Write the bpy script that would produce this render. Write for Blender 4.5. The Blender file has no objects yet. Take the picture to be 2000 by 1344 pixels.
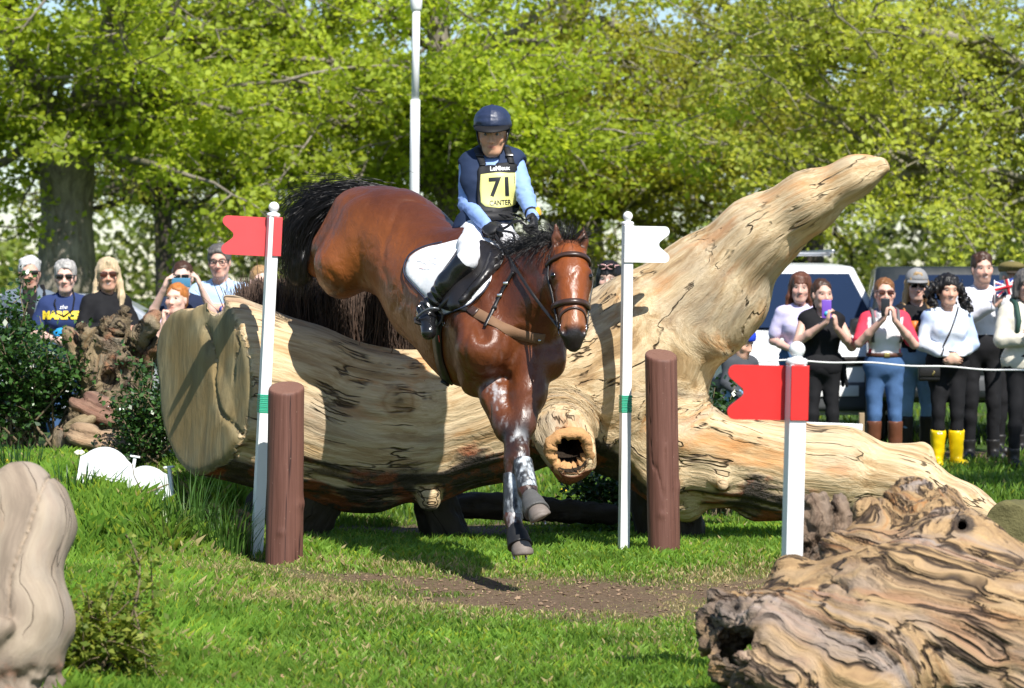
import bpy, bmesh, math, random
import numpy as np
from mathutils import Vector, Matrix
from mathutils.bvhtree import BVHTree
from mathutils.geometry import delaunay_2d_cdt

# ------------------------------------------------------------------ camera, sky, sun, exposure
SC = bpy.context.scene
COL = SC.collection
F, YH, HC = 5600.0, 573.0, 1.5          # focal length in photo pixels, horizon row, eye height
cam_d = bpy.data.cameras.new('camera')
cam_d.sensor_width = 36.0
cam_d.lens = F * 36.0 / 2000.0
cam_d.shift_y = -(672.0 - YH) / 2000.0
cam_d.clip_end = 2000.0
cam_d.dof.use_dof = True
cam_d.dof.focus_distance = 15.4
cam_d.dof.aperture_fstop = 5.0
cam = bpy.data.objects.new('camera', cam_d)
COL.objects.link(cam)
cam.location = (0, 0, HC)
cam.rotation_euler = (math.radians(90), 0, 0)
SC.camera = cam

SUN = Vector((0.38, -0.80, 1.05)).normalized()
wd = bpy.data.worlds.new("World")
SC.world = wd
wd.use_nodes = True
wn = wd.node_tree.nodes
sky = wn.new('ShaderNodeTexSky')
sky.sky_type = 'NISHITA'
sky.sun_disc = False
sky.sun_elevation = math.asin(SUN.z)
sky.sun_rotation = math.atan2(SUN.x, SUN.y)
sky.air_density = 1.0
sky.dust_density = 0.25
sky.ozone_density = 2.6
wd.node_tree.links.new(sky.outputs[0], wn['Background'].inputs[0])
wn['Background'].inputs[1].default_value = 0.09
sun_d = bpy.data.lights.new('sun', 'SUN')
sun_d.energy = 5.0
sun_d.angle = math.radians(0.5)
sun_d.color = (1.0, 0.955, 0.88)
sun = bpy.data.objects.new('sun', sun_d)
COL.objects.link(sun)
sun.rotation_euler = SUN.to_track_quat('Z', 'Y').to_euler()
sun.location = SUN * 60
SC.view_settings.view_transform = 'Standard'
SC.view_settings.look = 'None'
SC.view_settings.exposure = 0.66
SC.view_settings.gamma = 1.0
SC.view_settings.use_curve_mapping = False

random.seed(11)
RNG = np.random.default_rng(11)

# ------------------------------------------------------------------ small maths
def A(*v): return np.array(v, dtype=np.float64)
def W(px, py, Y):
    """the place in the world, Y metres from the camera, that was measured at a photo pixel"""
    return A((px - 1000.0) * Y / F, Y, HC - (py - YH) * Y / F)
def nrm(v):
    v = np.asarray(v, float)
    return v / max(np.linalg.norm(v), 1e-9)
def sstep(x, a=0.0, b=1.0):
    t = np.clip((x - a) / (b - a), 0, 1)
    return t * t * (3 - 2 * t)

def _hash(ix, iy, iz, seed):
    h = (ix * 374761393 + iy * 668265263 + iz * 2147483647 + seed * 974634777) & 0xFFFFFFFF
    h = ((h ^ (h >> 13)) * 1274126177) & 0xFFFFFFFF
    h = ((h ^ (h >> 16)) * 2246822519) & 0xFFFFFFFF
    return ((h ^ (h >> 15)) & 0xFFFF) / 65535.0
def vnoise(P, seed=0):
    P = np.asarray(P, float)
    f = np.floor(P).astype(np.int64)
    t = P - f
    t = t * t * (3 - 2 * t)
    x, y, z = f[:, 0], f[:, 1], f[:, 2]
    out = 0
    for dx in (0, 1):
        wx = t[:, 0] if dx else 1 - t[:, 0]
        for dy in (0, 1):
            wy = t[:, 1] if dy else 1 - t[:, 1]
            for dz in (0, 1):
                wz = t[:, 2] if dz else 1 - t[:, 2]
                out = out + wx * wy * wz * _hash(x + dx, y + dy, z + dz, seed)
    return out * 2 - 1
def fbm(P, octv=3, seed=0):
    a, s, P = 1.0, 0.0, np.asarray(P, float)
    for i in range(octv):
        s = s + a * vnoise(P, seed + i)
        P = P * 2.03 + 7.1
        a *= 0.5
    return s

# ------------------------------------------------------------------ meshes
def fast_mesh(name, V, quads=None, tris=None, smooth=True, col=None, vec=None):
    V = np.asarray(V, np.float32)
    me = bpy.data.meshes.new(name)
    nq = 0 if quads is None else len(quads)
    nt = 0 if tris is None else len(tris)
    me.vertices.add(len(V))
    me.vertices.foreach_set('co', V.ravel())
    loops = []
    if nq: loops.append(np.asarray(quads, np.int32).ravel())
    if nt: loops.append(np.asarray(tris, np.int32).ravel())
    if loops:
        loops = np.concatenate(loops)
        me.loops.add(len(loops))
        me.loops.foreach_set('vertex_index', loops)
        me.polygons.add(nq + nt)
        st = np.concatenate([np.arange(nq) * 4, nq * 4 + np.arange(nt) * 3]).astype(np.int32)
        me.polygons.foreach_set('loop_start', st)
        me.polygons.foreach_set('use_smooth', np.full(nq + nt, smooth, dtype=bool))
    me.update(calc_edges=True)
    me.validate()
    if col is not None:
        c = np.ones((len(V), 4), np.float32)
        c[:, :3] = col
        at = me.color_attributes.new('Col', 'FLOAT_COLOR', 'POINT')
        at.data.foreach_set('color', c.ravel())
    if vec is not None:
        for k, a in vec.items():
            at = me.attributes.new(k, 'FLOAT_VECTOR', 'POINT')
            at.data.foreach_set('vector', np.asarray(a, np.float32).ravel())
    return me

def link(name, me, mat=None, parent=None, world=True):
    o = bpy.data.objects.new(name, me)
    COL.objects.link(o)
    if mat is not None and me is not None:
        if not isinstance(mat, (list, tuple)): mat = [mat]
        for m in mat: me.materials.append(m)
    if parent is not None:
        o.parent = parent
        if world:                       # vertices were given in world space
            o.matrix_parent_inverse = Matrix.Identity(4)
            off = Vector((0, 0, 0))
            p = parent
            while p is not None:
                off += p.location
                p = p.parent
            o.location = -off
    return o

def tag(o, label=None, cat=None, group=None, kind=None):
    if label: o['label'] = label
    if cat: o['category'] = cat
    if group: o['group'] = group
    if kind: o['kind'] = kind
    return o

def thing(name, label, cat, loc=(0, 0, 0), group=None):
    o = bpy.data.objects.new(name, None)
    o.empty_display_size = 0.2
    COL.objects.link(o)
    o.location = Vector([float(c) for c in loc])
    return tag(o, label, cat, group)

class MB:
    """collects vertices and faces of one mesh"""
    def __init__(s): s.V, s.Q, s.T, s.C, s.n = [], [], [], [], 0
    def add(s, V, quads=None, tris=None, col=None):
        V = np.asarray(V, float).reshape(-1, 3)
        if quads is not None and len(quads): s.Q.append(np.asarray(quads, np.int64) + s.n)
        if tris is not None and len(tris): s.T.append(np.asarray(tris, np.int64) + s.n)
        s.V.append(V)
        if col is not None: s.C.append(np.broadcast_to(np.asarray(col, float), (len(V), 3)))
        s.n += len(V)
        return s
    def mesh(s, name, smooth=True):
        V = np.concatenate(s.V)
        Q = np.concatenate(s.Q) if s.Q else None
        T = np.concatenate(s.T) if s.T else None
        C = np.concatenate(s.C) if s.C else None
        return fast_mesh(name, V, Q, T, smooth, C)
    def build(s, name, mat, parent=None, smooth=True):
        return link(name, s.mesh(name, smooth), mat, parent)
    def tube(s, P, R, n=8, col=None, flat=None):
        P = np.asarray(P, float)
        R = np.broadcast_to(np.asarray(R, float), (len(P),))
        m = len(P)
        T = np.gradient(P, axis=0) if m > 1 else np.array([[0, 0, 1.]])
        T /= np.maximum(np.linalg.norm(T, axis=1, keepdims=True), 1e-9)
        up = A(0, 0, 1) if abs(T[0][2]) < .9 else A(1, 0, 0)
        u = nrm(np.cross(T[0], up))
        ang = np.linspace(0, 2 * math.pi, n, endpoint=False)
        V = []
        for i in range(m):
            u = nrm(u - T[i] * np.dot(u, T[i]))
            w = np.cross(T[i], u)
            V.append(P[i] + R[i] * (np.outer(np.cos(ang), u) + np.outer(np.sin(ang), w)))
        V = np.concatenate(V + [P[:1], P[-1:]])
        q = []
        j = np.arange(n)
        for i in range(m - 1):
            q.append(np.stack([i * n + j, i * n + (j + 1) % n, (i + 1) * n + (j + 1) % n, (i + 1) * n + j], 1))
        t = np.concatenate([np.stack([np.full(n, m * n), (j + 1) % n, j], 1),
                            np.stack([np.full(n, m * n + 1), (m - 1) * n + j, (m - 1) * n + (j + 1) % n], 1)])
        return s.add(V, np.concatenate(q) if q else None, t, col)
    def box(s, c, size, R=None, bev=0.0, col=None):
        """bevelled box: centre, full sizes, rotation matrix rows = axes"""
        h = np.asarray(size, float) / 2
        R = np.eye(3) if R is None else np.asarray(R, float)
        bm = bmesh.new()
        bmesh.ops.create_cube(bm, size=2.0)
        for v in bm.verts: v.co = Vector((v.co.x * h[0], v.co.y * h[1], v.co.z * h[2]))
        if bev > 0:
            bmesh.ops.bevel(bm, geom=bm.edges[:], offset=min(bev, h.min() * .95), segments=2, affect='EDGES', profile=.6)
        bmesh.ops.triangulate(bm, faces=bm.faces[:])
        V = np.array([v.co[:] for v in bm.verts])
        bm.verts.index_update()
        T = np.array([[v.index for v in f.verts] for f in bm.faces])
        bm.free()
        return s.add(V @ R + np.asarray(c, float), None, T, col)
    def lathe(s, prof, c=(0, 0, 0), n=24, R=None, col=None):
        prof = np.asarray(prof, float)
        ang = np.linspace(0, 2 * math.pi, n, endpoint=False)
        m = len(prof)
        V = np.concatenate([np.stack([r * np.cos(ang), r * np.sin(ang), np.full(n, z)], 1) for r, z in prof])
        j = np.arange(n)
        q = np.concatenate([np.stack([i * n + j, i * n + (j + 1) % n, (i + 1) * n + (j + 1) % n, (i + 1) * n + j], 1) for i in range(m - 1)])
        if R is not None: V = V @ np.asarray(R, float)
        return s.add(V + np.asarray(c, float), q, None, col)
    def prism(s, poly, y0, y1, R=None, c=(0, 0, 0), col=None):
        """polygon in x,z extruded along y"""
        poly = [Vector((float(p[0]), float(p[1]))) for p in poly]
        n = len(poly)
        r = delaunay_2d_cdt(poly, [], [list(range(n))], 1, 1e-6)
        V2, T = [tuple(v) for v in r[0]], [list(f) for f in r[2]]
        m = len(V2)
        V = np.array([(x, y0, z) for x, z in V2] + [(x, y1, z) for x, z in V2])
        tr = [t for t in T] + [[a + m for a in t[::-1]] for t in T]
        q = []
        idx = {}
        for i, p in enumerate(poly):
            d = [abs(v[0] - p.x) + abs(v[1] - p.y) for v in V2]
            idx[i] = int(np.argmin(d))
        for i in range(n):
            a, b = idx[i], idx[(i + 1) % n]
            q.append([a, a + m, b + m, b])
        if R is not None: V = V @ np.asarray(R, float)
        return s.add(V + np.asarray(c, float), q, tr, col)

def vnormals(V, Q):
    V = np.asarray(V, float)
    Nn = np.zeros_like(V)
    n = np.cross(V[Q[:, 2]] - V[Q[:, 0]], V[Q[:, 3]] - V[Q[:, 1]])
    for k in range(4):
        for c in range(3):
            Nn[:, c] += np.bincount(Q[:, k], weights=n[:, c], minlength=len(V))
    return Nn / np.maximum(np.linalg.norm(Nn, axis=1, keepdims=True), 1e-12)

def surface_nets(D, lo, h):
    S = D < 0
    nx, ny, nz = D.shape
    cnt = np.zeros((nx - 1, ny - 1, nz - 1), np.int8)
    cor = [(i, j, k) for i in (0, 1) for j in (0, 1) for k in (0, 1)]
    for i, j, k in cor:
        cnt += S[i:nx - 1 + i, j:ny - 1 + j, k:nz - 1 + k]
    act = (cnt > 0) & (cnt < 8)
    idx = np.argwhere(act)
    ids = np.full(act.shape, -1, np.int32)
    ids[act] = np.arange(len(idx), dtype=np.int32)
    acc = np.zeros((len(idx), 3)); num = np.zeros(len(idx))
    vals = {c: D[idx[:, 0] + c[0], idx[:, 1] + c[1], idx[:, 2] + c[2]] for c in cor}
    for a in cor:
        for ax in range(3):
            if a[ax]: continue
            b = list(a); b[ax] = 1; b = tuple(b)
            da, db = vals[a], vals[b]
            m = (da < 0) != (db < 0)
            t = da[m] / (da[m] - db[m])
            pos = np.tile(np.array(a, float), (m.sum(), 1))
            pos[:, ax] += t
            acc[m] += pos; num[m] += 1
    V = np.asarray(lo, float) + h * (idx + acc / np.maximum(num, 1)[:, None])
    Q = []
    for ax in range(3):
        o = [(1, 2), (2, 0), (0, 1)][ax]
        sa = [slice(1, -1)] * 3; sb = [slice(1, -1)] * 3
        sa[ax] = slice(0, -1); sb[ax] = slice(1, None)
        s0, s1 = S[tuple(sa)], S[tuple(sb)]
        e = np.argwhere(s0 != s1)
        if not len(e): continue
        inside = s0[tuple(e.T)]
        g = e.copy()
        for q in o: g[:, q] += 1
        def cell(du, dv):
            c = g.copy(); c[:, o[0]] -= du; c[:, o[1]] -= dv
            return ids[tuple(c.T)]
        quad = np.stack([cell(1, 1), cell(0, 1), cell(0, 0), cell(1, 0)], 1)
        quad[~inside] = quad[~inside][:, ::-1]
        Q.append(quad)
    Q = np.concatenate(Q)
    return V, Q[(Q >= 0).all(1)]

class SDF:
    """soft union of round cones and ellipsoids, turned into one continuous surface"""
    def __init__(s): s.P = []
    def cone(s, a, b, ra, rb, k=.03, op=0, flat=None, tagv=None):
        a, b = np.asarray(a, float), np.asarray(b, float)
        f = 1.0 if flat is None else max(1.0, flat[1])
        r = max(ra, rb) * f
        s.P.append(('c', np.minimum(a, b) - r, np.maximum(a, b) + r, k, op, (a, b, ra, rb, flat), tagv)); return s
    def chain(s, pts, k=.03, op=0, flat=None, tagv=None):
        for (p, r), (q, r2) in zip(pts[:-1], pts[1:]): s.cone(p, q, r, r2, k, op, flat, tagv)
        return s
    def ell(s, c, r, R=None, k=.03, op=0, tagv=None):
        c, r = np.asarray(c, float), np.asarray(r, float)
        R = np.eye(3) if R is None else np.asarray(R, float)
        e = np.sqrt(((R * r[:, None]) ** 2).sum(0))
        s.P.append(('e', c - e, c + e, k, op, (c, r, R), tagv)); return s
    def cut(s, p, n, k=.0):
        s.P.append(('p', None, None, k, 2, (np.asarray(p, float), nrm(n)), None)); return s
    @staticmethod
    def dist(pr, X):
        kind, d = pr[0], pr[5]
        if kind == 'c':
            a, b, ra, rb, flat = d
            ab = (b - a).astype(np.float32)
            L = max(float(ab @ ab), 1e-12)
            pa = X - a.astype(np.float32)
            t = np.clip((pa @ ab) / L, 0, 1)
            q = pa - t[..., None] * ab
            if flat is not None:
                ax = nrm(flat[0]).astype(np.float32)
                c = q @ ax
                q = q + (c * (1 / flat[1] - 1))[..., None] * ax
                return (np.sqrt((q * q).sum(-1)) - (ra + (rb - ra) * t)) * min(1.0, flat[1])
            return np.sqrt((q * q).sum(-1)) - (ra + (rb - ra) * t)
        if kind == 'e':
            c, r, R = d
            p = (X - c.astype(np.float32)) @ R.T.astype(np.float32)
            k0 = np.sqrt(((p / r.astype(np.float32)) ** 2).sum(-1))
            k1 = np.sqrt(((p / (r * r).astype(np.float32)) ** 2).sum(-1))
            return k0 * (k0 - 1) / np.maximum(k1, 1e-6)
        p, n = d
        return (X - p.astype(np.float32)) @ n.astype(np.float32)
    def grid(s, res, pad=0.03):
        los = np.min([p[1] for p in s.P if p[0] != 'p' and p[4] == 0], axis=0) - pad - res * 2
        his = np.max([p[2] for p in s.P if p[0] != 'p' and p[4] == 0], axis=0) + pad + res * 2
        n = np.ceil((his - los) / res).astype(int) + 1
        D = np.full(n, 0.5, np.float32)
        ax = [(los[i] + res * np.arange(n[i])).astype(np.float32) for i in range(3)]
        for pr in s.P:
            kind, lo, hi, k, op = pr[:5]
            if kind == 'p':
                X = np.stack(np.meshgrid(*ax, indexing='ij'), -1)
                d = SDF.dist(pr, X)
                if k > 0:
                    hh = np.maximum(k - np.abs(D - d), 0) / k
                    D = np.maximum(D, d) + hh * hh * k * .25
                else: D = np.maximum(D, d)
                continue
            m = k + 2.5 * res
            i0 = np.clip(np.floor((lo - m - los) / res).astype(int), 0, n)
            i1 = np.clip(np.ceil((hi + m - los) / res).astype(int) + 1, 0, n)
            if (i1 <= i0).any(): continue
            sl = tuple(slice(i0[i], i1[i]) for i in range(3))
            X = np.stack(np.meshgrid(*[ax[i][sl[i]] for i in range(3)], indexing='ij'), -1)
            d = SDF.dist(pr, X)
            c = D[sl]
            kk = max(k, 1e-6)
            if op == 0:
                hh = np.maximum(kk - np.abs(c - d), 0) / kk
                D[sl] = np.minimum(c, d) - hh * hh * kk * .25
            else:
                d = -d
                hh = np.maximum(kk - np.abs(c - d), 0) / kk
                D[sl] = np.maximum(c, d) + hh * hh * kk * .25
        return D, los
    def verts(s, res, smooth=0):
        D, lo = s.grid(res)
        V, Q = surface_nets(D, lo, res)
        for _ in range(smooth):
            acc = np.zeros_like(V); cn = np.zeros(len(V))
            for a, b in ((0, 1), (1, 2), (2, 3), (3, 0)):
                for c in range(3):
                    acc[:, c] += np.bincount(Q[:, a], weights=V[Q[:, b], c], minlength=len(V))
                    acc[:, c] += np.bincount(Q[:, b], weights=V[Q[:, a], c], minlength=len(V))
                cn += np.bincount(Q[:, a], minlength=len(V)) + np.bincount(Q[:, b], minlength=len(V))
            V = V * .45 + .55 * acc / np.maximum(cn, 1)[:, None]
        return V, Q
    def build(s, name, mat, parent, res, smooth=1, disp=None, colfn=None, vec=None):
        V, Q = s.verts(res, smooth)
        if disp is not None:
            V = V + vnormals(V, Q) * disp(V)[:, None]
        col = colfn(V, vnormals(V, Q)) if colfn is not None else None
        me = fast_mesh(name, V, Q, None, True, col, vec(V) if vec else None)
        return link(name, me, mat, parent)

def bvh_of(*objs):
    vs, fs, n = [], [], 0
    for o in objs:
        off = Vector(o.location)
        p = o.parent
        while p is not None:
            off += p.location; p = p.parent
        off = np.array(off[:])
        me = o.data
        co = np.empty(len(me.vertices) * 3, np.float32)
        me.vertices.foreach_get('co', co)
        co = co.reshape(-1, 3) + off
        vs += [tuple(c) for c in co.tolist()]
        fs += [[v + n for v in p.vertices] for p in me.polygons]
        n += len(co)
    return BVHTree.FromPolygons(vs, fs)

# ------------------------------------------------------------------ materials
class NT:
    def __init__(s, name):
        s.m = bpy.data.materials.new(name)
        s.m.use_nodes = True
        s.t = s.m.node_tree
        s.t.nodes.clear()
        s.out = s.n('ShaderNodeOutputMaterial')
    def n(s, typ, **kw):
        nd = s.t.nodes.new(typ)
        for k, v in kw.items():
            if k.startswith('i_'):
                key = k[2:].replace('_', ' ')
                sock = nd.inputs[key] if key in nd.inputs else nd.inputs[int(key)]
                if isinstance(v, bpy.types.NodeSocket): s.t.links.new(v, sock)
                else: sock.default_value = v
            else: setattr(nd, k, v)
        return nd
    def l(s, a, b): s.t.links.new(a, b)
    def ramp(s, fac, stops, mode='LINEAR'):
        r = s.n('ShaderNodeValToRGB')
        r.color_ramp.interpolation = mode
        e = r.color_ramp.elements
        while len(e) < len(stops): e.new(0.5)
        for el, (p, c) in zip(e, stops):
            el.position = p
            el.color = (*c, 1) if len(c) == 3 else c
        s.l(fac, r.inputs[0])
        return r.outputs[0]
    def noise(s, vec, scale, detail=4, rough=.6, dist=0.0):
        nd = s.n('ShaderNodeTexNoise')
        nd.inputs['Scale'].default_value = scale
        nd.inputs['Detail'].default_value = detail
        nd.inputs['Roughness'].default_value = rough
        nd.inputs['Distortion'].default_value = dist
        if vec is not None: s.l(vec, nd.inputs['Vector'])
        return nd.outputs['Fac']
    def mix(s, fac, a, b, blend='MIX'):
        nd = s.n('ShaderNodeMix', data_type='RGBA', blend_type=blend)
        for sock, v in ((nd.inputs[0], fac), (nd.inputs[6], a), (nd.inputs[7], b)):
            if isinstance(v, bpy.types.NodeSocket): s.l(v, sock)
            elif isinstance(v, (int, float)): sock.default_value = v
            else: sock.default_value = (*v, 1)
        return nd.outputs[2]
    def math(s, op, a, b=0.0, c=None):
        nd = s.n('ShaderNodeMath', operation=op)
        for i, v in enumerate((a, b) if c is None else (a, b, c)):
            if isinstance(v, bpy.types.NodeSocket): s.l(v, nd.inputs[i])
            else: nd.inputs[i].default_value = v
        return nd.outputs[0]
    def attr(s, name, out='Color'):
        return s.n('ShaderNodeAttribute', attribute_name=name).outputs[out]
    def obj(s): return s.n('ShaderNodeTexCoord').outputs['Object']
    def mapping(s, vec, scale):
        nd = s.n('ShaderNodeMapping')
        s.l(vec, nd.inputs[0]); nd.inputs['Scale'].default_value = scale
        return nd.outputs[0]
    def bump(s, h, strength=.3, dist=.01, normal=None):
        nd = s.n('ShaderNodeBump')
        nd.inputs['Strength'].default_value = strength
        nd.inputs['Distance'].default_value = dist
        s.l(h, nd.inputs['Height'])
        if normal is not None: s.l(normal, nd.inputs['Normal'])
        return nd.outputs[0]
    def pbsdf(s, color, rough=.6, spec=.5, metal=0.0, normal=None, coat=0.0, coat_rough=.1, sheen=0.0, sss=0.0, link=True, trans=0.0):
        b = s.n('ShaderNodeBsdfPrincipled')
        def put(k, v):
            if isinstance(v, bpy.types.NodeSocket): s.l(v, b.inputs[k])
            elif isinstance(v, (tuple, list)): b.inputs[k].default_value = (*v, 1)
            else: b.inputs[k].default_value = v
        put('Base Color', color); put('Roughness', rough); put('Specular IOR Level', spec); put('Metallic', metal)
        put('Coat Weight', coat); put('Coat Roughness', coat_rough); put('Sheen Weight', sheen)
        put('Transmission Weight', trans)
        if sss:
            put('Subsurface Weight', sss); b.inputs['Subsurface Radius'].default_value = (.012, .005, .003); b.inputs['Subsurface Scale'].default_value = 1.0
        if normal is not None: s.l(normal, b.inputs['Normal'])
        if link: s.l(b.outputs[0], s.out.inputs[0])
        return b.outputs[0]

_mats = {}
def plain(name, col, rough=.6, spec=.5, var=.12, scale=25., bump=.15, bscale=120., bdist=.002, metal=0.0, coat=0.0, sheen=0.0, attr=False, sss=0.0, stretch=(1, 1, 1)):
    """a surface of one colour with wear, mottling and fine relief"""
    if name in _mats: return _mats[name]
    t = NT(name)
    co = t.mapping(t.obj(), stretch)
    base = t.attr('Col') if attr else None
    c = col if not attr else None
    n1 = t.noise(co, scale, 4, .65)
    lo = t.math('MULTIPLY_ADD', n1, var * 2, 1 - var)
    comb = t.n('ShaderNodeCombineColor')
    for i in range(3): t.l(lo, comb.inputs[i])
    colr = t.mix(1.0, base if attr else c, comb.outputs[0], 'MULTIPLY')
    nrmal = None
    if bump: nrmal = t.bump(t.noise(co, bscale, 3, .6), bump, bdist)
    r = t.math('MULTIPLY_ADD', t.noise(co, scale * 1.7, 3), .2, rough - .1)
    t.pbsdf(colr, r, spec, metal, nrmal, coat, .15, sheen, sss)
    _mats[name] = t.m
    return t.m

def leafmat(name, trans=.35, rough=.5, spec=.35, tcol=(1.25, 1.15, .5)):
    if name in _mats: return _mats[name]
    t = NT(name)
    c = t.attr('Col')
    p = t.pbsdf(c, rough, spec, link=False)
    tr = t.n('ShaderNodeBsdfTranslucent')
    t.l(t.mix(1.0, c, tcol, 'MULTIPLY'), tr.inputs[0])
    mx = t.n('ShaderNodeMixShader'); mx.inputs[0].default_value = trans
    t.l(p, mx.inputs[1]); t.l(tr.outputs[0], mx.inputs[2]); t.l(mx.outputs[0], t.out.inputs[0])
    _mats[name] = t.m
    return t.m
# ================================================================== ground, grass, trees
def ground_z(x, y):
    x = np.asarray(x, float); y = np.asarray(y, float)
    b = .46 * sstep(-x, 1.25, 2.2) * sstep(y, 15.7, 19.2) * (1 - sstep(y, 21.0, 25.0))
    und = .018 * fbm(np.stack([x * .8, y * .8, x * 0], -1).reshape(-1, 3), 3, 5).reshape(x.shape)
    return b + und * (1 - sstep(np.abs(y - 16), 20, 60))
def blob(x, y, cx, cy, rx, ry):
    return np.clip(1.25 - np.sqrt(((x - cx) / rx) ** 2 + ((y - cy) / ry) ** 2), 0, 1)
def dirt_shade_mask(x, y):
    n = fbm(np.stack([x * 3, y * 3, x * 0], -1).reshape(-1, 3), 3, 21).reshape(x.shape)
    n2 = fbm(np.stack([x * 14, y * 9, x * 0], -1).reshape(-1, 3), 2, 31).reshape(x.shape)
    d = np.maximum.reduce([blob(x, y, .25, 14.2, .85, 1.15), blob(x, y, 1.15, 14.3, .7, 1.1), blob(x, y, -.25, 14.7, .5, .6),
                           .85 * blob(x, y, -.78, 15.0, .24, .4), .8 * blob(x, y, 1.2, 13.3, .5, .5)])
    d = np.maximum(d, 1.0 * blob(x, y, -.45, 17.95, 1.15, .85))  # bare soil under the log, also put in to darken its shaded ground
    # the trodden trail on the bank
    tx = -2.15 + (17.6 - y) * .42
    d = np.maximum(d, .62 * np.clip(1 - np.abs(x - tx) / .22, 0, 1) * sstep(y, 14.2, 15.4) * (1 - sstep(y, 17.6, 18.2)))
    tr = np.clip(1 - np.abs(y - 26.4) / 1.2, 0, 1) * sstep(x, 2.0, 3.0)
    d = np.maximum(d, tr * 1.3)
    return np.clip(d * 1.45 + .42 * n * (d > 0.02) + .3 * n2 * (d > .02) - .12, 0, 1)
def dry_mask(x, y):
    n = fbm(np.stack([x * 1.6, y * 1.6, x * 0], -1).reshape(-1, 3), 3, 41).reshape(x.shape)
    d = 1.25 * np.exp(-((y - 14.3) / 1.15) ** 2) * sstep(x, -2.4, -.8)
    d = np.maximum(d, .55 * np.clip(1 - np.abs(x - (-2.15 + (17.6 - y) * .42)) / .5, 0, 1) * sstep(y, 13.8, 15) * (1 - sstep(y, 17.8, 18.4)))
    return np.clip(d * (.78 + .5 * n) + .12 * n, 0, 1)

xs = np.concatenate([-6 - np.geomspace(.3, 300, 26)[::-1], np.arange(-6, 6.01, .11), 6 + np.geomspace(.3, 300, 26)])
ys = np.concatenate([8 - np.geomspace(.4, 60, 16)[::-1], np.arange(8, 28.01, .14), 28 + np.geomspace(.4, 700, 40)])
GX, GY = np.meshgrid(xs, ys, indexing='ij')
GZ = ground_z(GX, GY)
nX, nY = GX.shape
ii = np.arange(nX * nY).reshape(nX, nY)
gq = np.stack([ii[:-1, :-1], ii[1:, :-1], ii[1:, 1:], ii[:-1, 1:]], -1).reshape(-1, 4)
gd = dirt_shade_mask(GX, GY).ravel(); gy_ = dry_mask(GX, GY).ravel()
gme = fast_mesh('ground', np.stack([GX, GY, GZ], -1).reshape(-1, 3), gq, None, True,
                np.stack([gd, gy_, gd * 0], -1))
def ground_material():
    t = NT('soil_and_turf')
    sep = t.n('ShaderNodeSeparateColor'); t.l(t.attr('Col'), sep.inputs[0])
    o = t.obj()
    n1, n2, n3 = t.noise(o, 6, 5, .7), t.noise(o, 45, 4, .7), t.noise(o, 160, 3, .7)
    turf = t.ramp(n1, [(.3, (.028, .06, .010)), (.7, (.055, .095, .02))])
    straw = t.ramp(n2, [(.25, (.09, .085, .035)), (.75, (.22, .18, .085))])
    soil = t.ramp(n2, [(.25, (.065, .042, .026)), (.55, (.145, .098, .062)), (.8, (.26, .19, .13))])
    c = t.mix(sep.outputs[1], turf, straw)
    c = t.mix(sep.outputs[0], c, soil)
    b = t.bump(n3, .6, .006, t.bump(n2, .7, .02))
    t.pbsdf(c, .95, .2, normal=b)
    return t.m
ground = tag(link('ground', gme, ground_material()), kind='structure')

def blades(N, xr, yr, hfun, wid, seed, keep=None, colfn=None, curve=.5):
    r = np.random.default_rng(seed)
    y = np.sqrt(r.uniform(yr[0] ** 2, yr[1] ** 2, N))
    x = r.uniform(-1, 1, N) * xr if np.isscalar(xr) else r.uniform(xr[0], xr[1], N)
    if np.isscalar(xr): x = r.uniform(-1, 1, N) * (xr * y)
    if keep is not None:
        m = r.random(N) < keep(x, y)
        x, y = x[m], y[m]
    n = len(x)
    z = ground_z(x, y) - .004
    h = hfun(x, y) * r.uniform(.45, 1.25, n)
    a = r.uniform(0, 2 * math.pi, n)
    lean = r.uniform(.1, 1.0, n) * curve
    dx, dy = np.cos(a), np.sin(a)
    ta = r.uniform(0, 2 * math.pi, n)
    w = wid * r.uniform(.6, 1.3, n) * (y / 14.0) ** .7
    sx, sy = np.cos(ta) * w, np.sin(ta) * w
    b0 = np.stack([x - sx, y - sy, z], 1); b1 = np.stack([x + sx, y + sy, z], 1)
    mx, my, mz = x + dx * h * lean * .35, y + dy * h * lean * .35, z + h * .62
    m0 = np.stack([mx - sx * .75, my - sy * .75, mz], 1); m1 = np.stack([mx + sx * 1.1, my + sy * 1.1, mz], 1)
    tp = np.stack([x + dx * h * lean, y + dy * h * lean, z + h * (1 - .25 * lean)], 1)
    V = np.stack([b0, b1, m1, tp], 1).reshape(-1, 3)
    i = np.arange(n) * 4
    Q = None; T = np.concatenate([np.stack([i, i + 1, i + 2], 1), np.stack([i, i + 2, i + 3], 1)])
    C = np.repeat(colfn(x, y, r), 4, axis=0).reshape(n, 4, 3)
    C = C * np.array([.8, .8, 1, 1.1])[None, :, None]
    return V, Q, T, C.reshape(-1, 3)
def grass_col(x, y, r):
    n = len(x)
    v = r.random(n)[:, None]
    g = np.array([.105, .235, .022]) * (1 - v) + np.array([.22, .37, .05]) * v
    patch = (.5 + .5 * fbm(np.stack([x * 2.2, y * 2.2, x * 0], 1), 3, 61))[:, None]
    g = g * (.72 + .55 * patch)
    y_ = (r.random(n) < .08 + .1 * patch[:, 0])[:, None]
    g = np.where(y_, g * np.array([1.7, 1.2, .9]), g)
    d = dry_mask(x, y)
    s = (r.random(n) < d * .85)[:, None]
    g = g * (1 - .55 * d[:, None]) + np.array([.20, .215, .06]) * .55 * d[:, None]
    st = np.array([.46, .38, .185]) * r.uniform(.55, 1.35, n)[:, None]
    return np.where(s, st, g)
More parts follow.
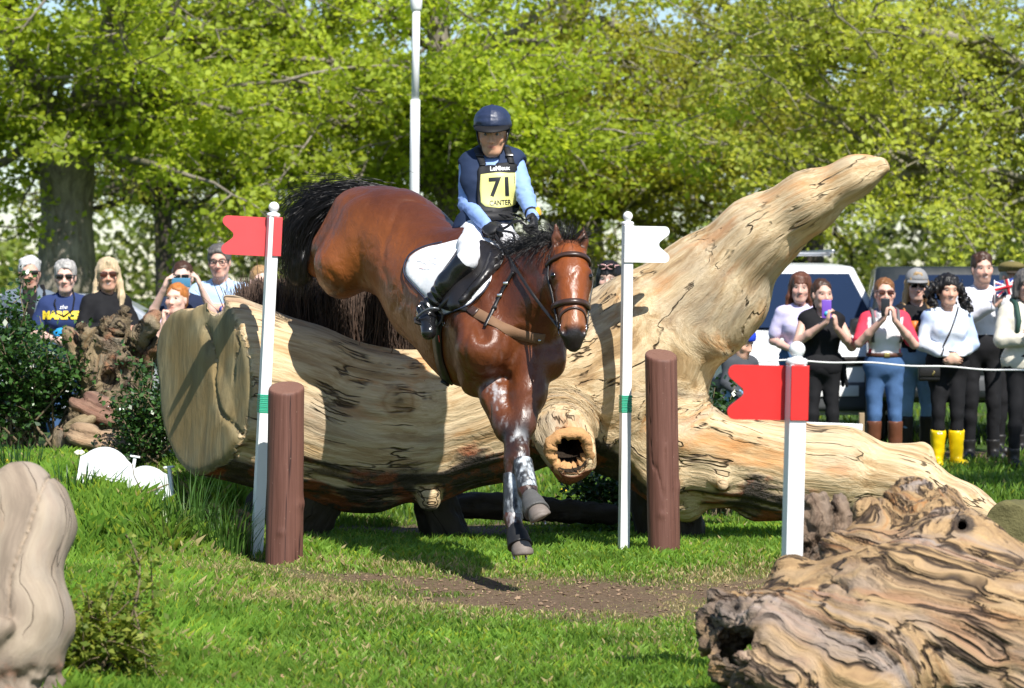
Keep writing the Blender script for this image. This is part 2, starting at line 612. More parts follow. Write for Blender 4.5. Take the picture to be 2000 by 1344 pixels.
def lawn_h(x, y):
    lush = .050 + .018 * sstep(y, 15.2, 16.2) + .16 * sstep(-x, 1.15, 1.75) * sstep(y, 15.4, 16.4) * (1 - sstep(y, 17.4, 18.4))
    lush = lush + .05 * sstep(-x, 1.0, 1.8) * (1 - sstep(y, 14.5, 15.5)) + .03 * sstep(-x, .2, 1.2)
    trail = np.clip(1 - np.abs(x - (-2.15 + (17.6 - y) * .42)) / .35, 0, 1) * sstep(y, 14.0, 15.2)
    lush = lush * (1 - .72 * trail)
    return lush * (1 - .5 * dry_mask(x, y)) * (1 - .6 * dirt_shade_mask(x, y))
G = MB()
V, Q, T, C = blades(290000, .235, (10.2, 18.6), lawn_h, .0030, 3, lambda x, y: 1.04 - .96 * dirt_shade_mask(x, y), grass_col, .75)
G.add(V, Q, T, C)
V, Q, T, C = blades(50000, .24, (18.6, 27), lambda x, y: .09 + 0 * x, .0042, 4, lambda x, y: (1.0 - .93 * dirt_shade_mask(x, y)) * (x > -1.6), lambda x, y, r: grass_col(x, y, r) * .8, .6)
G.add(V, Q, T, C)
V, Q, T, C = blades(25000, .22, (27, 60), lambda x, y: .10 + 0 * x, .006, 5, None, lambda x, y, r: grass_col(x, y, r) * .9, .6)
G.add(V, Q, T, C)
grass = tag(G.build('grass', leafmat('grass_blade', .4, .45, .4, (1.2, 1.1, .6))), 'short green lawn with straw coloured patches under the jump', kind='stuff')

# tall tufts and iris-like leaves on the bank
def tuft(name, label, cx, cy, n, h, spread, wid, seed, c0, c1, arch=.6, cat='plant', group=None):
    r = np.random.default_rng(seed)
    mb = MB()
    z0 = float(ground_z(A(cx), A(cy))[0])
    for i in range(n):
        a = r.uniform(0, 2 * math.pi); rad = spread * math.sqrt(r.random())
        p = A(cx + rad * math.cos(a), cy + rad * math.sin(a) * .8, 0)
        p[2] = float(ground_z(p[:1], p[1:2])[0]) - .01
        hh = h * r.uniform(.55, 1.15); ar = arch * r.uniform(.1, 1)
        d = A(math.cos(a) + r.normal(0, .3), math.sin(a) + r.normal(0, .3), 0)
        sd = nrm(A(-d[1], d[0], 0)) * wid * r.uniform(.6, 1.2)
        V = []
        for k, t in enumerate((0, .3, .6, .85, 1)):
            c = p + d * hh * ar * t ** 2.2 + A(0, 0, hh * (t - .35 * ar * t ** 3))
            w = (1, 1, .85, .5, .05)[k]
            V += [c - sd * w, c + sd * w + d * .0]
        q = [[2 * k, 2 * k + 1, 2 * k + 3, 2 * k + 2] for k in range(4)]
        col = np.array(c0) + (np.array(c1) - np.array(c0)) * r.random()
        mb.add(V, q, None, col)
    o = mb.build(name, leafmat('grass_blade'), None)
    tag(o, label, cat, group)
    return o
tuft('grass_tuft', 'tall tuft of grass with long upright leaves beside the sawn end of the big log', -1.83, 16.25, 130, .46, .20, .005, 1, (.04, .11, .015), (.10, .2, .04), .45)
tuft('iris_plant', 'flattened clump of pale green sword leaves lying on the trodden trail', -1.93, 16.0, 60, .34, .10, .008, 2, (.09, .17, .03), (.28, .33, .10), 1.1)
tuft('grass_tuft', 'dense tall grass tuft on the bank left of the first white pole', -1.62, 16.1, 150, .34, .2, .005, 3, (.05, .13, .02), (.13, .24, .05), .7)
tuft('grass_tuft', 'dark green daffodil leaves beside the low white border panels', -2.62, 17.0, 90, .36, .14, .008, 4, (.03, .085, .02), (.06, .14, .035), .5)
tuft('grass_tuft', 'grass tuft at the left edge of the photo under the shrub', -3.05, 17.6, 70, .38, .14, .007, 5, (.03, .085, .02), (.06, .14, .035), .5)

# ---- trees
def leaf_quads(P, size, r, up=.35, aspect=.75):
    n = len(P)
    nn = r.normal(0, 1, (n, 3)); nn[:, 2] = np.abs(nn[:, 2]) * (1 + up) + up * .4
    nn /= np.linalg.norm(nn, axis=1, keepdims=True)
    a = r.normal(0, 1, (n, 3)); a -= nn * (a * nn).sum(1, keepdims=True)
    a /= np.linalg.norm(a, axis=1, keepdims=True)
    b = np.cross(nn, a)
    s = (size * r.uniform(.55, 1.3, n))[:, None]
    fold = nn * s * r.uniform(-.25, .25, n)[:, None]
    V = np.stack([P - a * s * .5, P - b * s * .5 * aspect + fold, P + a * s * .5 + fold * .3, P + b * s * .5 * aspect + fold], 1)
    i = np.arange(n) * 4
    return V.reshape(-1, 3), np.stack([i, i + 1, i + 2, i + 3], 1)

def bark_material(name, c0, c1, moss=(.07, .075, .015), mossamt=.5):
    if name in _mats: return _mats[name]
    t = NT(name)
    o = t.mapping(t.obj(), (1, 1, .28))
    n1, n2 = t.noise(o, 9, 6, .7, .4), t.noise(t.obj(), 1.1, 4, .6)
    c = t.ramp(n1, [(.3, c0), (.7, c1)])
    m = t.ramp(n2, [(.5, (0, 0, 0)), (.62, (mossamt,) * 3)])
    c = t.mix(m, c, moss)
    t.pbsdf(c, .9, .2, normal=t.bump(n1, .9, .06))
    _mats[name] = t.m
    return t.m

def tree(label, base, trunk, forks, nb, blen, zr, leafn, lsize, c0, c1, seed, droop=.45, barkname=('bark_grey', (.10, .085, .07), (.36, .32, .26)), azr=(0, 2 * math.pi), group='trees behind the spectators', sub=(9, 15), hang=0.0, tint=.25):
    """trunk: list of (x,y,z,r); forks: list of such lists; boughs with twigs and leaves grow from all of them"""
    r = np.random.default_rng(seed)
    root = thing('tree', label, 'tree', base, group)
    wood = MB()
    bm_ = bark_material(*barkname)
    def wig(pts, amp):
        P = np.array([p[:3] for p in pts], float); R = np.array([p[3] for p in pts], float)
        t = np.linspace(0, len(P) - 1, 7 * (len(P) - 1) + 1)
        Pi = np.stack([np.interp(t, np.arange(len(P)), P[:, k]) for k in range(3)], 1)
        Ri = np.interp(t, np.arange(len(P)), R)
        Pi += amp * np.stack([vnoise(np.stack([t * 1.3, t * 0 + k * 9 + seed, t * 0], 1), seed) for k in range(3)], 1) * Ri[:, None]
        return Pi, Ri
    P, R = wig(trunk, .35)
    TB = MB(); TB.tube(P, R, 18)
    V = TB.V[0]
    V += (fbm(V * A(2.2, 2.2, .5), 3, seed) * .09)[:, None] * (V - np.repeat(np.concatenate([P, P[:1], P[-1:]]), [18] * len(P) + [1, 1], axis=0))
    TB.build('trunk', bm_, root)
    sources = [(P[int(len(P) * .35):], R[int(len(P) * .35):])]
    for fk in forks:
        p, q = wig(fk, .5)
        wood.tube(p, q, 10); sources.append((p[2:], q[2:]))
    leafP, leafW = [], []
    for b in range(nb):
        sp, sr = sources[r.integers(len(sources))]
        k = r.integers(len(sp))
        st = sp[k].copy()
        zt = r.uniform(*zr)
        k = int(np.argmin(np.abs(sp[:, 2] - zt) + r.random(len(sp)) * .3)); st = sp[k].copy()
        if False:
            cand = np.where((sp[:, 2] >= zr[0]) & (sp[:, 2] <= zr[1]))[0]
            if len(cand): k = cand[r.integers(len(cand))]; st = sp[k].copy()
            else: st[2] = r.uniform(*zr)
        az = r.uniform(*azr); L = blen * r.uniform(.5, 1.2)
        el = r.uniform(-.05, .55)
        d = A(math.cos(az) * math.cos(el), math.sin(az) * math.cos(el), math.sin(el))
        n = 11
        pts = [st]; dd = d.copy()
        for i in range(n):
            dd = nrm(dd + r.normal(0, .16, 3) + A(0, 0, -droop * .11 * (i / n)))
            pts.append(pts[-1] + dd * L / n)
        pts = np.array(pts)
        r0 = min(sr[k] * .5, .05 + .014 * L)
        wood.tube(pts, np.linspace(r0, .008, n + 1), 5)
        for s_ in range(r.integers(*sub)):
            t = r.uniform(.18, 1.0) * (n - .01)
            i = int(t); q = pts[i] + (pts[min(i + 1, n)] - pts[i]) * (t - i)
            dv = nrm(r.normal(0, 1, 3) * A(1, 1, .45) + nrm(pts[min(i + 1, n)] - pts[i]) * .8 + A(0, 0, -hang))
            l2 = r.uniform(.35, 1.25) * (1.25 - .5 * t / n)
            sp_ = [q]
            for m in range(3):
                dv = nrm(dv + r.normal(0, .25, 3) + A(0, 0, -.09 * droop - hang * .2))
                sp_.append(sp_[-1] + dv * l2 / 3)
            sp_ = np.array(sp_)
            wood.tube(sp_, np.linspace(.016, .004, 4), 3)
            nl = int(leafn * r.uniform(.5, 1.5))
            kk = r.uniform(.25, 1.0, nl) * 2.999
            ki = kk.astype(int)
            pp = sp_[ki] + (sp_[ki + 1] - sp_[ki]) * (kk - ki)[:, None]
            leafP.append(pp + r.normal(0, 1, (nl, 3)) * A(.15, .15, .10)); leafW.append(np.full(nl, r.random()))
    wood.build('branches', bm_, root)
    LP = np.concatenate(leafP); LW = np.concatenate(leafW)
    Vq, Qq = leaf_quads(LP, lsize, r)
    v = r.random(len(LP))[:, None] * .6 + LW[:, None] * .4
    c = np.array(c0) * (1 - v) + np.array(c1) * v
    pat = fbm(LP * .5, 3, seed)[:, None]
    c = c * (1 + tint * pat)
    cr = link('crown', fast_mesh('crown', Vq, Qq, None, True, np.repeat(c, 4, axis=0)), leafmat('leaf', .6, .5, .3, (1.3, 1.2, .75)), root)
    tag(cr, kind='stuff')
    return root

def at(px, py, Y, r): return (*W(px, py, Y), r * Y / F)
G0, G1 = (.27, .37, .03), (.50, .60, .075)      # fresh bright green
O0, O1 = (.265, .285, .03), (.47, .49, .08)      # olive, just opening
L0, L1 = (.32, .38, .045), (.54, .60, .12)
Yt = 47.0
tree('grey old tree with a thick mossy trunk that forks into two, left of the photo', (W(125, 900, Yt)[0], Yt, 0),
     [at(120, 800, Yt, 95), at(120, 560, Yt, 62), at(122, 420, Yt, 50), at(122, 300, Yt, 54), at(118, 250, Yt, 46)],
     [[at(105, 270, Yt, 40), at(70, 210, Yt, 34), at(40, 130, Yt - .5, 28), at(5, 20, Yt - 1, 22), at(-60, -200, Yt - 1.5, 14)],
      [at(135, 280, Yt, 44), at(165, 190, Yt, 38), at(195, 110, Yt, 30), at(230, 0, Yt, 24), at(260, -250, Yt, 14)],
      [at(150, 240, Yt, 22), at(220, 200, Yt - .8, 16), at(330, 190, Yt - 1.5, 10), at(470, 220, Yt - 2.5, 5)],
      [at(165, 250, Yt, 12), at(230, 320, Yt + 1, 8), at(330, 330, Yt + 1.5, 5)]],
     70, 4.2, (5.6, 8.8), 36, .125, G0, G1, 101, .45, azr=(-3.3, .4))
tree('bright green maple with long drooping boughs behind the red flag', (W(560, 900, 54)[0], 54, 0),
     [at(640, 850, 54, 40), at(600, 400, 54, 34), at(560, 150, 54, 30), at(540, -150, 54, 24)],
     [[at(570, 200, 54, 16), at(520, 300, 53, 11), at(470, 330, 52, 7)], [at(570, 180, 54, 16), at(680, 230, 53, 11), at(800, 260, 52, 6)],
      [at(560, 100, 54, 16), at(430, 60, 52, 12), at(330, 80, 51, 7)]],
     84, 4.2, (2.6, 8.0), 42, .12, G0, G1, 102, .75)
tree('bright green tree behind the rider and the tall white pole', (W(860, 900, 50)[0], 50, 0),
     [at(900, 850, 50, 34), at(880, 400, 50, 30), at(860, 150, 50, 26), at(850, -150, 50, 20)],
     [[at(870, 260, 50, 12), at(760, 240, 49, 9), at(620, 250, 48, 5)], [at(880, 300, 50, 14), at(980, 260, 49, 10), at(1080, 300, 48, 6)]],
     90, 4.0, (1.8, 8.0), 38, .12, G0, G1, 103, .7)
tree('olive green oak just coming into leaf, between the rider and the raised limb', (W(1230, 900, 56)[0], 56, 0),
     [at(1150, 850, 56, 44), at(1130, 400, 56, 38), at(1120, 100, 56, 30), at(1150, -200, 56, 22)],
     [[at(1130, 330, 56, 22), at(1220, 230, 55, 16), at(1300, 180, 54, 12), at(1420, 170, 53, 6)], [at(1130, 250, 56, 18), at(1010, 160, 55, 12), at(930, 150, 54, 7)],
      [at(1140, 420, 56, 16), at(1260, 380, 54, 12), at(1400, 330, 53, 6)]],
     108, 4.8, (1.6, 8.5), 44, .105, O0, O1, 104, .5, barkname=('bark_lichen', (.12, .11, .08), (.36, .33, .25)))
tree('tall tree with a dark straight trunk behind the end of the raised limb', (W(1580, 900, 60)[0], 60, 0),
     [at(1585, 850, 60, 34), at(1578, 400, 60, 30), at(1580, 150, 60, 27), at(1592, -150, 60, 22)],
     [[at(1580, 280, 60, 12), at(1680, 160, 59, 9), at(1790, 60, 58, 6)], [at(1580, 330, 60, 12), at(1480, 250, 58, 8), at(1400, 260, 57, 5)]],
     76, 4.4, (1.8, 8.5), 38, .115, (.31, .33, .04), (.52, .53, .09), 105, .55, barkname=('bark_dark', (.035, .03, .025), (.12, .10, .085)))
tree('light green tree with crooked bare branches above the spectators on the right', (W(1830, 900, 48)[0], 48, 0),
     [at(2150, 850, 48, 44), at(2140, 500, 48, 38), at(2130, 250, 48, 32), at(2120, -100, 48, 24)],
     [[at(2135, 400, 48, 20), at(1990, 365, 47.6, 18), at(1880, 350, 47, 15), at(1790, 330, 46, 11), at(1700, 390, 46, 6)], [at(2130, 300, 48, 18), at(1980, 230, 47.6, 15), at(1850, 170, 47, 12), at(1740, 140, 46, 8)],
      [at(2130, 250, 48, 16), at(1980, 120, 47.6, 13), at(1850, 70, 47, 11), at(1700, 40, 46, 6)]],
     84, 4.3, (1.8, 8.0), 38, .11, L0, L1, 106, .6, azr=(1.2, 5.2), barkname=('bark_lichen', (.12, .11, .08), (.36, .33, .25)))
tree('thin twiggy tree with few leaves beyond the thick trunk on the left', (W(300, 900, 66)[0], 66, 0),
     [at(330, 850, 66, 22), at(320, 400, 66, 18), at(310, 150, 66, 14), at(300, -100, 66, 10)],
     [[at(320, 380, 66, 9), at(230, 300, 65, 6), at(150, 290, 64, 3)], [at(318, 330, 66, 9), at(420, 250, 65, 6), at(500, 260, 64, 3)]],
     80, 4.2, (1.2, 7.5), 9, .11, O0, L1, 108, .5, barkname=('bark_dark', (.05, .045, .035), (.16, .14, .11)), sub=(10, 16))
# the tree beside the course whose crown shades the turf in front of the right-hand spectators
tree('tree beside the course whose crown shades the turf at the right', (8.6, 16.6, 0), [(8.6, 16.6, 0, .3), (8.5, 16.7, 3, .24), (8.3, 16.9, 6, .16), (8.3, 17, 8, .1)],
     [], 34, 2.4, (5.2, 8.0), 60, .16, G0, G1, 107, .4)
# distant wood: one mass of crowns
def far_wood():
    r = np.random.default_rng(9)
    Vs, Qs, Cs, n = [], [], [], 0
    for i in range(80):
        x = r.uniform(-42, 42); y = r.uniform(100, 135); h = r.uniform(3.0, 8.5)
        if r.random() < .2: continue
        m = 700
        p = r.normal(0, 1, (m, 3)); p /= np.linalg.norm(p, axis=1, keepdims=True)
        p = p * (r.uniform(.5, 1, m) ** .5)[:, None] * A(r.uniform(1.8, 3.4), 2, h * .5) + A(x, y, h * .5 + .2)
        V, Q = leaf_quads(p, .34, r)
        c = np.array((.10, .16, .02)) * (1 - r.random()) + np.array((.20, .23, .045)) * r.random() + .02
        Vs.append(V); Qs.append(Q + n); n += len(V)
        Cs.append(np.repeat(c[None] * r.uniform(.6, 1.3, m)[:, None], 4, axis=0))
    o = link('far_wood', fast_mesh('far_wood', np.concatenate(Vs), np.concatenate(Qs), None, True, np.concatenate(Cs)), leafmat('leaf'))
    tag(o, 'far line of olive green woodland behind the trees', kind='stuff')
far_wood()

# ---- shrubs
def shrub(label, c, rad, n, lsize, seed, c0=(.016, .05, .010), c1=(.07, .155, .03), stems=14, name='shrub', mat=None, shape=None, cat='shrub'):
    r = np.random.default_rng(seed)
    z0 = float(ground_z(A(c[0]), A(c[1]))[0])
    root = thing(name, label, cat, (c[0], c[1], z0))
    ctr = A(c[0], c[1], c[2])
    mb = MB(); L = []
    for i in range(stems):
        if shape is None:
            d = nrm(r.normal(0, 1, 3)); d[2] = abs(d[2]) * .9
            e = ctr + d * rad * r.uniform(.6, 1.05) + A(0, 0, .0)
        else: e = shape[r.integers(len(shape))] + r.normal(0, .06, 3)
        b = A(c[0] + r.normal(0, rad[0] * .25), c[1] + r.normal(0, .06), z0 - .02)
        mid = (b + e) / 2 + r.normal(0, .08, 3) + A(0, 0, .08)
        t = np.linspace(0, 1, 9)[:, None]
        P = (1 - t) ** 2 * b + 2 * t * (1 - t) * mid + t * t * e
        mb.tube(P, np.linspace(.012, .003, 9), 5)
        for j in range(5):
            q = P[r.integers(3, 9)]
            e2 = q + nrm(r.normal(0, 1, 3) + A(0, 0, .5)) * r.uniform(.1, .3)
            tt = np.linspace(0, 1, 4)[:, None]
            P2 = q + (e2 - q) * tt + A(0, 0, .02) * np.sin(tt * 3)
            mb.tube(P2, np.linspace(.005, .0015, 4), 4)
            m = n // (stems * 5)
            u = r.uniform(0, 1, m)[:, None]
            L.append(q + (e2 - q) * u + r.normal(0, .045, (m, 3)))
    L = np.concatenate(L)
    L[:, 2] = np.maximum(L[:, 2], z0 + .02)
    mb.build('stems', plain('twig_brown', (.16, .12, .07), .8), root)
    V, Q = leaf_quads(L, lsize, r, .5, .62)
    v = r.random(len(L))[:, None] ** 1.5
    cc = np.array(c0) * (1 - v) + np.array(c1) * v
    tag(link('foliage', fast_mesh('foliage', V, Q, None, True, np.repeat(cc, 4, axis=0)), mat or leafmat('glossy_leaf', .18, .3, .6), root), kind='stuff')
    return root
shrub('big dark holly-like shrub with glossy leaves at the left edge below the grey haired man', (-3.35, 19.3, .85), A(.62, .45, .72), 9500, .045, 1, stems=34)
shrub('dark shrub between the broken stump and the sawn end of the big log', (-2.32, 18.4, .62), A(.24, .25, .42), 3600, .038, 3, stems=18)
shrub('small glossy evergreen bush behind the fork of the big log on the right', (1.38, 18.9, .48), A(.24, .2, .34), 3000, .045, 4, c0=(.015, .05, .01), c1=(.05, .11, .02), stems=16)
shrub('dark leafy shrub in the shade under the hollow branch of the big log', (.62, 18.2, .22), A(.3, .2, .24), 2600, .045, 5, stems=14)
sap = [W(x, y, 10.75) for x, y in ((150, 1260), (190, 1215), (230, 1195), (265, 1190), (210, 1250), (170, 1300), (240, 1240), (290, 1235), (180, 1330), (230, 1330), (130, 1320))]
shrub('small sapling with yellow green leaves beside the smooth foreground stump', (W(170, 1400, 10.75)[0], 10.75, .25), A(.1, .1, .2), 3600, .036, 6, c0=(.13, .21, .03), c1=(.42, .46, .09), stems=18, name='sapling', mat=leafmat('leaf'), shape=sap, cat='plant')
# ================================================================== logs, stumps, posts, flags
def spine_coords(X, spines, sharp=9.0):
    """position along and around the nearest limb, blended where limbs meet"""
    Gs, Ws = [], []
    for sp in spines:
        P = np.array([p for p, r in sp], float); R = np.array([r for p, r in sp], float)
        if len(P) > 2:                                       # soften the bends
            Q = np.vstack([2 * P[0] - P[1], P, 2 * P[-1] - P[-2]])
            out, rad = [], []
            for i in range(len(P) - 1):
                p0, p1, p2, p3 = Q[i:i + 4]
                for t in np.arange(4) / 4:
                    out.append(.5 * (2 * p1 + (p2 - p0) * t + (2 * p0 - 5 * p1 + 4 * p2 - p3) * t * t + (3 * p1 - p0 - 3 * p2 + p3) * t ** 3))
                    rad.append(R[i] + (R[i + 1] - R[i]) * t)
            P, R = np.array(out + [P[-1]]), np.array(rad + [R[-1]])
        ds, gs_ = [], []
        s0 = 0.0
        u = nrm(np.cross(nrm(P[1] - P[0]), A(0, .3, 1)))
        for i in range(len(P) - 1):
            ab = P[i + 1] - P[i]; L = np.linalg.norm(ab); T = ab / L
            u = nrm(u - T * np.dot(u, T)); w = np.cross(T, u)
            pa = X - P[i]
            t = pa @ T / L
            tc = np.clip(t, 0, 1)
            ds.append(np.linalg.norm(pa - np.outer(tc * L, T), axis=1) / (R[i] + (R[i + 1] - R[i]) * tc))
            gs_.append(np.stack([s0 + t * L, pa @ u, pa @ w], 1).astype(np.float32))
            s0 += L
        ds = np.array(ds); bd = ds.min(0)
        wt = np.exp(-22 * (ds - bd)); wt /= wt.sum(0)
        g = sum(a[:, None] * b for a, b in zip(wt, gs_))
        Gs.append(g + A(len(Gs) * 3.7, 0, 0)); Ws.append(np.exp(-sharp * bd))
    Ws = np.array(Ws); Ws /= Ws.sum(0)
    return sum(w[:, None] * g for w, g in zip(Ws, Gs))

def wood_material(name, light, mid, dark, crack=(.03, .018, .01), grey=(.27, .25, .22), bark=(.045, .035, .028), red=(.30, .09, .04), gs=9.0, crackw=.03, orange=.5, bumpd=.02, swirl=1.0, greyamt=.5, gate=(.46, .58), mr=(.28, .42, .56)):
    t = NT(name)
    g = t.attr('grain', 'Vector')
    # swirl the grain a little round knots
    nz = t.n('ShaderNodeTexNoise'); nz.inputs['Scale'].default_value = 1.7; nz.inputs['Detail'].default_value = 3
    t.l(g, nz.inputs['Vector'])
    sub = t.n('ShaderNodeVectorMath', operation='SUBTRACT'); t.l(nz.outputs['Color'], sub.inputs[0]); sub.inputs[1].default_value = (.5, .5, .5)
    sc = t.n('ShaderNodeVectorMath', operation='SCALE'); t.l(sub.outputs[0], sc.inputs[0]); sc.inputs['Scale'].default_value = .22 * swirl
    add = t.n('ShaderNodeVectorMath', operation='ADD'); t.l(g, add.inputs[0]); t.l(sc.outputs[0], add.inputs[1])
    v = t.mapping(add.outputs[0], (.09, 1, 1))
    fine = t.noise(t.mapping(add.outputs[0], (.05, 1, 1)), gs * 7, 4, .7)
    med = t.noise(v, gs * 1.6, 5, .65, .2)
    big = t.noise(t.mapping(g, (.3, 1, 1)), 2.4, 4, .6)
    c = t.ramp(med, [(mr[0], dark), (mr[1], mid), (mr[2], light), (.8, tuple(min(1, q * 1.12) for q in light))])
    c = t.mix(t.ramp(fine, [(.35, (.55,) * 3), (.62, (0,) * 3)]), c, mid)
    org = t.ramp(t.noise(t.mapping(g, (.25, 1, 1)), 5.0, 4, .6), [(.56, (0,) * 3), (.66, (orange,) * 3)])
    c = t.mix(org, c, tuple(q * w for q, w in zip(mid, (1.25, .8, .45))))
    gm = t.ramp(big, [(.5, (0,) * 3), (.68, (greyamt,) * 3)])
    c = t.mix(gm, c, grey)
    # long checks and cracks
    cn = t.noise(t.mapping(add.outputs[0], (.045, 1, 1)), gs * .8, 3, .55)
    band = t.math('ABSOLUTE', t.math('SUBTRACT', cn, .5))
    ck = t.ramp(band, [(0, (1,) * 3), (crackw * .5, (.7,) * 3), (crackw, (0,) * 3)])
    gate = t.ramp(t.noise(g, 2.9, 3, .6), [(gate[0], (0,) * 3), (gate[1], (1,) * 3)])
    ck = t.mix(1.0, ck, gate, 'MULTIPLY')
    c = t.mix(ck, c, crack)
    sep = t.n('ShaderNodeSeparateColor'); t.l(t.attr('Col'), sep.inputs[0])
    # bark and reddish rot left on part of the surface
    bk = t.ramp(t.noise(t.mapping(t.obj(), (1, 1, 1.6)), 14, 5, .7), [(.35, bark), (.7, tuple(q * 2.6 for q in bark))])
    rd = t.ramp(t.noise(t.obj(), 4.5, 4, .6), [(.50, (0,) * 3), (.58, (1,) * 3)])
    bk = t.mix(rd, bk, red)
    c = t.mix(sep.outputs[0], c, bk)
    kn = t.ramp(sep.outputs[2], [(0, (0,) * 3), (.25, (.55,) * 3), (.45, (.25,) * 3), (.75, (.5,) * 3), (.86, (1,) * 3)])
    c = t.mix(kn, c, t.ramp(sep.outputs[2], [(.2, (.26, .13, .045)), (.7, (.30, .17, .06)), (.84, (.02, .012, .006))]))
    # sawn face
    cp = t.noise(t.mapping(t.obj(), (2.2, 2.2, .55)), 5, 5, .65, .3)
    cf = t.ramp(cp, [(.3, (.085, .075, .045)), (.5, (.19, .165, .095)), (.72, (.33, .27, .15))])
    cf = t.mix(t.ramp(t.noise(t.obj(), 2.0, 3), [(.45, (0,) * 3), (.62, (.7,) * 3)]), cf, (.24, .16, .06))
    c = t.mix(sep.outputs[1], c, cf)
    h = t.math('ADD', t.math('MULTIPLY', med, .7), t.math('MULTIPLY', fine, .25))
    ckb = t.n('ShaderNodeSeparateColor'); t.l(ck, ckb.inputs[0])
    h = t.math('SUBTRACT', h, t.math('MULTIPLY', ckb.outputs[0], .8))
    h = t.math('ADD', h, t.math('MULTIPLY', t.math('MULTIPLY', sep.outputs[0], 1.2), t.noise(t.obj(), 26, 4, .7)))
    nc = t.math('SUBTRACT', 1.0, sep.outputs[1])
    h = t.math('ADD', t.math('MULTIPLY', h, nc), t.math('MULTIPLY', t.math('MULTIPLY', cp, .35), sep.outputs[1]))
    t.pbsdf(c, .72, .3, normal=t.bump(h, .8, bumpd))
    return t.m

def wr(px, py, Y, r): return (W(px, py, Y), r * Y / F)
M_LOG = wood_material('weathered_log_wood', (.62, .485, .30), (.40, .265, .13), (.15, .092, .045), crack=(.05, .03, .015), gs=9.0, crackw=.016, orange=.65, greyamt=.5, bumpd=.03, swirl=.45, gate=(.46, .56), mr=(.26, .40, .53))

# ---- the big fallen tree trunk with its raised limb and root
def WL(px, py, Y): return W(px, py, Y - .22 * float(sstep(px, 760, 1120)))
def wl(px, py, Y, r):
    Y2 = Y - .22 * float(sstep(px, 760, 1120))
    return (W(px, py, Y2), r * Y2 / F)
sp_trunk = [wl(380, 760, 16.70, 150), wl(470, 765, 16.78, 158), wl(570, 795, 16.9, 158), wl(700, 832, 17.0, 148), wl(830, 832, 17.12, 138), wl(960, 800, 17.2, 135), wl(1090, 750, 17.3, 143), wl(1200, 730, 17.35, 150), wl(1270, 720, 17.35, 140)]
sp_limb = [wl(1180, 735, 17.3, 140), wl(1272, 652, 17.25, 116), wl(1385, 558, 17.15, 94), wl(1478, 462, 17.0, 68), wl(1580, 392, 16.85, 50), wl(1670, 345, 16.75, 33), wl(1737, 321, 16.7, 17)]
sp_root = [wl(1220, 800, 17.3, 135), wl(1310, 860, 17.25, 106), wl(1400, 885, 17.2, 96), wl(1520, 912, 17.25, 84), wl(1640, 925, 17.25, 80), wl(1780, 952, 17.1, 62), wl(1880, 990, 16.95, 42), wl(1955, 1020, 16.85, 26)]
sp_stub = [wl(1080, 800, 17.1, 75), wl(1112, 890, 16.62, 52)]
LOG = SDF()
for sp, k in ((sp_trunk, .10), (sp_limb, .14), (sp_root, .11)):
    LOG.chain(sp, k)
LOG.cone(*[w[0] for w in (wl(1378, 640, 17.15, 0), wl(1438, 590, 17.1, 0))], 74 * 17.15 / F, 58 * 17.1 / F, .12)   # ledge under the limb
LOG.cone(wl(1455, 570, 17.05, 0)[0], wl(1462, 610, 17.1, 0)[0], .07, .06, .05)
LOG.cone(*[w[0] for w in (wl(1080, 800, 17.1, 0), wl(1114, 892, 16.64, 0))], .21, .145, .10)              # hollow branch stub
LOG.cone(wl(835, 940, 17.0, 0)[0], wl(838, 972, 16.9, 0)[0], .13, .075, .06)                                   # knob under the trunk
LOG.cone(wl(1400, 900, 17.05, 0)[0], wl(1412, 950, 16.86, 0)[0], .10, .03, .05)                                # pointed snag under the root
LOG.cone(wl(1300, 930, 17.1, 0)[0], wl(1340, 985, 17.2, 0)[0], .17, .1, .08)
LOG.cone(wl(1480, 965, 17.3, 0)[0], wl(1640, 965, 17.3, 0)[0], .15, .13, .08)
LOG.cone(wl(600, 930, 17.05, 0)[0], wl(730, 945, 17.05, 0)[0], .17, .15, .12)
LOG.ell(wl(782, 785, 16.68, 0)[0], (.085, .05, .10), k=.05)                                                # knot boss
LOG.cone(wl(1690, 930, 17.3, 0)[0], wl(1800, 890, 17.25, 0)[0], .17, .08, .08)
LOG.cone(WL(1440, 762, 16.3), WL(1440, 762, 18.0), .175, .175, .09, op=1)      # the gap under the limb
# lobes of the sawn end
LOG.cone(wl(440, 665, 16.72, 0)[0], wl(560, 730, 16.95, 0)[0], .27, .26, .07)
LOG.cone(wl(375, 690, 17.0, 0)[0], wl(500, 760, 17.15, 0)[0], .26, .26, .07)
LOG.cone(wl(392, 850, 16.75, 0)[0], wl(520, 880, 16.95, 0)[0], .19, .20, .12)
LOG.cone(wl(412, 598, 16.4, 0)[0], wl(440, 596, 17.1, 0)[0], .045, .05, .05, op=1)                      # notch of the heart shape
hc0, hc1 = wl(1120, 905, 16.40, 0)[0], wl(1095, 830, 16.95, 0)[0]
LOG.cone(hc0, hc1, .098, .085, .03, op=1)                                                                    # the hollow
CAPN = nrm(A(-.80, -.60, .06))
CAPP = WL(432, 750, 16.52)
LOG.cut(CAPP, CAPN, .03)
STN = nrm(hc0 - hc1)
for p_, n_ in ((WL(1742, 325, 16.7), A(.8, -.35, .5)), (WL(1975, 1030, 16.85), A(.95, -.2, -.2))):
    LOG.cut(p_, n_, .02)
ALLSP = [sp_trunk, sp_limb, sp_root, sp_stub]
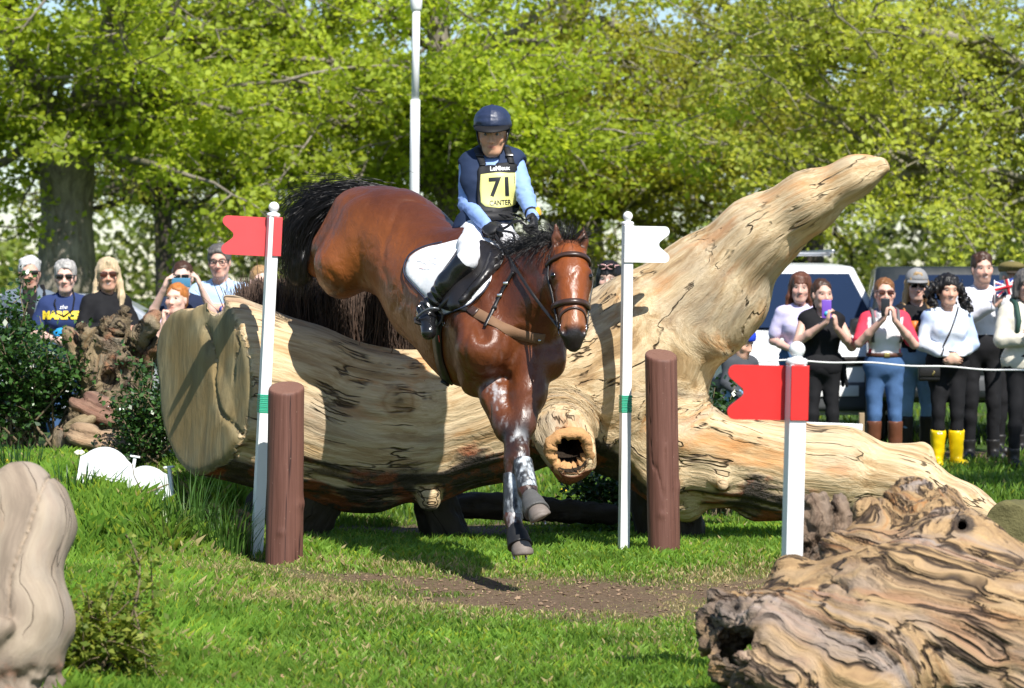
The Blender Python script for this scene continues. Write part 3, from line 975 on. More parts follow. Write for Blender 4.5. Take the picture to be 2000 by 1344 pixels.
def log_disp(V):
    g = spine_coords(V, ALLSP)
    cap = np.abs((V - CAPP) @ CAPN) < .035
    d = .012 * fbm(g * A(.7, 3.2, 3.2), 3, 1) + .013 * fbm(g * A(.55, 11, 11) + .22 * fbm(g * 2.2, 2, 9)[:, None], 3, 2)
    c = vnoise(g * A(.25, 6, 6) + .2 * fbm(g * 1.0, 2, 19)[:, None], 7)
    crack = np.clip(1 - np.abs(c) / .18, 0, 1) * np.clip(vnoise(g * 1.2, 8) * 2.2 - .1, 0, 1)
    d -= .013 * crack
    # saw marks and the check on the sawn end
    q = V - CAPP
    u = nrm(np.cross(CAPN, A(0, 0, 1))); w = np.cross(CAPN, u)
    a, b = q @ u, q @ w
    chk = np.clip(1 - np.abs(a * .75 + b * .5 + .05 * vnoise(q * 7, 4) - .02) / .012, 0, 1) * (np.abs(b) < .33)
    chk2 = np.clip(1 - np.abs(a + .12 + .04 * vnoise(q * 9, 5)) / .009, 0, 1) * (b < .0)
    ridge = np.clip((a * .8 + b * .55 + .05 * vnoise(q * 5, 6)) / .04, -1, 1) * .012
    dc = -.035 * np.maximum(chk, chk2) + ridge + .003 * fbm(q * A(9, 9, 3), 2, 3)
    return np.where(cap, dc, d)
KNOT = W(780, 785, 16.56)
def log_col(V, Nn):
    n = fbm(V * A(2.0, 2, 2.6), 3, 51)
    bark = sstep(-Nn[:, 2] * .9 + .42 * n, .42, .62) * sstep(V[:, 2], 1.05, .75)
    cap = (np.abs((V - CAPP) @ CAPN) < .03) & ((Nn @ CAPN) > .35)
    hol = SDF.dist(('c', 0, 0, 0, 0, (hc0, hc1, .098, .085, None)), V.astype(np.float32)) < .012
    bark = np.where(hol, 1.0, bark)  # hollow interior coloured near-black, its inner shade put into the colour
    kd = np.linalg.norm((V - KNOT) * A(1, .5, .9), axis=1) + .02 * fbm(V * 9, 2, 4)
    return np.stack([np.where(cap, 0, bark), cap * 1.0, np.where(hol, .93, np.clip(1 - kd / .11, 0, 1))], 1)
LOGROOT = thing('fallen_tree', 'huge pale barkless fallen tree trunk with a raised limb under the jumping horse', 'log', (0, 17.1, 0))
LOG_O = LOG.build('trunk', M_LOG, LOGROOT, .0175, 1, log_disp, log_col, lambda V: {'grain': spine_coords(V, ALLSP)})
# the pale broken rim round the hollow
def hollow_rim():
    r = np.random.default_rng(5)
    sd = nrm(np.cross(STN, A(0, 0, 1))); upv = np.cross(sd, STN)
    c = wr(1113, 883, 16.315, 0)[0]
    mb = MB()
    n = 46
    V = []
    for i in range(n):
        a = 2 * math.pi * i / n
        dr = sd * math.cos(a) + upv * math.sin(a)
        ro = .137 + .008 * math.sin(3 * a + 1) + r.normal(0, .003); ri = .098 + r.uniform(-.022, .004)
        if math.sin(a) < -.1 and math.cos(a) < .6: ro += .02
        V += [c + dr * ro - STN * .06, c + dr * (ro - .004) + STN * .02, c + dr * ri + STN * (.016 + r.normal(0, .006)), c + dr * (ri - .008) - STN * .05]
    q = []
    for i in range(n):
        j = (i + 1) % n
        for k in range(3): q.append([4 * i + k, 4 * i + k + 1, 4 * j + k + 1, 4 * j + k])
    mb.add(np.array(V), [f[::-1] for f in q])
    mb.build('hollow_rim', plain('fresh_rim_wood', (.47, .26, .115), .8, .2, .3, 14, .8, 40, .01), LOGROOT)
hollow_rim()

# ---- sawn support pieces under the log
def rough_chunk(name, label, cat, prims, mat, res=.014, seed=0, amp=.02, sc=9., group=None, colfn=None, spines=None, k=.03, disp=None):
    s = SDF()
    for p in prims:
        if isinstance(p[0], str): s.cut(*p[1:])
        else: s.cone(p[0], p[1], p[2], p[3], p[4] if len(p) > 4 else k, p[5] if len(p) > 5 else 0)
    c = np.mean([p[0] for p in prims if not isinstance(p[0], str)], axis=0)
    z0 = float(ground_z(A(c[0]), A(c[1]))[0])
    root = thing(name, label, cat, (c[0], c[1], z0), group)
    sp = spines or [[(p[0], p[2]), (p[1], p[3])] for p in prims if not (isinstance(p[0], str)) and (len(p) < 6 or p[5] == 0)]
    def dd(V):
        g = spine_coords(V, sp)
        return amp * fbm(g * A(sc * .3, sc, sc), 3, seed) + amp * .5 * fbm(V * sc * 2.2, 2, seed + 5)
    o = s.build('wood', mat, root, res, 1, disp or dd, colfn or (lambda V, N: np.zeros((len(V), 3))), lambda V: {'grain': spine_coords(V, sp)})
    return root, o
M_DARKLOG = wood_material('dark_bark_log', (.055, .042, .03), (.04, .03, .02), (.02, .015, .011), gs=7, orange=.1, greyamt=.0)  # bark wood darkened in colour to match the shade under the log
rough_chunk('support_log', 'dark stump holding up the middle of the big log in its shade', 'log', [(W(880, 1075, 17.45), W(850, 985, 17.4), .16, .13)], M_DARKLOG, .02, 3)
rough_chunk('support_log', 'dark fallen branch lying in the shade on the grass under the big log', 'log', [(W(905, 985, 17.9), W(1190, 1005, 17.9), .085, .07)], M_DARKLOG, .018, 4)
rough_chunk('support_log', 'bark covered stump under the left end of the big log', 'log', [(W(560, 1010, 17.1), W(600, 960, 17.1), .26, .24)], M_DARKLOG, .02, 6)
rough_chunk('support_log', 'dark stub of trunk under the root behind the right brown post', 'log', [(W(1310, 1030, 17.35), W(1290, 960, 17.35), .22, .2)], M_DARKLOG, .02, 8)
M_BROKEN = wood_material('broken_red_wood', (.33, .20, .10), (.22, .12, .06), (.11, .06, .035), gs=7, orange=.6, bumpd=.04)
rough_chunk('wood_chunk', 'broken chunk of reddish wood in the grass beside the foot of the left white pole', 'log', [(W(478, 1072, 16.25), W(474, 1022, 16.3), .055, .05), (W(484, 1010, 16.3), W(466, 1000, 16.35), .035, .03)], M_BROKEN, .01, 9, .02, 16)
# mossy sawn log beyond the root
rough_chunk('sawn_log', 'short mossy log showing its round sawn end at the right edge', 'log',
            [(W(1968, 1028, 16.1), W(2075, 1012, 16.9), .135, .14, .02), ('cut', W(1962, 1030, 16.08), A(-.12, -1, .12))],
            plain('mossy_sawn_wood', (.115, .105, .045), .9, .2, .45, 9, .8, 60, .01), .012, 10, .008, 8)
# ---- the dark posts
def post(label, px_t, px_b, yt, yb, rpx, Y, seed, lean=0):
    root = thing('wooden_post', label, 'post', (*W(px_b, yb, Y)[:2], 0), 'brown posts in front of the log')
    s = SDF()
    a, b = W(px_b, yb + 22, Y), W(px_t, yt - 40, Y + .02)
    r = rpx * Y / F
    s.cone(a, b, r * 1.0, r * .97, .01)
    tp = W(px_t, yt + 6, Y)
    s.cut(tp, A(-.10 + lean, -.33, 1), .012)
    sp = [[(a, r), (b, r)]]
    def dd(V):
        g = spine_coords(V, sp)
        c = vnoise(g * A(1.0, 24, 24), seed)
        kn = np.exp(-(((V - W(px_b - 6, yb - 72, Y - r)) / .022) ** 2).sum(1))
        bulge = np.exp(-(((V - (W(px_b + 34, yb - 128, Y))) / A(.03, .08, .03)) ** 2).sum(1))
        return .004 * fbm(g * A(1.5, 9, 9), 3, seed) - .006 * np.clip(1 - np.abs(c) / .05, 0, 1) * (vnoise(g * A(1.2, 6, 6), seed + 3) > -.1) + .006 * kn + .008 * bulge
    s.build('post', M_POST, root, .0085, 1, dd, lambda V, N: np.stack([sstep((V - tp) @ nrm(A(-.1 + lean, -.33, 1)), -.006, .0), 0 * V[:, 0], 0 * V[:, 0]], 1), lambda V: {'grain': spine_coords(V, sp)})
    return root
def post_material():
    t = NT('brown_stained_post')
    g = t.attr('grain', 'Vector')
    v = t.mapping(g, (.035, 1, 1))
    n1, n2 = t.noise(v, 60, 4, .65), t.noise(t.mapping(g, (.2, 1, 1)), 6, 4)
    c = t.ramp(n1, [(.3, (.095, .038, .026)), (.55, (.135, .058, .042)), (.75, (.165, .075, .055))])
    c = t.mix(t.ramp(n2, [(.5, (0,) * 3), (.7, (.5,) * 3)]), c, (.15, .072, .055))
    ck = t.ramp(t.math('ABSOLUTE', t.math('SUBTRACT', t.noise(t.mapping(g, (.02, 1, 1)), 17, 2, .5), .5)), [(0, (1,) * 3), (.012, (0,) * 3)])
    c = t.mix(ck, c, (.03, .012, .01))
    sep = t.n('ShaderNodeSeparateColor'); t.l(t.attr('Col'), sep.inputs[0])
    c = t.mix(sep.outputs[0], c, (.17, .085, .06))
    c = t.mix(t.ramp(t.noise(g, 75, 2), [(.70, (0,) * 3), (.76, (.6,) * 3)]), c, (.3, .2, .15))
    t.pbsdf(c, .62, .35, normal=t.bump(n1, .5, .006))
    return t.m
M_POST = post_material()
post('dark brown round post with a flat top beside the leaning red flag pole', 560, 554, 752, 1112, 35.5, 15.75, 31, .08)
post('dark brown round wooden post with a slanted top beside the white flag pole', 1290, 1298, 688, 1078, 32.5, 16.2, 47, .18)

# ---- flag poles
M_WHITE = plain('white_gloss_paint', (.80, .81, .82), .35, .5, .04, 9, .05, 60, .001)
M_RED = plain('red_painted_board', (.62, .022, .020), .42, .5, .10, 7, .06, 50, .001)
M_REDFACE = plain('red_board_sunfaded', (.66, .07, .075), .42, .5, .08, 7, .06, 50, .001)
M_GREENT = plain('green_tape', (.03, .36, .22), .35, .5, .1, 40, .3, 300, .001)
def flag_pole(name, label, foot, top, w, ball, flagw, flagh, side, mat, tape=None, yaw=0.0, group='flag poles marking the jump', pinch=True, plate_over=0.0, fb=0.0):
    """foot/top: centre of pole ends; side: -1 board to the left, +1 to the right"""
    foot, top = np.asarray(foot, float), np.asarray(top, float)
    root = thing(name, label, 'flag pole', (foot[0], foot[1], 0), group)
    ax = nrm(top - foot)
    L = np.linalg.norm(top - foot)
    cy, sy = math.cos(yaw), math.sin(yaw)
    X = nrm(A(cy, sy, 0) - ax * np.dot(A(cy, sy, 0), ax)); Yv = np.cross(ax, X)
    R = np.array([X, Yv, ax])
    MB().box(foot + ax * L / 2, (w, w, L), R, w * .06).build('pole', M_WHITE, root, False)
    prof = [(.001, 0), (w * .56, 0), (w * .62, w * .08), (w * .62, w * .30), (w * .5, w * .38), (w * .34, w * .42), (w * .30, w * .52)]
    for i in range(13):
        a = -math.pi / 2 + .62 + (math.pi - .62) * i / 12
        prof.append((max(ball * math.cos(a), .0005), w * .52 + ball * (math.sin(a) + math.cos(.62) * .98)))
    MB().lathe(prof, top, 26, R).build('finial', M_WHITE, root)
    # board with a swallow tail, thick and rounded
    t_ = .009
    h, b = flagh / 2, flagw
    poly = [(-w * .5 - plate_over, -h), (b - h * .34, -h)]
    for i in range(7):
        a = -math.pi / 2 + i * (math.pi * .80) / 6
        poly.append((b - h * .28 + h * .28 * math.cos(a), -h + h * .28 + h * .28 * math.sin(a)))
    for i in range(7):
        a = math.pi * 1.22 - i * (math.pi * .44) / 6
        poly.append((b - h * .60 + h * .24 * (1 + math.cos(a)), h * .24 * math.sin(a)))
    for i in range(7):
        a = -math.pi * .30 + i * (math.pi * .80) / 6
        poly.append((b - h * .28 + h * .28 * math.cos(a), h - h * .28 + h * .28 * math.sin(a)))
    poly += [(b - h * .34, h), (-w * .5 - plate_over, h)]
    if side < 0: poly = [(-x, z) for x, z in poly][::-1]
    c = top - ax * (flagh / 2 + .004)
    y0 = -w / 2 - t_ - .001 if fb <= 0 else w / 2 + .001
    MB().prism(poly, y0, y0 + t_, R, c).build('board', mat, root, False)
    if tape:
        q = foot + ax * tape[0]
        mb = MB()
        for k in range(tape[2]):
            mb.box(q + ax * (k * tape[1] / tape[2]), (w * 1.10 + .003 * (k % 2), w * 1.10 + .003 * (k % 2), tape[1] / tape[2] * .9), R, .003)
        mb.build('tape_band', M_GREENT, root, False)
    return root, R
Yp = 16.15
sc_ = Yp / F
fp_l, R_l = flag_pole('flag_pole', 'leaning white pole with a red swallow-tailed board on its left, nearest the sawn log end', W(501, 1092, Yp), W(534, 424, Yp), 21 * sc_, 10.5 * sc_, 98 * sc_, 76 * sc_, -1, M_REDFACE, (W(501, 1086, Yp)[2] * 0 + .83, .105, 10), yaw=.32, fb=1)
# the second red board fixed on the front face of the same pole
ax_l = R_l[2]
MB().box(W(533, 424, Yp) - ax_l * (38 * sc_) + R_l[0] * 8 * sc_ - R_l[1] * 13 * sc_, (17 * sc_, .008, 76 * sc_), R_l, .002).build('front_strip', M_REDFACE, fp_l, False)
Yp = 16.42
sc_ = Yp / F
fp_w, R_w = flag_pole('flag_pole', 'upright white pole with a white swallow-tailed board on its right', W(1218, 1084, Yp), W(1226, 440, Yp), 19 * sc_, 9.6 * sc_, 82 * sc_, 71 * sc_, 1, M_WHITE, (.82, .10, 10), yaw=.25)
for k, dz in enumerate((12, 36, 62)):
    mb = MB().lathe([(.0005, 0), (.0035, .0), (.0035, .002), (.0005, .003)], W(1217.5, 444 + dz, Yp) - A(.008, .001, 0) - R_w[1] * (9.5 * sc_ + .011), 8, np.array([R_w[0], R_w[2], -R_w[1]]))
    mb.build('screw', plain('screw_steel', (.45, .45, .47), .35, .5, metal=1.0, bump=0), fp_w)
Yn = 10.75
sn_ = Yn / F
fp_n, R_n = flag_pole('flag_pole', 'short thick white pole with a bright red board, nearest the camera behind the foreground stump', A(*W(1541, 1330, Yn)), W(1556, 713, Yn), 34 * sn_, 16.0 * sn_, 133 * sn_, 107 * sn_, -1, M_RED, None, yaw=.20, fb=1)
MB().box(W(1556, 713, Yn) - R_n[2] * (54 * sn_) + R_n[0] * 1.5 * sn_ - R_n[1] * (19.5 * sn_), (36 * sn_, .008, 107 * sn_), R_n, .002).build('front_strip', M_RED, fp_n, False)

# ---- tall white post behind the horse
yT = 27.0
tp = thing('tall_white_pole', 'tall thin white pole behind the horse running up out of the picture', 'pole', (*W(811, 900, yT)[:2], 0))
sT = yT / F
mb = MB()
mb.tube(np.array([W(808, 885, yT), W(810, 300, yT), W(811, 195, yT)]), 9.5 * sT, 16)
mb.build('lower_tube', M_WHITE, tp)
MB().tube(np.array([W(811, 200, yT), W(813, 20, yT)]), 7.6 * sT, 16).build('upper_tube', M_WHITE, tp)
MB().lathe([(.001, -.10), (7.5 * sT, -.10), (11 * sT, -.075), (12 * sT, .0), (12 * sT, .28), (9 * sT, .32), (.001, .33)], W(813, 2, yT), 18).build('lamp_head', M_WHITE, tp)

# ---- foreground stumps
M_ST = wood_material('old_twisted_stump_wood', (.42, .28, .14), (.30, .19, .095), (.16, .105, .065), crack=(.03, .018, .012), grey=(.28, .24, .225), red=(.07, .045, .03), gs=12, crackw=.045, orange=.6, greyamt=.8, bumpd=.03, swirl=.45, gate=(.34, .46))
Yr = 10.35
sp1 = [[wr(1790, 1035, 10.7, 92), wr(1870, 1165, 10.45, 142), wr(2060, 1345, 10.2, 205)],
       [wr(1560, 1190, 10.45, 85), wr(1750, 1230, 10.2, 150), wr(2050, 1330, 9.95, 190)],
       [wr(1430, 1240, 10.35, 62), wr(1520, 1270, 10.2, 90), wr(1700, 1360, 10.0, 130)]]
ST = SDF()
for s_ in sp1: ST.chain(s_, .14)
ST.cone(*[w[0] for w in (wr(1690, 1000, 10.6, 0), wr(1730, 1130, 10.5, 0))], .06, .17, .06)
ST.cone(*[w[0] for w in (wr(1630, 1070, 10.55, 0), wr(1690, 1150, 10.45, 0))], .06, .14, .06)
ST.cone(*[w[0] for w in (wr(1780, 965, 10.72, 0), wr(1810, 1060, 10.6, 0))], .045, .14, .06)
ST.cone(*[w[0] for w in (wr(1850, 975, 10.8, 0), wr(1860, 1080, 10.65, 0))], .05, .13, .06)
ST.cone(*[w[0] for w in (wr(1888, 1040, 10.8, 0), wr(1915, 1150, 10.6, 0))], .05, .12, .06)
ST.cone(*[w[0] for w in (wr(1410, 1172, 10.45, 0), wr(1520, 1185, 10.4, 0))], .03, .05, .03)     # upper prong
ST.cone(*[w[0] for w in (wr(1385, 1215, 10.4, 0), wr(1500, 1230, 10.35, 0))], .045, .08, .05)
ST.cone(*[w[0] for w in (wr(1392, 1290, 10.2, 0), wr(1480, 1330, 10.15, 0))], .03, .09, .05)
ST.cone(*[w[0] for w in (wr(1470, 1300, 10.05, 0), wr(1560, 1340, 10.0, 0))], .06, .13, .05)
ST.cone(*[w[0] for w in (wr(1545, 1115, 10.5, 0), wr(1590, 1150, 10.5, 0))], .055, .07, .05)     # knob
ST.cone(*[w[0] for w in (wr(1440, 1262, 10.1, 0), wr(1475, 1270, 10.4, 0))], .06, .05, .03, op=1)   # dark cavity at the left end
ST.cone(*[w[0] for w in (wr(1410, 1245, 10.15, 0), wr(1440, 1290, 10.3, 0))], .035, .06, .03, op=1)
ST.cone(*[w[0] for w in (wr(1440, 1192, 10.25, 0), wr(1475, 1190, 10.45, 0))], .016, .016, .02, op=1)
ST.cone(*[w[0] for w in (wr(1880, 1025, 10.3, 0), wr(1888, 1040, 10.75, 0))], .022, .03, .02, op=1)  # hole near the top
ST.cone(*[w[0] for w in (wr(1706, 1250, 9.8, 0), wr(1700, 1255, 10.3, 0))], .014, .012, .02, op=1)
SPX = sp1 + [[wr(1780, 965, 10.72, 50), wr(1810, 1060, 10.6, 80)]]
def st_disp(V):
    g = spine_coords(V, SPX, 5.)
    w = .30 * fbm(V * 3.6, 2, 71)[:, None] + .10 * fbm(V * 9, 2, 72)[:, None]
    gg = g + w * A(.2, .16, .16)
    d = .014 * fbm(gg * A(.8, 5, 5), 3, 3) + .009 * fbm(gg * A(.9, 26, 26), 2, 4)
    c = vnoise(gg * A(1.2, 13, 13), 6)
    d -= .024 * np.clip(1 - np.abs(c) / .13, 0, 1) * np.clip(vnoise(g * 3.1, 9) * 2 + .45, 0, 1)
    c2 = vnoise(gg * A(1.0, 30, 30), 16)
    d -= .007 * np.clip(1 - np.abs(c2) / .14, 0, 1)
    e = sstep(W(1520, 0, 10.4)[0] - V[:, 0], 0, .2)
    return d + e * (.03 * fbm(V * 16, 3, 12) + .02 * fbm(V * 40, 2, 13))
def st_grain(V):
    g = spine_coords(V, SPX, 5.)
    w = .30 * fbm(V * 3.6, 2, 71)[:, None] + .10 * fbm(V * 9, 2, 72)[:, None]
    return g + w * A(.2, .16, .16)
def st_col(V, N):
    e = sstep(W(1520, 0, 10.4)[0] - V[:, 0] + .10 * fbm(V * 9, 2, 3), 0, .16) * .55 * (fbm(V * 12, 2, 5) > -.2)
    cav = np.zeros(len(V))
    for pr in ST.P:
        if pr[4] == 1: cav = np.maximum(cav, SDF.dist(pr, V.astype(np.float32)) < .02)
    return np.stack([np.maximum(e, cav * .9), 0 * e, 0 * e], 1)
stump_r = thing('tree_stump', 'big twisted weathered root stump with flowing grain in the right foreground', 'stump', (*W(1750, 1340, 10.3)[:2], 0), 'weathered stumps round the jump')
ST.build('wood', M_ST, stump_r, .0086, 1, st_disp, st_col, lambda V: {'grain': st_grain(V)})
# grey jagged shell left standing behind it
rough_chunk('stump_splinter', 'jagged dark grey splinter of stump standing just right of the near white pole', 'stump',
            [(W(1600, 1090, 10.95), W(1590, 985, 10.95), .085, .05), (W(1640, 1080, 10.95), W(1645, 975, 10.97), .08, .03), (W(1600, 1010, 10.85), W(1612, 1050, 10.8), .03, .05, .02, 1), (W(1620, 1110, 10.95), W(1610, 1330, 10.95), .11, .14)],
            wood_material('grey_splinter', (.23, .165, .115), (.135, .09, .062), (.045, .03, .024), gs=12, orange=.3, bumpd=.03), .008, 14, .030, 16)
# smooth stump at the left edge
M_ST2 = wood_material('smooth_grey_stump_wood', (.33, .265, .195), (.245, .19, .14), (.13, .10, .075), crack=(.07, .045, .03), grey=(.26, .24, .225), gs=5.5, crackw=.006, orange=.2, greyamt=.6, bumpd=.009)
sp2 = [[wr(42, 955, 10.5, 56), wr(72, 1030, 10.42, 62), wr(46, 1105, 10.35, 58), wr(40, 1165, 10.33, 66), wr(52, 1222, 10.3, 78), wr(36, 1270, 10.25, 66)]]
S2 = SDF().chain(sp2[0], .10)
S2.cone(*[w[0] for w in (wr(95, 985, 10.5, 0), wr(126, 1028, 10.5, 0))], .06, .03, .05)
S2.cone(*[w[0] for w in (wr(-20, 1000, 10.5, 0), wr(-70, 1260, 10.4, 0))], .13, .22, .1)
S2.cone(*[w[0] for w in (wr(10, 1225, 10.1, 0), wr(-20, 1235, 10.1, 0))], .03, .06, .04)
S2.cone(*[w[0] for w in (wr(55, 1320, 10.1, 0), wr(30, 1330, 10.1, 0))], .065, .07, .05, op=1)
S2.cone(*[w[0] for w in (wr(100, 1300, 10.25, 0), wr(85, 1400, 10.3, 0))], .02, .05, .03)
S2.cone(*[w[0] for w in (wr(0, 1310, 10.3, 0), wr(-20, 1420, 10.3, 0))], .2, .28, .08)
def s2_disp(V):
    d = .010 * fbm(V * A(6, 6, 2.2), 3, 5) + .003 * fbm(V * A(26, 26, 4) + .5 * fbm(V * 4, 2, 2)[:, None], 2, 6)
    cl = W(70, 0, 10.4)[0] + .035 * vnoise(np.stack([V[:, 2] * 4, V[:, 2] * 0, V[:, 2] * 0], 1), 3) + .09 * (V[:, 2] - .5)
    crack = np.clip(1 - np.abs(V[:, 0] - (W(72, 0, 10.4)[0] + .055 * np.sin(V[:, 2] * 5.2 + 2.6) + .01 * vnoise(V * 12, 8))) / .006, 0, 1) * (V[:, 2] > .35) * (V[:, 2] < .86)
    low = sstep(V[:, 2], .22, .10)
    return d - .02 * crack + low * (.03 * fbm(V * 14, 3, 9))
def s2_col(V, N):
    low = sstep(V[:, 2] + .05 * fbm(V * 10, 2, 3), .20, .12)
    return np.stack([low * .5, 0 * low, 0 * low], 1)
stump_l = thing('tree_stump', 'smooth pale grey stump with a long crack at the left edge of the foreground', 'stump', (*W(30, 1340, 10.4)[:2], 0), 'weathered stumps round the jump')
S2.build('wood', M_ST2, stump_l, .0085, 1, s2_disp, s2_col, lambda V: {'grain': spine_coords(V, sp2)})

# broken stump behind the left bank
M_ST3 = wood_material('rotten_stump_wood', (.30, .23, .135), (.21, .155, .085), (.10, .07, .04), gs=8, crackw=.05, orange=.4, greyamt=.5, bumpd=.05)
Yb = 19.3
sb = [(W(215, 860, Yb), W(220, 700, Yb), .24, .17, .06), (W(205, 740, Yb), W(230, 640, Yb - .05), .15, .09, .05), (W(185, 720, Yb), W(178, 655, Yb), .10, .06, .04),
      (W(250, 690, Yb), W(300, 625, Yb - .2), .075, .062, .03), (W(275, 720, Yb), W(312, 670, Yb - .1), .06, .045, .03), (W(262, 760, Yb), W(280, 700, Yb), .10, .06, .04),
      (W(150, 690, Yb + .1), W(135, 655, Yb + .1), .09, .05, .04), (W(232, 640, Yb - .05), W(242, 610, Yb - .05), .06, .03, .03), (W(205, 640, Yb - .05), W(205, 620, Yb - .05), .045, .02, .03),
      (W(170, 680, Yb), W(162, 640, Yb), .04, .02, .03), (W(170, 800, Yb), W(150, 860, Yb), .10, .14, .05), (W(270, 800, Yb), W(285, 850, Yb), .09, .06, .05),
      (W(195, 715, Yb - .35), W(215, 745, Yb - .15), .06, .05, .03, 1), (W(240, 745, Yb - .4), W(246, 720, Yb - .15), .04, .06, .03, 1), ('cut', W(302, 618, Yb - .2), A(.75, -.5, .3))]
rough_chunk('broken_stump', 'rotten broken tree stump with snapped branches in front of the blonde woman', 'stump', sb, M_ST3, .0125, 20, .035, 9, colfn=lambda V, N: np.stack([np.clip(fbm(V * 5, 3, 2) * 1.2, 0, .5), 0 * V[:, 0], 0 * V[:, 0]], 1))
def slab(label, cs, size, rot, mat, seed, nm='wood_slab'):
    """a split slab with a ragged outline and stepped faces"""
    s = SDF()
    R = np.array(Matrix.Rotation(rot[0], 3, 'Y') @ Matrix.Rotation(rot[1], 3, 'X') @ Matrix.Rotation(rot[2], 3, 'Z')).T
    r = np.random.default_rng(seed)
    for i in range(5):
        o = A(r.uniform(-.5, .5) * size[0], r.uniform(-.3, .3) * size[1], r.uniform(-.35, .35) * size[2])
        s.ell(cs + o @ R, A(size[0] * r.uniform(.4, .7), size[1] * r.uniform(.6, 1), size[2] * r.uniform(.4, .75)), R, .02)
    root = thing(nm, label, 'wood slab', (cs[0], cs[1], float(ground_z(A(cs[0]), A(cs[1]))[0])), 'split slabs of wood below the broken stump')
    sp = [[(cs - R[0] * size[0], .1), (cs + R[0] * size[0], .1)]]
    def dd(V):
        q = (V - cs) @ R.T
        st = np.floor(q[:, 2] * 22 + .8 * vnoise(q * A(3, 3, 9), seed)) % 2
        return .016 * st + .02 * fbm(q * A(4, 9, 14), 3, seed)
    s.build('wood', mat, root, .010, 1, dd, lambda V, N: np.zeros((len(V), 3)), lambda V: {'grain': spine_coords(V, sp)})
M_SL1 = wood_material('split_brown_slab', (.36, .25, .155), (.27, .18, .11), (.14, .09, .055), gs=8, orange=.3, bumpd=.05)
M_SL2 = wood_material('split_red_slab', (.24, .14, .095), (.16, .085, .06), (.08, .045, .035), gs=8, orange=.3, bumpd=.05)
slab('light brown split slab of wood lying on the turf, lowest of the three', W(186, 862, 18.75), (.24, .12, .10), (.22, .1, 0), M_SL1, 1)
slab('dark reddish split slab of wood leaning on the broken stump, highest of the three', W(205, 806, 18.95), (.25, .12, .10), (.42, .1, 0), M_SL2, 2)
slab('narrow mossy strip of split wood between the two larger slabs', W(158, 822, 18.85), (.13, .07, .05), (-.45, 0, 0), M_ST3, 3)

# ---- birch brush packed on top of the log
def brush():
    r = np.random.default_rng(17)
    root = thing('brush_fence', 'dark birch twigs packed upright on top of the big log', 'brush fence', W(650, 680, 17.15))
    mb = MB()
    n = 6500
    for i in range(n):
        u = r.random()
        px = 470 + u * 420
        Y = r.uniform(17.04, 17.50)
        top = np.interp(px, [470, 510, 560, 600, 640, 700, 760, 820, 890], [565, 553, 552, 550, 552, 556, 572, 600, 640]) + r.normal(0, 7) + (Y - 17.2) * 10
        bot = np.interp(px, [470, 540, 600, 700, 800, 890], [640, 645, 668, 705, 715, 710])
        if px > 660 and r.random() < .12: continue
        a = W(px + r.normal(0, 10), bot + 55, Y)
        b = W(px + r.normal(0, 15), top, Y + r.normal(0, .03))
        if r.random() < .12: b = a + (b - a) * .7 + r.normal(0, .12, 3)
        t = np.linspace(0, 1, 4)[:, None]
        P = a + (b - a) * t + r.normal(0, .012, (4, 3)) * t
        c = A(.045, .028, .020) * r.uniform(.5, 2.2)
        mb.tube(P, np.linspace(.0034, .0014, 4) * r.uniform(.6, 1.4), 3, c)
    o = mb.build('twigs', plain('birch_twig', (.05, .03, .02), .75, .3, .2, 30, 0, attr=True), root)
    tag(o, kind='stuff')
    # loose twigs hanging over the front of the log
    for k in range(16):
        px = r.uniform(560, 830); y0 = np.interp(px, [540, 600, 700, 800], [650, 668, 700, 712])
        p = W(px, y0, 16.9)
        P = [p]
        d = nrm(A(r.normal(0, .7), -.55, -.45))
        for j in range(6):
            d = nrm(d + r.normal(0, .3, 3) + A(0, .02, -.12)); P.append(P[-1] + d * r.uniform(.03, .05))
        P = np.array(P)
        m2 = MB().tube(P, np.linspace(.0035, .0012, 7), 4)
        m2.tube(np.array([P[3], P[3] + nrm(r.normal(0, 1, 3)) * .07]), [.002, .001], 4)
        m2.build('loose_twig', plain('red_twig', (.085, .035, .022), .7), root)
    return root
brush()

# ---- low white border panels on the bank
def border_panel(label, c, w, h, yaw, tilt, post_right=True):
    root = thing('border_panel', label, 'border panel', c, 'low white border panels on the bank')
    R = np.array((Matrix.Rotation(yaw, 3, 'Z') @ Matrix.Rotation(tilt, 3, 'Y') @ Matrix.Rotation(-.12, 3, 'X'))).T
    poly = [(-w / 2, -.02), (-w / 2, h * .72)]
    for i in range(13):
        t = i / 12
        poly.append((-w / 2 + .03 + (w - .06) * t, h * (.80 + .22 * math.sin(math.pi * t) ** .8)))
    poly += [(w / 2, h * .72), (w / 2, -.02), (w / 2 - .045, -.02)]
    for i in range(9):
        t = i / 8
        poly.append((w / 2 - .06 - (w - .12) * t, .045 + .035 * math.sin(math.pi * t) ** .5))
    poly += [(-w / 2 + .045, -.02)]
    c = np.asarray(c, float)
    MB().prism(poly[::-1], -.008, .008, R, c).build('panel', M_PLAST, root, False)
    mb = MB()
    mb.box(c + A(w / 2 + .012, 0, h * .42) @ R, (.02, .03, h * .92), R, .003)
    mb.build('edge_post', M_PLAST, root, False)
    MB().box(c + A(w / 2 + .012, 0, h * .90) @ R, (.06, .045, .012), R, .003).build('post_cap', M_PLAST, root, False)
    MB().box(c + A(0, -.010, .095) @ R, (w * .86, .006, .008), R, .002).build('lower_rib', M_PLAST, root, False)
M_PLAST = plain('white_plastic', (.72, .75, .77), .45, .5, .05, 14, .05)
border_panel('white plastic border panel on the bank, the left one of the two', W(197, 962, 17.2), .31, .27, .1, .16)
border_panel('white plastic border panel with a twig across it, tipped over to the right', W(288, 990, 17.0), .29, .24, -.12, -.14)
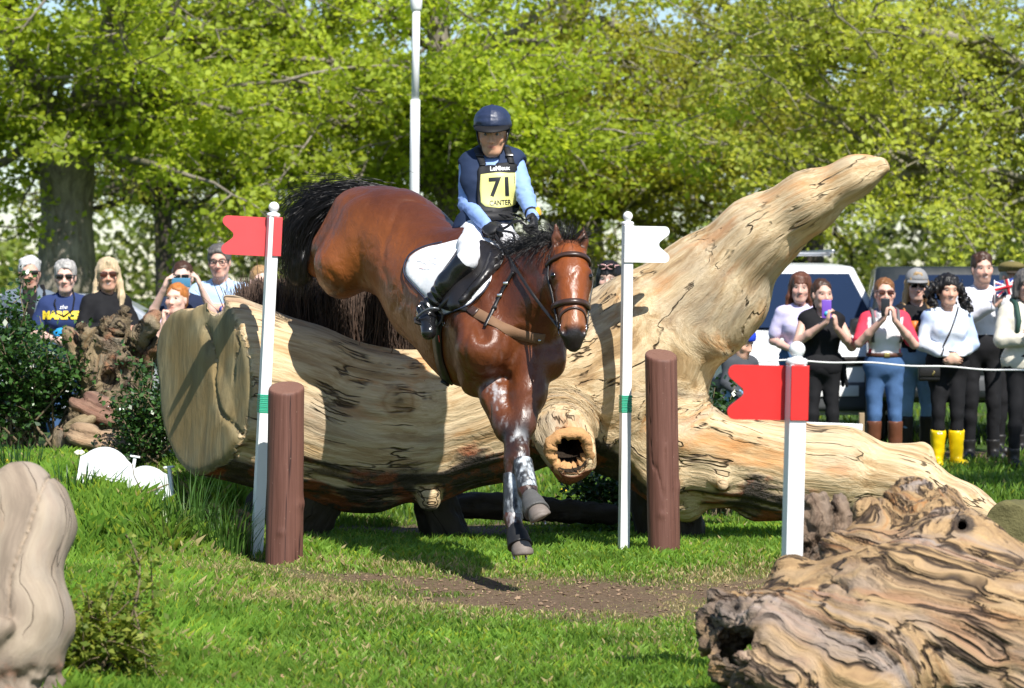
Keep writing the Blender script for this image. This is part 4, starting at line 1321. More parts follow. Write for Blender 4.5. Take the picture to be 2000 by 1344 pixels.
mb = MB(); mb.tube(np.array([W(236, 980, 16.9), W(280, 966, 16.85), W(328, 946, 16.9)]), [.009, .008, .005], 6); mb.tube(np.array([W(280, 966, 16.85), W(262, 930, 16.82), W(258, 905, 16.84)]), [.004, .003, .002], 5)
tag(mb.build('fallen_twig', plain('twig_brown', (.16, .12, .07), .8)), 'thin mossy twig lying across the right border panel', 'twig')
# ================================================================== the horse
HF = nrm(A(.65, -.85, -.42))                     # the way the horse points (down off the log)
HR = nrm(A(HF[1], -HF[0], 0))                    # its right side
HU = np.cross(HR, HF)
HB = np.array([HF, HR, HU])
def P(px, py, Y): return W(px, py, Y)
H = SDF()
tr = A(.40, .28, .36)
def hell(px, py, Y, f, r, u, k=.10, off=0., tagv=None):
    H.ell(P(px, py, Y) + HR * off, A(f, r, u), HB, k, 0, tagv)
hell(768, 470, 16.15, .35, .275, .30)                        # croup
hell(806, 500, 15.98, .38, .265, .30)                        # loin
hell(862, 568, 15.72, .42, .30, .345)                        # barrel
hell(922, 622, 15.42, .40, .285, .375)                       # girth
hell(978, 640, 15.18, .27, .27, .33)                         # chest
hell(930, 520, 15.45, .26, .11, .20, .12)                    # withers
hell(1016, 668, 14.99, .14, .17, .20, .08)                   # breast
# right shoulder blade and upper arm
H.cone(P(955, 545, 15.38) + HR * .10, P(985, 680, 14.98) + HR * .14, .13, .125, .09)
H.cone(P(985, 680, 14.98) + HR * .14, P(952, 738, 15.12) + HR * .06, .12, .105, .08)
H.cone(P(1020, 640, 15.0) - HR * .14, P(1040, 705, 14.93) - HR * .08, .13, .115, .09)
# quarters
H.cone(P(760, 455, 16.2) + HR * .12, P(698, 520, 16.18) + HR * .10, .20, .155, .10)     # right thigh
H.cone(P(720, 430, 16.35) + HR * .05, P(672, 490, 16.38) + HR * .06, .19, .14, .10)     # buttock
H.cone(P(700, 515, 16.2) + HR * .09, P(690, 545, 16.22) + HR * .08, .15, .095, .08)     # stifle
H.cone(P(690, 540, 16.24) + HR * .08, P(650, 522, 16.75) + HR * .06, .098, .062, .07)    # gaskin folded back
H.cone(P(650, 522, 16.75) + HR * .06, P(690, 575, 17.45) + HR * .05, .056, .040, .04)    # cannon, tucked away over the brush
H.cone(P(690, 575, 17.45) + HR * .05, P(700, 620, 17.55) + HR * .05, .045, .05, .03)
H.cone(P(760, 455, 16.2) - HR * .13, P(800, 530, 16.3) - HR * .12, .19, .14, .10)        # left thigh
H.cone(P(800, 530, 16.3) - HR * .12, P(720, 545, 16.9) - HR * .10, .10, .06, .07)
H.cone(P(720, 545, 16.9) - HR * .10, P(750, 590, 17.5) - HR * .10, .055, .042, .04)
H.cone(P(640, 470, 16.5), P(618, 520, 16.62), .075, .06, .06)                              # second thigh seen under the tail
H.cone(P(740, 405, 16.4), P(700, 385, 16.52), .075, .045, .07)                             # dock
# neck
nk = [(P(985, 612, 15.2), .225), (P(1020, 585, 15.05), .190), (P(1050, 553, 14.94), .150), (P(1078, 528, 14.86), .115), (P(1102, 512, 14.80), .092)]
H.chain(nk, .08, flat=(HR, .62))
H.cone(P(960, 530, 15.35), P(1088, 500, 14.86), .085, .045, .07)                             # crest
H.cone(P(1040, 620, 14.95), P(1088, 560, 14.76), .12, .08, .08)                            # throat
# head frame: d = down the face, n = out of the forehead
hp, hm = P(1113, 486, 14.74), P(1121, 668, 14.46)
hd = nrm(hm - hp)
hn = nrm(A(.10, -1, 0) - hd * np.dot(A(.10, -1, 0), hd))
hs = np.cross(hd, hn)                               # towards the photo's right
if hs[0] < 0: hs = -hs
HH = np.array([hs, hn, hd])
HL = np.linalg.norm(hm - hp)
def HP(s, n, d): return hp + hs * s + hn * n + hd * d * HL
H.ell(HP(0, -.035, .12), A(.088, .095, .12), HH, .05)               # poll and brain case
H.ell(HP(0, -.02, .27), A(.098, .080, .105), HH, .05)                # forehead
H.cone(HP(0, .012, .30), HP(0, .012, .80), .058, .036, .05)           # nasal bone
H.cone(HP(0, -.035, .35), HP(0, -.01, .84), .086, .052, .06)
H.cone(HP(-.052, -.085, .34), HP(-.026, -.05, .80), .062, .034, .05)  # jaws
H.cone(HP(.052, -.085, .34), HP(.026, -.05, .80), .062, .034, .05)
H.ell(HP(0, -.012, .90), A(.060, .050, .062), HH, .04)               # muzzle
H.ell(HP(0, -.045, .985), A(.042, .035, .035), HH, .03)              # lips
H.ell(HP(0, -.070, .95), A(.034, .028, .035), HH, .03)               # chin
for sg in (-1, 1):
    H.ell(HP(sg * .084, -.010, .315), A(.020, .026, .034), HH, .022)   # eye socket ridge
    H.ell(HP(sg * .078, .020, .275), A(.022, .02, .022), HH, .03)
    H.cone(HP(sg * .060, -.005, .42), HP(sg * .045, .0, .62), .012, .008, .025)   # cheek ridge
    H.ell(HP(sg * .046, .004, .895), A(.024, .026, .032), HH, .02)     # nostril wing
    H.ell(HP(sg * .050, .024, .905), A(.013, .018, .019), HH, .012, 1)
    # ears
    eb = HP(sg * .058, -.045, .02)
    et = eb + A(sg * .02 + .03, -.02, 1) * .165 + hs * sg * .012
    H.cone(eb - A(0, 0, .02), eb + (et - eb) * .45, .030, .033, .02, 0, (hn, .7))
    H.cone(eb + (et - eb) * .45, et, .033, .006, .012, 0, (hn, .7))
    H.cone(eb + (et - eb) * .22 + hn * .034, et - (et - eb) * .16 + hn * .024, .016, .005, .006, 1, (hs, .8))
# hollows between the muscles
for a_, b_, ra_, k_ in ((P(1012, 655, 14.83), P(1012, 740, 14.86), .022, .06), (P(968, 560, 15.13) + HR * .20, P(1006, 655, 14.92) + HR * .21, .020, .07),
                        (P(752, 560, 15.92) + HR * .30, P(792, 470, 15.90) + HR * .33, .030, .09), (P(918, 560, 15.30) + HR * .29, P(915, 680, 15.20) + HR * .26, .020, .08),
                        (P(700, 430, 16.3) + HR * .27, P(690, 520, 16.2) + HR * .29, .012, .06)):
    H.cone(a_, b_, ra_, ra_ * .8, k_, 1)
# fore legs: right one swings forward and crosses in front
legA = [(P(958, 728, 15.06), .105), (P(970, 775, 14.94), .084), (P(990, 830, 14.82), .060), (P(1008, 866, 14.74), .050), (P(1014, 884, 14.70), .050), (P(1020, 905, 14.67), .040), (P(1027, 940, 14.60), .037), (P(1031, 958, 14.56), .043), (P(1038, 980, 14.50), .036), (P(1046, 1000, 14.45), .045)]
legB = [(P(1038, 712, 14.95), .115), (P(1032, 770, 14.88), .092), (P(1020, 830, 14.80), .066), (P(1008, 880, 14.74), .050), (P(1004, 902, 14.72), .051), (P(1002, 925, 14.70), .040), (P(1001, 985, 14.66), .036), (P(1002, 1012, 14.63), .044), (P(1008, 1036, 14.58), .037), (P(1015, 1062, 14.53), .045)]
for lg in (legA, legB): H.chain(lg, .035)
H.cone(P(948, 745, 15.1), P(980, 850, 14.80), .05, .03, .04)       # flexor muscle at the back of the forearm
COAT = A(.200, .058, .013)
COAT_L = A(.30, .095, .026)
COAT_D = A(.060, .016, .007)
BLK = A(.010, .008, .008)
def seg_w(V, pts, s):
    w = np.zeros(len(V))
    for (a, r0), (b, r1) in zip(pts[:-1], pts[1:]):
        d = SDF.dist(('c', 0, 0, 0, 0, (a, b, r0, r1, None)), V.astype(np.float32))
        w = np.maximum(w, np.exp(-np.maximum(d, 0) / s))
    return w
def horse_col(V, N):
    n = fbm(V * 2.5, 3, 3)[:, None]
    c = COAT * (1 + .22 * n)
    ax = (V - P(870, 570, 15.7))
    u = (ax @ HU); f = ax @ HF
    # paler flank and belly, darker topline, chest and quarters' tops
    bel = sstep(-u, .05, .34)[:, None] * .45
    c = c * (1 - bel) + COAT_L * bel
    fl = np.exp(-(((V - (P(735, 545, 15.9) + HR * .2)) / .30) ** 2).sum(1))[:, None] * .6
    c = c * (1 - fl) + COAT_L * fl
    top = sstep(u, .15, .36)[:, None] * .85
    c = c * (1 - top) + COAT_D * top
    ch = sstep(f, .18, .62)[:, None] * .70
    c = c * (1 - ch) + COAT_D * 1.25 * ch
    # black points: legs, muzzle, ears' rims, mane crest
    for lg, i0, i1 in ((legA, 2, 10), (legB, 1, 10)):
        w = seg_w(V, lg[i0:i1], .015)[:, None]
        w = w * sstep(-(V - lg[1][0]) @ A(0, 0, 1), .02, .16)[:, None]
        c = c * (1 - w) + BLK * 1.4 * w
    q = (V - hp) @ HH.T
    onhead = (q[:, 2] > -.02) & (np.abs(q[:, 0]) < .14) & (q[:, 1] > -.22) & (q[:, 2] < .8)
    hd_c = A(.20, .052, .012)
    face = sstep(.03 - np.abs(q[:, 0]), 0, .035) * sstep(q[:, 1], .0, .05) * .30
    hc = hd_c * (1 + .2 * n) * (1 - face[:, None]) + A(.16, .055, .028) * face[:, None]
    sides = sstep(np.abs(q[:, 0]), .055, .10)[:, None] * .45
    hc = hc * (1 - sides) + COAT_D * sides
    c = np.where(onhead[:, None], hc, c)
    mz = (sstep(q[:, 2] / HL + .03 * n[:, 0], .83, .91) * onhead)[:, None]
    tanm = (sstep(q[:, 2] / HL, .66, .78) * onhead)[:, None] * .35 * (1 - mz)
    c = c * (1 - tanm) + A(.33, .15, .07) * tanm
    c = c * (1 - mz) + BLK * 1.6 * mz
    eye = np.zeros(len(V))
    for sg in (-1, 1):
        eye = np.maximum(eye, np.exp(-(((V - HP(sg * .090, .018, .325)) / .030) ** 2).sum(1)))
    c = c * (1 - .9 * eye[:, None]) + BLK * .9 * eye[:, None]
    ears = (q[:, 2] < -.005) & (V[:, 2] > P(0, 486, 14.74)[2]) & (np.abs(q[:, 0]) < .13)
    c = np.where(ears[:, None], A(.10, .033, .014) * (1 + .3 * n), c)
    # mud and grease on the fore legs
    gr = np.zeros(len(V))
    for lg, i0, i1 in ((legA, 1, 7), (legB, 5, 9)):
        for (a, r0), (b, r1) in zip(lg[i0:i1 - 1], lg[i0 + 1:i1]):
            d = SDF.dist(('c', 0, 0, 0, 0, (a, b, r0, r1, None)), V.astype(np.float32))
            gr = np.maximum(gr, np.exp(-np.maximum(d, 0) / .015))
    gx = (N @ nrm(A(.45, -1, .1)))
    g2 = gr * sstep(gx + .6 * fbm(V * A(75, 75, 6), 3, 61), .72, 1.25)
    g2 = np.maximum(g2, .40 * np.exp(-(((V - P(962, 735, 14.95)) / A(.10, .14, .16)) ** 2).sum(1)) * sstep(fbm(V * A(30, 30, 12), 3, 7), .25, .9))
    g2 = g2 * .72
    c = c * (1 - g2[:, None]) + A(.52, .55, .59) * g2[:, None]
    hk = np.exp(-(((V - (P(690, 572, 16.25) + HR * .1)) / A(.16, .3, .07)) ** 2).sum(1)) * sstep(fbm(V * 26, 2, 77), -.1, .5)
    c = c * (1 - .75 * hk[:, None]) + BLK * 3 * .75 * hk[:, None]
    return np.clip(c, 0, 1)
def horse_disp(V):
    ax = V - P(880, 590, 15.6)
    f, u = ax @ HF, ax @ HU
    rib = np.sin(f * 46 + u * 6) * np.exp(-((f + .02) / .22) ** 2) * np.exp(-((u + .02) / .16) ** 2) * .0014
    q = V * A(5.5, 5.5, 3.6)
    m = np.abs(vnoise(q + .35 * fbm(V * 4, 2, 9)[:, None], 14))
    return .0012 * fbm(V * 40, 2, 3) + .0035 * fbm(V * 7, 2, 4) + rib - .006 * np.clip(1 - m / .22, 0, 1)
def coat_material():
    t = NT('wet_bay_coat')
    o = t.obj()
    c = t.attr('Col')
    n1 = t.noise(t.mapping(o, (1, 1, .5)), 150, 3, .7)
    n2 = t.noise(o, 9, 4, .6)
    v = t.math('MULTIPLY_ADD', n2, .5, .75)
    cc = t.n('ShaderNodeCombineColor')
    for i in range(3): t.l(v, cc.inputs[i])
    c = t.mix(1.0, c, cc.outputs[0], 'MULTIPLY')
    vein = t.noise(t.mapping(o, (1, 1, .6)), 22, 3, .6, 1.2)
    nr = t.bump(n1, .20, .002, t.bump(vein, .35, .014))
    r = t.math('MULTIPLY_ADD', t.noise(o, 14, 4, .65), .34, .20)
    t.pbsdf(c, r, .42, normal=nr)
    return t.m
M_COAT = coat_material()
M_HAIR = plain('black_horse_hair', (.008, .007, .007), .38, .5, .2, 30, 0)
horse = thing('horse', 'bay horse with a black mane and tail jumping down off the log', 'horse', (*P(930, 700, 15.4)[:2], 0))
HORSE = H.build('body', M_COAT, horse, .0104, 2, horse_disp, horse_col)
horse_bvh = bvh_of(HORSE)
for sg in (-1, 1):
    MB().lathe([(.0003, -.019)] + [(.019 * math.cos(a), .019 * math.sin(a)) for a in np.linspace(-1.4, 1.4, 9)] + [(.0003, .019)], HP(sg * .0905, .022, .322), 14).build('eye', plain('horse_eye', (.006, .004, .003), .06, .8, bump=0), horse)

def hair_strands(mb, roots, dirs, length, n_seg, width, r, grav=0.0, wig=.06, col=None):
    for p, d, L in zip(roots, dirs, length):
        q = [np.array(p)]
        dd = nrm(d)
        for i in range(n_seg):
            dd = nrm(dd + r.normal(0, wig, 3) + A(0, 0, -grav * (i + 1) / n_seg))
            q.append(q[-1] + dd * L / n_seg)
        q = np.array(q)
        mb.tube(q, np.linspace(width, width * .25, n_seg + 1), 3, col)
r_ = np.random.default_rng(23)
# tail: a thick plume lifted over the croup and falling behind
tail_c = [P(752, 380, 16.42), P(700, 378, 16.50), P(655, 388, 16.58), P(618, 410, 16.64), P(596, 452, 16.68), P(588, 500, 16.68), P(586, 540, 16.66)]
tw = [.05, .065, .085, .115, .135, .125, .09]
TS = SDF()
TS.chain([(p, w * .72) for p, w in zip(tail_c, tw)], .06)
tailo = TS.build('tail', M_HAIR, horse, .014, 1, lambda V: .02 * fbm(V * A(9, 9, 9), 3, 4))
mb = MB()
tc = np.array(tail_c)
def along(c, t):
    f = t * (len(c) - 1); i = np.minimum(f.astype(int), len(c) - 2)
    return c[i] + (c[i + 1] - c[i]) * (f - i)[:, None]
for i in range(2600):
    t0 = r_.uniform(0, .55); off = r_.normal(0, .40, 3)
    t = np.linspace(t0, min(1.0, t0 + r_.uniform(.3, .7)), 7)
    c_ = along(tc, t)
    ww = np.interp(t, np.linspace(0, 1, 7), tw)
    spread = (1 + .5 * (t - t0))[:, None]
    q = c_ + off * ww[:, None] * spread * 1.25 + np.cumsum(r_.normal(0, .0035, (7, 3)), axis=0)
    q[-1] += nrm(q[-1] - q[-2]) * .03
    mb.tube(q, np.linspace(.0020, .0006, 7), 3)
for i in range(60):      # fine flyaways
    t0 = r_.uniform(.1, .8)
    p = along(tc, np.array([t0]))[0] + r_.normal(0, .09, 3)
    hair_strands(mb, [p], [A(-.7, .3, r_.uniform(-.2, .7))], [r_.uniform(.08, .2)], 6, .001, r_, .3, .15)
tag(mb.build('tail_hair', M_HAIR, tailo), kind='stuff')
# mane: blown up and back from the crest
mb = MB()
crest = np.array([P(985, 503, 15.30), P(1020, 500, 15.12), P(1050, 492, 14.98), P(1080, 482, 14.88), P(1100, 474, 14.82)])
for i in range(2700):
    t = r_.random()
    p = along(crest, np.array([t]))[0] + r_.normal(0, .018, 3) - HU * .005
    d = A(-.55, .35, .85) + r_.normal(0, .32, 3) if r_.random() < .62 else A(-.65, -.35, -.2) + r_.normal(0, .35, 3)
    hair_strands(mb, [p], [d], [r_.uniform(.09, .20)], 5, .0018, r_, .5, .13)
tag(mb.build('mane', M_HAIR, horse), kind='stuff')
mb = MB()
for i in range(330):
    p = HP(r_.normal(0, .018), -.03 + r_.normal(0, .01), .02 + r_.uniform(-.03, .03))
    if r_.random() < .55: d = A(.25, .15, 1) + r_.normal(0, .22, 3); L = r_.uniform(.12, .20)
    else: d = A(.15, -.6, .4) + r_.normal(0, .3, 3); L = r_.uniform(.06, .12)
    hair_strands(mb, [p], [d], [L], 6, .0022, r_, .25 if d[2] > .7 else .9, .12)
tag(mb.build('forelock', M_HAIR, horse), kind='stuff')
# whorl of mane hanging on the neck
mb = MB()
for i in range(60):
    p = P(1010, 560, 15.0) + HR * .16 + r_.normal(0, .02, 3)
    hair_strands(mb, [p], [A(-.1, -.35, -1)], [r_.uniform(.10, .2)], 7, .0012, r_, .1, .1)
# hooves, bell boots and tendon boots
M_HOOF = plain('dusty_hoof', (.17, .14, .12), .6, .4, .3, 30, .4, 90, .003)
M_BOOT = plain('black_boot_neoprene', (.012, .012, .013), .55, .4, .2, 30, .4, 160, .002)
M_GUARD = plain('greased_grey_boot', (.045, .047, .05), .35, .5, .5, 18, .3, 90, .003)
def hoof(ank, toe, w, mat_b, nm_seed, sole):
    d = nrm(toe - ank)
    fw = nrm(A(.35, -.9, .0) - d * np.dot(A(.35, -.9, .0), d)); sd = np.cross(d, fw)
    R = np.array([fw, sd, d])
    L = np.linalg.norm(toe - ank)
    s = SDF()
    s.cone(ank + d * L * .48 + fw * .006, toe + fw * .020, w * .80, w * 1.02, .02)
    s.cut(toe + d * .004, sole, .004)
    o = s.build('hoof', M_HOOF, horse, .005, 1, lambda V: .002 * vnoise(np.stack([V @ d * 130, V[:, 0] * 8, V[:, 1] * 8], 1), nm_seed))
    b = SDF()
    b.cone(ank - d * .012, ank + d * L * .25, w * .80, w * 1.0, .012)
    b.cone(ank + d * L * .25, ank + d * L * .70 + fw * .006, w * 1.0, w * 1.22, .012)
    b.cut(ank + d * L * .70, nrm(d + fw * .05), .003)
    bo = b.build('bell_boot', mat_b, horse, .005, 1)
    for sg in (-1, 1):
        MB().lathe([(.0005, -.01), (.006, -.01), (.005, .012), (.0005, .013)], toe + sole * .004 + sd * sg * w * .6 - fw * .02, 8, np.array([fw, sd, d])).build('shoe_stud', plain('screw_steel', (.45, .45, .47), .35, .5, metal=1.0, bump=0), o)
hoof(legA[8][0] + A(0, 0, .012), P(1053, 1014, 14.40), .056, plain('grey_bell_boot', (.085, .083, .08), .55, .4, .3, 30, .3, 120, .002), 3, nrm(A(.55, -.15, -1)))
hoof(legB[8][0], P(1018, 1083, 14.50), .054, M_BOOT, 4, nrm(A(.08, -.10, -1)))
def guard(a, b, ra, rb):
    s = SDF().cone(a, b, ra, rb, .01)
    ax = nrm(b - a)
    s.cut(b, ax, .003); s.cut(a, -ax, .003)
    s.cone(a, b, ra * .6, rb * .6, .001, 1)
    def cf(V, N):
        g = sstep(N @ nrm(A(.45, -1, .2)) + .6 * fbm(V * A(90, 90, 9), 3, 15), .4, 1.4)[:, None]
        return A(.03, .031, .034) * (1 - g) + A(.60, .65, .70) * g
    s.build('tendon_boot', plain('greased_boot', (.05, .05, .05), .38, .5, .25, 25, .3, 120, .002, attr=True), horse, .005, 1, lambda V: .0015 * fbm(V * 60, 2, 4), cf)
guard(legA[5][0] - A(0, 0, -.012), legA[7][0] + A(0, 0, .0), .051, .052)
guard(legB[5][0], legB[7][0] + A(.0, 0, -.01), .051, .052)

# ------------------------------------------------------------------ tack laid on the body
def ray(px, py, bvh):
    o = Vector((0, 0, HC)); d = (Vector(W(px, py, 10.0)) - o).normalized()
    h = bvh.ray_cast(o, d)
    return (np.array(h[0][:]), np.array(h[1][:])) if h[0] is not None else (None, None)
def smooth_line(pts, step=5.0):
    pts = np.array(pts, float)
    n = len(pts)
    out = []
    for i in range(n - 1):
        p0, p1, p2, p3 = pts[max(i - 1, 0)], pts[i], pts[i + 1], pts[min(i + 2, n - 1)]
        m = max(2, int(np.linalg.norm((p2 - p1)[:2]) / step))
        for t in np.arange(m) / m:
            out.append(.5 * ((2 * p1) + (-p0 + p2) * t + (2 * p0 - 5 * p1 + 4 * p2 - p3) * t * t + (-p0 + 3 * p1 - 3 * p2 + p3) * t ** 3))
    out.append(pts[-1])
    return np.array(out)
def band(Pts, Nn, width, thick):
    """flat strap through points, lying across normals"""
    Pts = np.asarray(Pts); T = np.gradient(Pts, axis=0); T /= np.maximum(np.linalg.norm(T, axis=1, keepdims=True), 1e-9)
    B = np.cross(T, Nn); B /= np.maximum(np.linalg.norm(B, axis=1, keepdims=True), 1e-9)
    Nn = np.cross(B, T)
    w = np.broadcast_to(np.asarray(width, float), (len(Pts),))[:, None]
    V = np.stack([Pts - B * w / 2, Pts - B * w / 2 * .9 + Nn * thick, Pts + B * w / 2 * .9 + Nn * thick, Pts + B * w / 2], 1).reshape(-1, 3)
    q = []
    m = len(Pts)
    for i in range(m - 1):
        for k in range(4):
            q.append([4 * i + k, 4 * i + (k + 1) % 4, 4 * i + 4 + (k + 1) % 4, 4 * i + 4 + k])
    q += [[0, 3, 2, 1], [4 * m - 4, 4 * m - 3, 4 * m - 2, 4 * m - 1]]
    return V, np.array(q)
def strap(pts, width, bvh, lift=.003, thick=.004, step=5.0):
    L = smooth_line(pts, step)
    Pt, Nn = [], []
    for x, y in L:
        p, n = ray(x, y, bvh)
        if p is not None: Pt.append(p + n * lift); Nn.append(n)
    Pt, Nn = np.array(Pt), np.array(Nn)
    for _ in range(2):
        Pt[1:-1] = (Pt[:-2] + 2 * Pt[1:-1] + Pt[2:]) / 4; Nn[1:-1] = (Nn[:-2] + 2 * Nn[1:-1] + Nn[2:]) / 4
    return band(Pt, Nn, width, thick)
def drape(poly, bvh, lift=.01, thick=.012, step=7.0, curve=True, bulge=0.0):
    """a sheet cut to an outline and laid over the body, with thickness"""
    poly = np.array(poly, float)
    if curve: poly = smooth_line(np.vstack([poly, poly[:1]]), step)[:-1]
    n = len(poly)
    lo, hi = poly.min(0), poly.max(0)
    gx, gy = np.meshgrid(np.arange(lo[0], hi[0], step), np.arange(lo[1], hi[1], step))
    pts = np.stack([gx.ravel(), gy.ravel()], 1)
    def inside(p):
        x, y = p[:, 0], p[:, 1]; c = np.zeros(len(p), bool); j = n - 1
        for i in range(n):
            xi, yi = poly[i]; xj, yj = poly[j]
            if yi != yj: c ^= ((yi > y) != (yj > y)) & (x < (xj - xi) * (y - yi) / (yj - yi) + xi)
            j = i
        return c
    d2 = np.min(((pts[:, None, :] - poly[None]) ** 2).sum(-1), axis=1)
    pts = pts[inside(pts) & (d2 > (step * .55) ** 2)]
    allp = np.vstack([poly, pts])
    r = delaunay_2d_cdt([Vector((float(a), float(b))) for a, b in allp], [], [list(range(n))], 1, 1e-5)
    V2 = np.array([v[:] for v in r[0]]); T = [list(f) for f in r[2]]
    Pt = np.zeros((len(V2), 3)); Nn = np.zeros((len(V2), 3)); ok = np.zeros(len(V2), bool)
    for i, (x, y) in enumerate(V2):
        p, nn = ray(x, y, bvh)
        if p is not None: Pt[i], Nn[i], ok[i] = p, nn, True
    good = np.where(ok)[0]
    for i in np.where(~ok)[0]:
        j = good[np.argmin(((V2[good] - V2[i]) ** 2).sum(1))]
        Pt[i] = W(V2[i][0], V2[i][1], Pt[j][1]); Nn[i] = Nn[j]
    d = np.sqrt(np.min(((V2[:, None, :] - poly[None]) ** 2).sum(-1), axis=1))
    bl = bulge * sstep(d, 0, 25)
    Pt = Pt + Nn * lift
    top = Pt + Nn * (thick * np.clip(.45 + d / 6, 0, 1) + bl)[:, None]
    m = len(V2)
    V = np.vstack([Pt, top])
    tris = []
    cnt = {}
    for f in T:
        a, b, c = f
        nn = np.cross(top[b] - top[a], top[c] - top[a])
        if nn @ Nn[a] < 0: a, b, c = a, c, b
        tris.append([a + m, b + m, c + m]); tris.append([a, c, b])
        for e in ((a, b), (b, c), (c, a)):
            cnt[e] = cnt.get(e, 0) + 1
    quads = [[a, b, b + m, a + m] for (a, b) in cnt if (b, a) not in cnt]
    return V, np.array(quads), np.array(tris), top, V2
def on_surface_text(txt, size, mat, parent, frame, bvh, lift, name='lettering', shear=0.0, bold=0.0, align='CENTER', depth=.0012, sx=1.0, back=.3):
    """lettering pressed on a surface: frame = (centre, right axis, up axis, out axis)"""
    cu = bpy.data.curves.new(name, 'FONT')
    cu.body = txt; cu.size = size; cu.align_x = align; cu.align_y = 'CENTER'; cu.shear = shear; cu.offset = bold
    cu.resolution_u = 3
    tmp = bpy.data.objects.new('tmp', cu); COL.objects.link(tmp)
    dg = bpy.context.evaluated_depsgraph_get()
    me = bpy.data.meshes.new_from_object(tmp.evaluated_get(dg))
    bpy.data.objects.remove(tmp)
    bm = bmesh.new(); bm.from_mesh(me)
    bmesh.ops.triangulate(bm, faces=bm.faces[:])
    for _ in range(2):
        es = [e for e in bm.edges if e.calc_length() > size * .12]
        if es: bmesh.ops.subdivide_edges(bm, edges=es, cuts=1)
        bmesh.ops.triangulate(bm, faces=bm.faces[:])
    c, rx, ux, ox = [np.asarray(v, float) for v in frame]
    for v in bm.verts:
        p = c + rx * v.co.x * sx + ux * v.co.y
        h = bvh.ray_cast(Vector(p + ox * back), Vector(-ox)) if bvh is not None else (None,)
        if h[0] is not None: p = np.array(h[0][:]) + ox * lift
        else: p = p + ox * lift
        v.co = Vector(p)
    bm.to_mesh(me); bm.free()
    o = link(name, me, mat, parent)
    return o
M_LEATHER = plain('black_leather', (.014, .012, .012), .36, .5, .2, 30, .3, 140, .002)
M_BROWNL = plain('dark_brown_leather', (.045, .022, .016), .34, .5, .2, 30, .3, 140, .002)
M_WEB = plain('brown_elastic_webbing', (.19, .105, .058), .75, .3, .12, 40, .4, 260, .001)
M_STEEL = plain('stirrup_steel', (.6, .6, .62), .22, .5, .05, 20, 0, metal=1.0)
M_PAD = plain('white_quilted_cloth', (.80, .80, .82), .85, .2, .04, 30, .25, 60, .003)
# saddle cloth
pad = thing('saddle_cloth', 'white saddle cloth with thin dark piping under the saddle', 'saddle cloth', P(880, 560, 15.3))
pad_poly = [(866, 478), (828, 487), (803, 503), (793, 526), (800, 545), (822, 569), (842, 590), (862, 616), (882, 611), (914, 598), (940, 578), (958, 553), (966, 520), (985, 500), (960, 470), (910, 468)]
V, q, t, top, V2 = drape(pad_poly, horse_bvh, .004, .014, 6.5)
pad_o = MB().add(V, q, t).build('cloth', M_PAD, pad)
V, q = strap([(866, 477), (828, 486), (802, 502), (792, 526), (799, 546), (821, 570), (841, 591), (861, 617), (883, 612), (915, 599), (941, 579), (959, 554)], .007, horse_bvh, .014, .006, 4)
MB().add(V, q).build('piping', plain('navy_piping', (.02, .025, .05), .6), pad)
pad_bvh = bvh_of(pad_o, HORSE)
rr = np.random.default_rng(3)
for i, (px, py, sx_, sy_) in enumerate([(820, 511, 5, 3), (829, 516, 4, 7), (838, 509, 4, 6), (846, 516, 6, 3), (834, 526, 6, 2), (823, 525, 4, 2), (850, 505, 3, 3)]):
    V, q = strap([(px - sx_, py), (px, py - sy_ * .5), (px + sx_, py + sy_ * .4)], .0018, pad_bvh, .0012, .0008, 2)
    MB().add(V, q).build('emblem_stitching', plain('pale_red_thread', (.5, .16, .16), .7) if i == 5 else plain('grey_thread', (.58, .58, .62), .7), pad)
V, q = strap([(902, 592), (908, 586), (914, 588), (922, 581)], .006, pad_bvh, .0015, .001, 2)
MB().add(V, q).build('maker_tab', plain('black_print', (.015, .015, .017), .5), pad)
# saddle
sad = thing('saddle', 'black leather jumping saddle with a forward flap', 'saddle', P(910, 500, 15.4))
fl_poly = [(905, 472), (940, 470), (975, 488), (985, 506), (975, 524), (952, 548), (925, 576), (898, 603), (874, 606), (850, 590), (848, 566), (862, 536), (884, 505)]
V, q, t, top, V2 = drape(fl_poly, pad_bvh, .003, .012, 6.5, True, .006)
flap = MB().add(V, q, t).build('flap', M_LEATHER, sad)
V, q, t, top, V2 = drape([(958, 492), (982, 500), (980, 516), (950, 545), (925, 572), (905, 592), (896, 588), (918, 560), (944, 528)], bvh_of(flap, pad_o, HORSE), .001, .014, 6, True, .016)
MB().add(V, q, t).build('knee_roll', M_LEATHER, sad)
s = SDF()
s.cone(P(878, 462, 15.82), P(868, 482, 15.72) + HR * .12, .05, .045, .05)
s.cone(P(878, 462, 15.82), P(888, 470, 15.9) - HR * .12, .05, .045, .05)
s.cone(P(880, 468, 15.8), P(940, 490, 15.45), .12, .10, .08, 0, (HU, .45))
s.cone(P(950, 478, 15.40), P(975, 500, 15.25) + HR * .07, .05, .045, .05)
s.cone(P(950, 478, 15.40), P(1000, 490, 15.35) - HR * .08, .05, .045, .05)
seat = s.build('seat', M_LEATHER, sad, .009, 1)
s = SDF().cone(P(800 + 58, 506, 15.42) + HR * .05, P(836, 575, 15.25) + HR * .03, .012, .012)
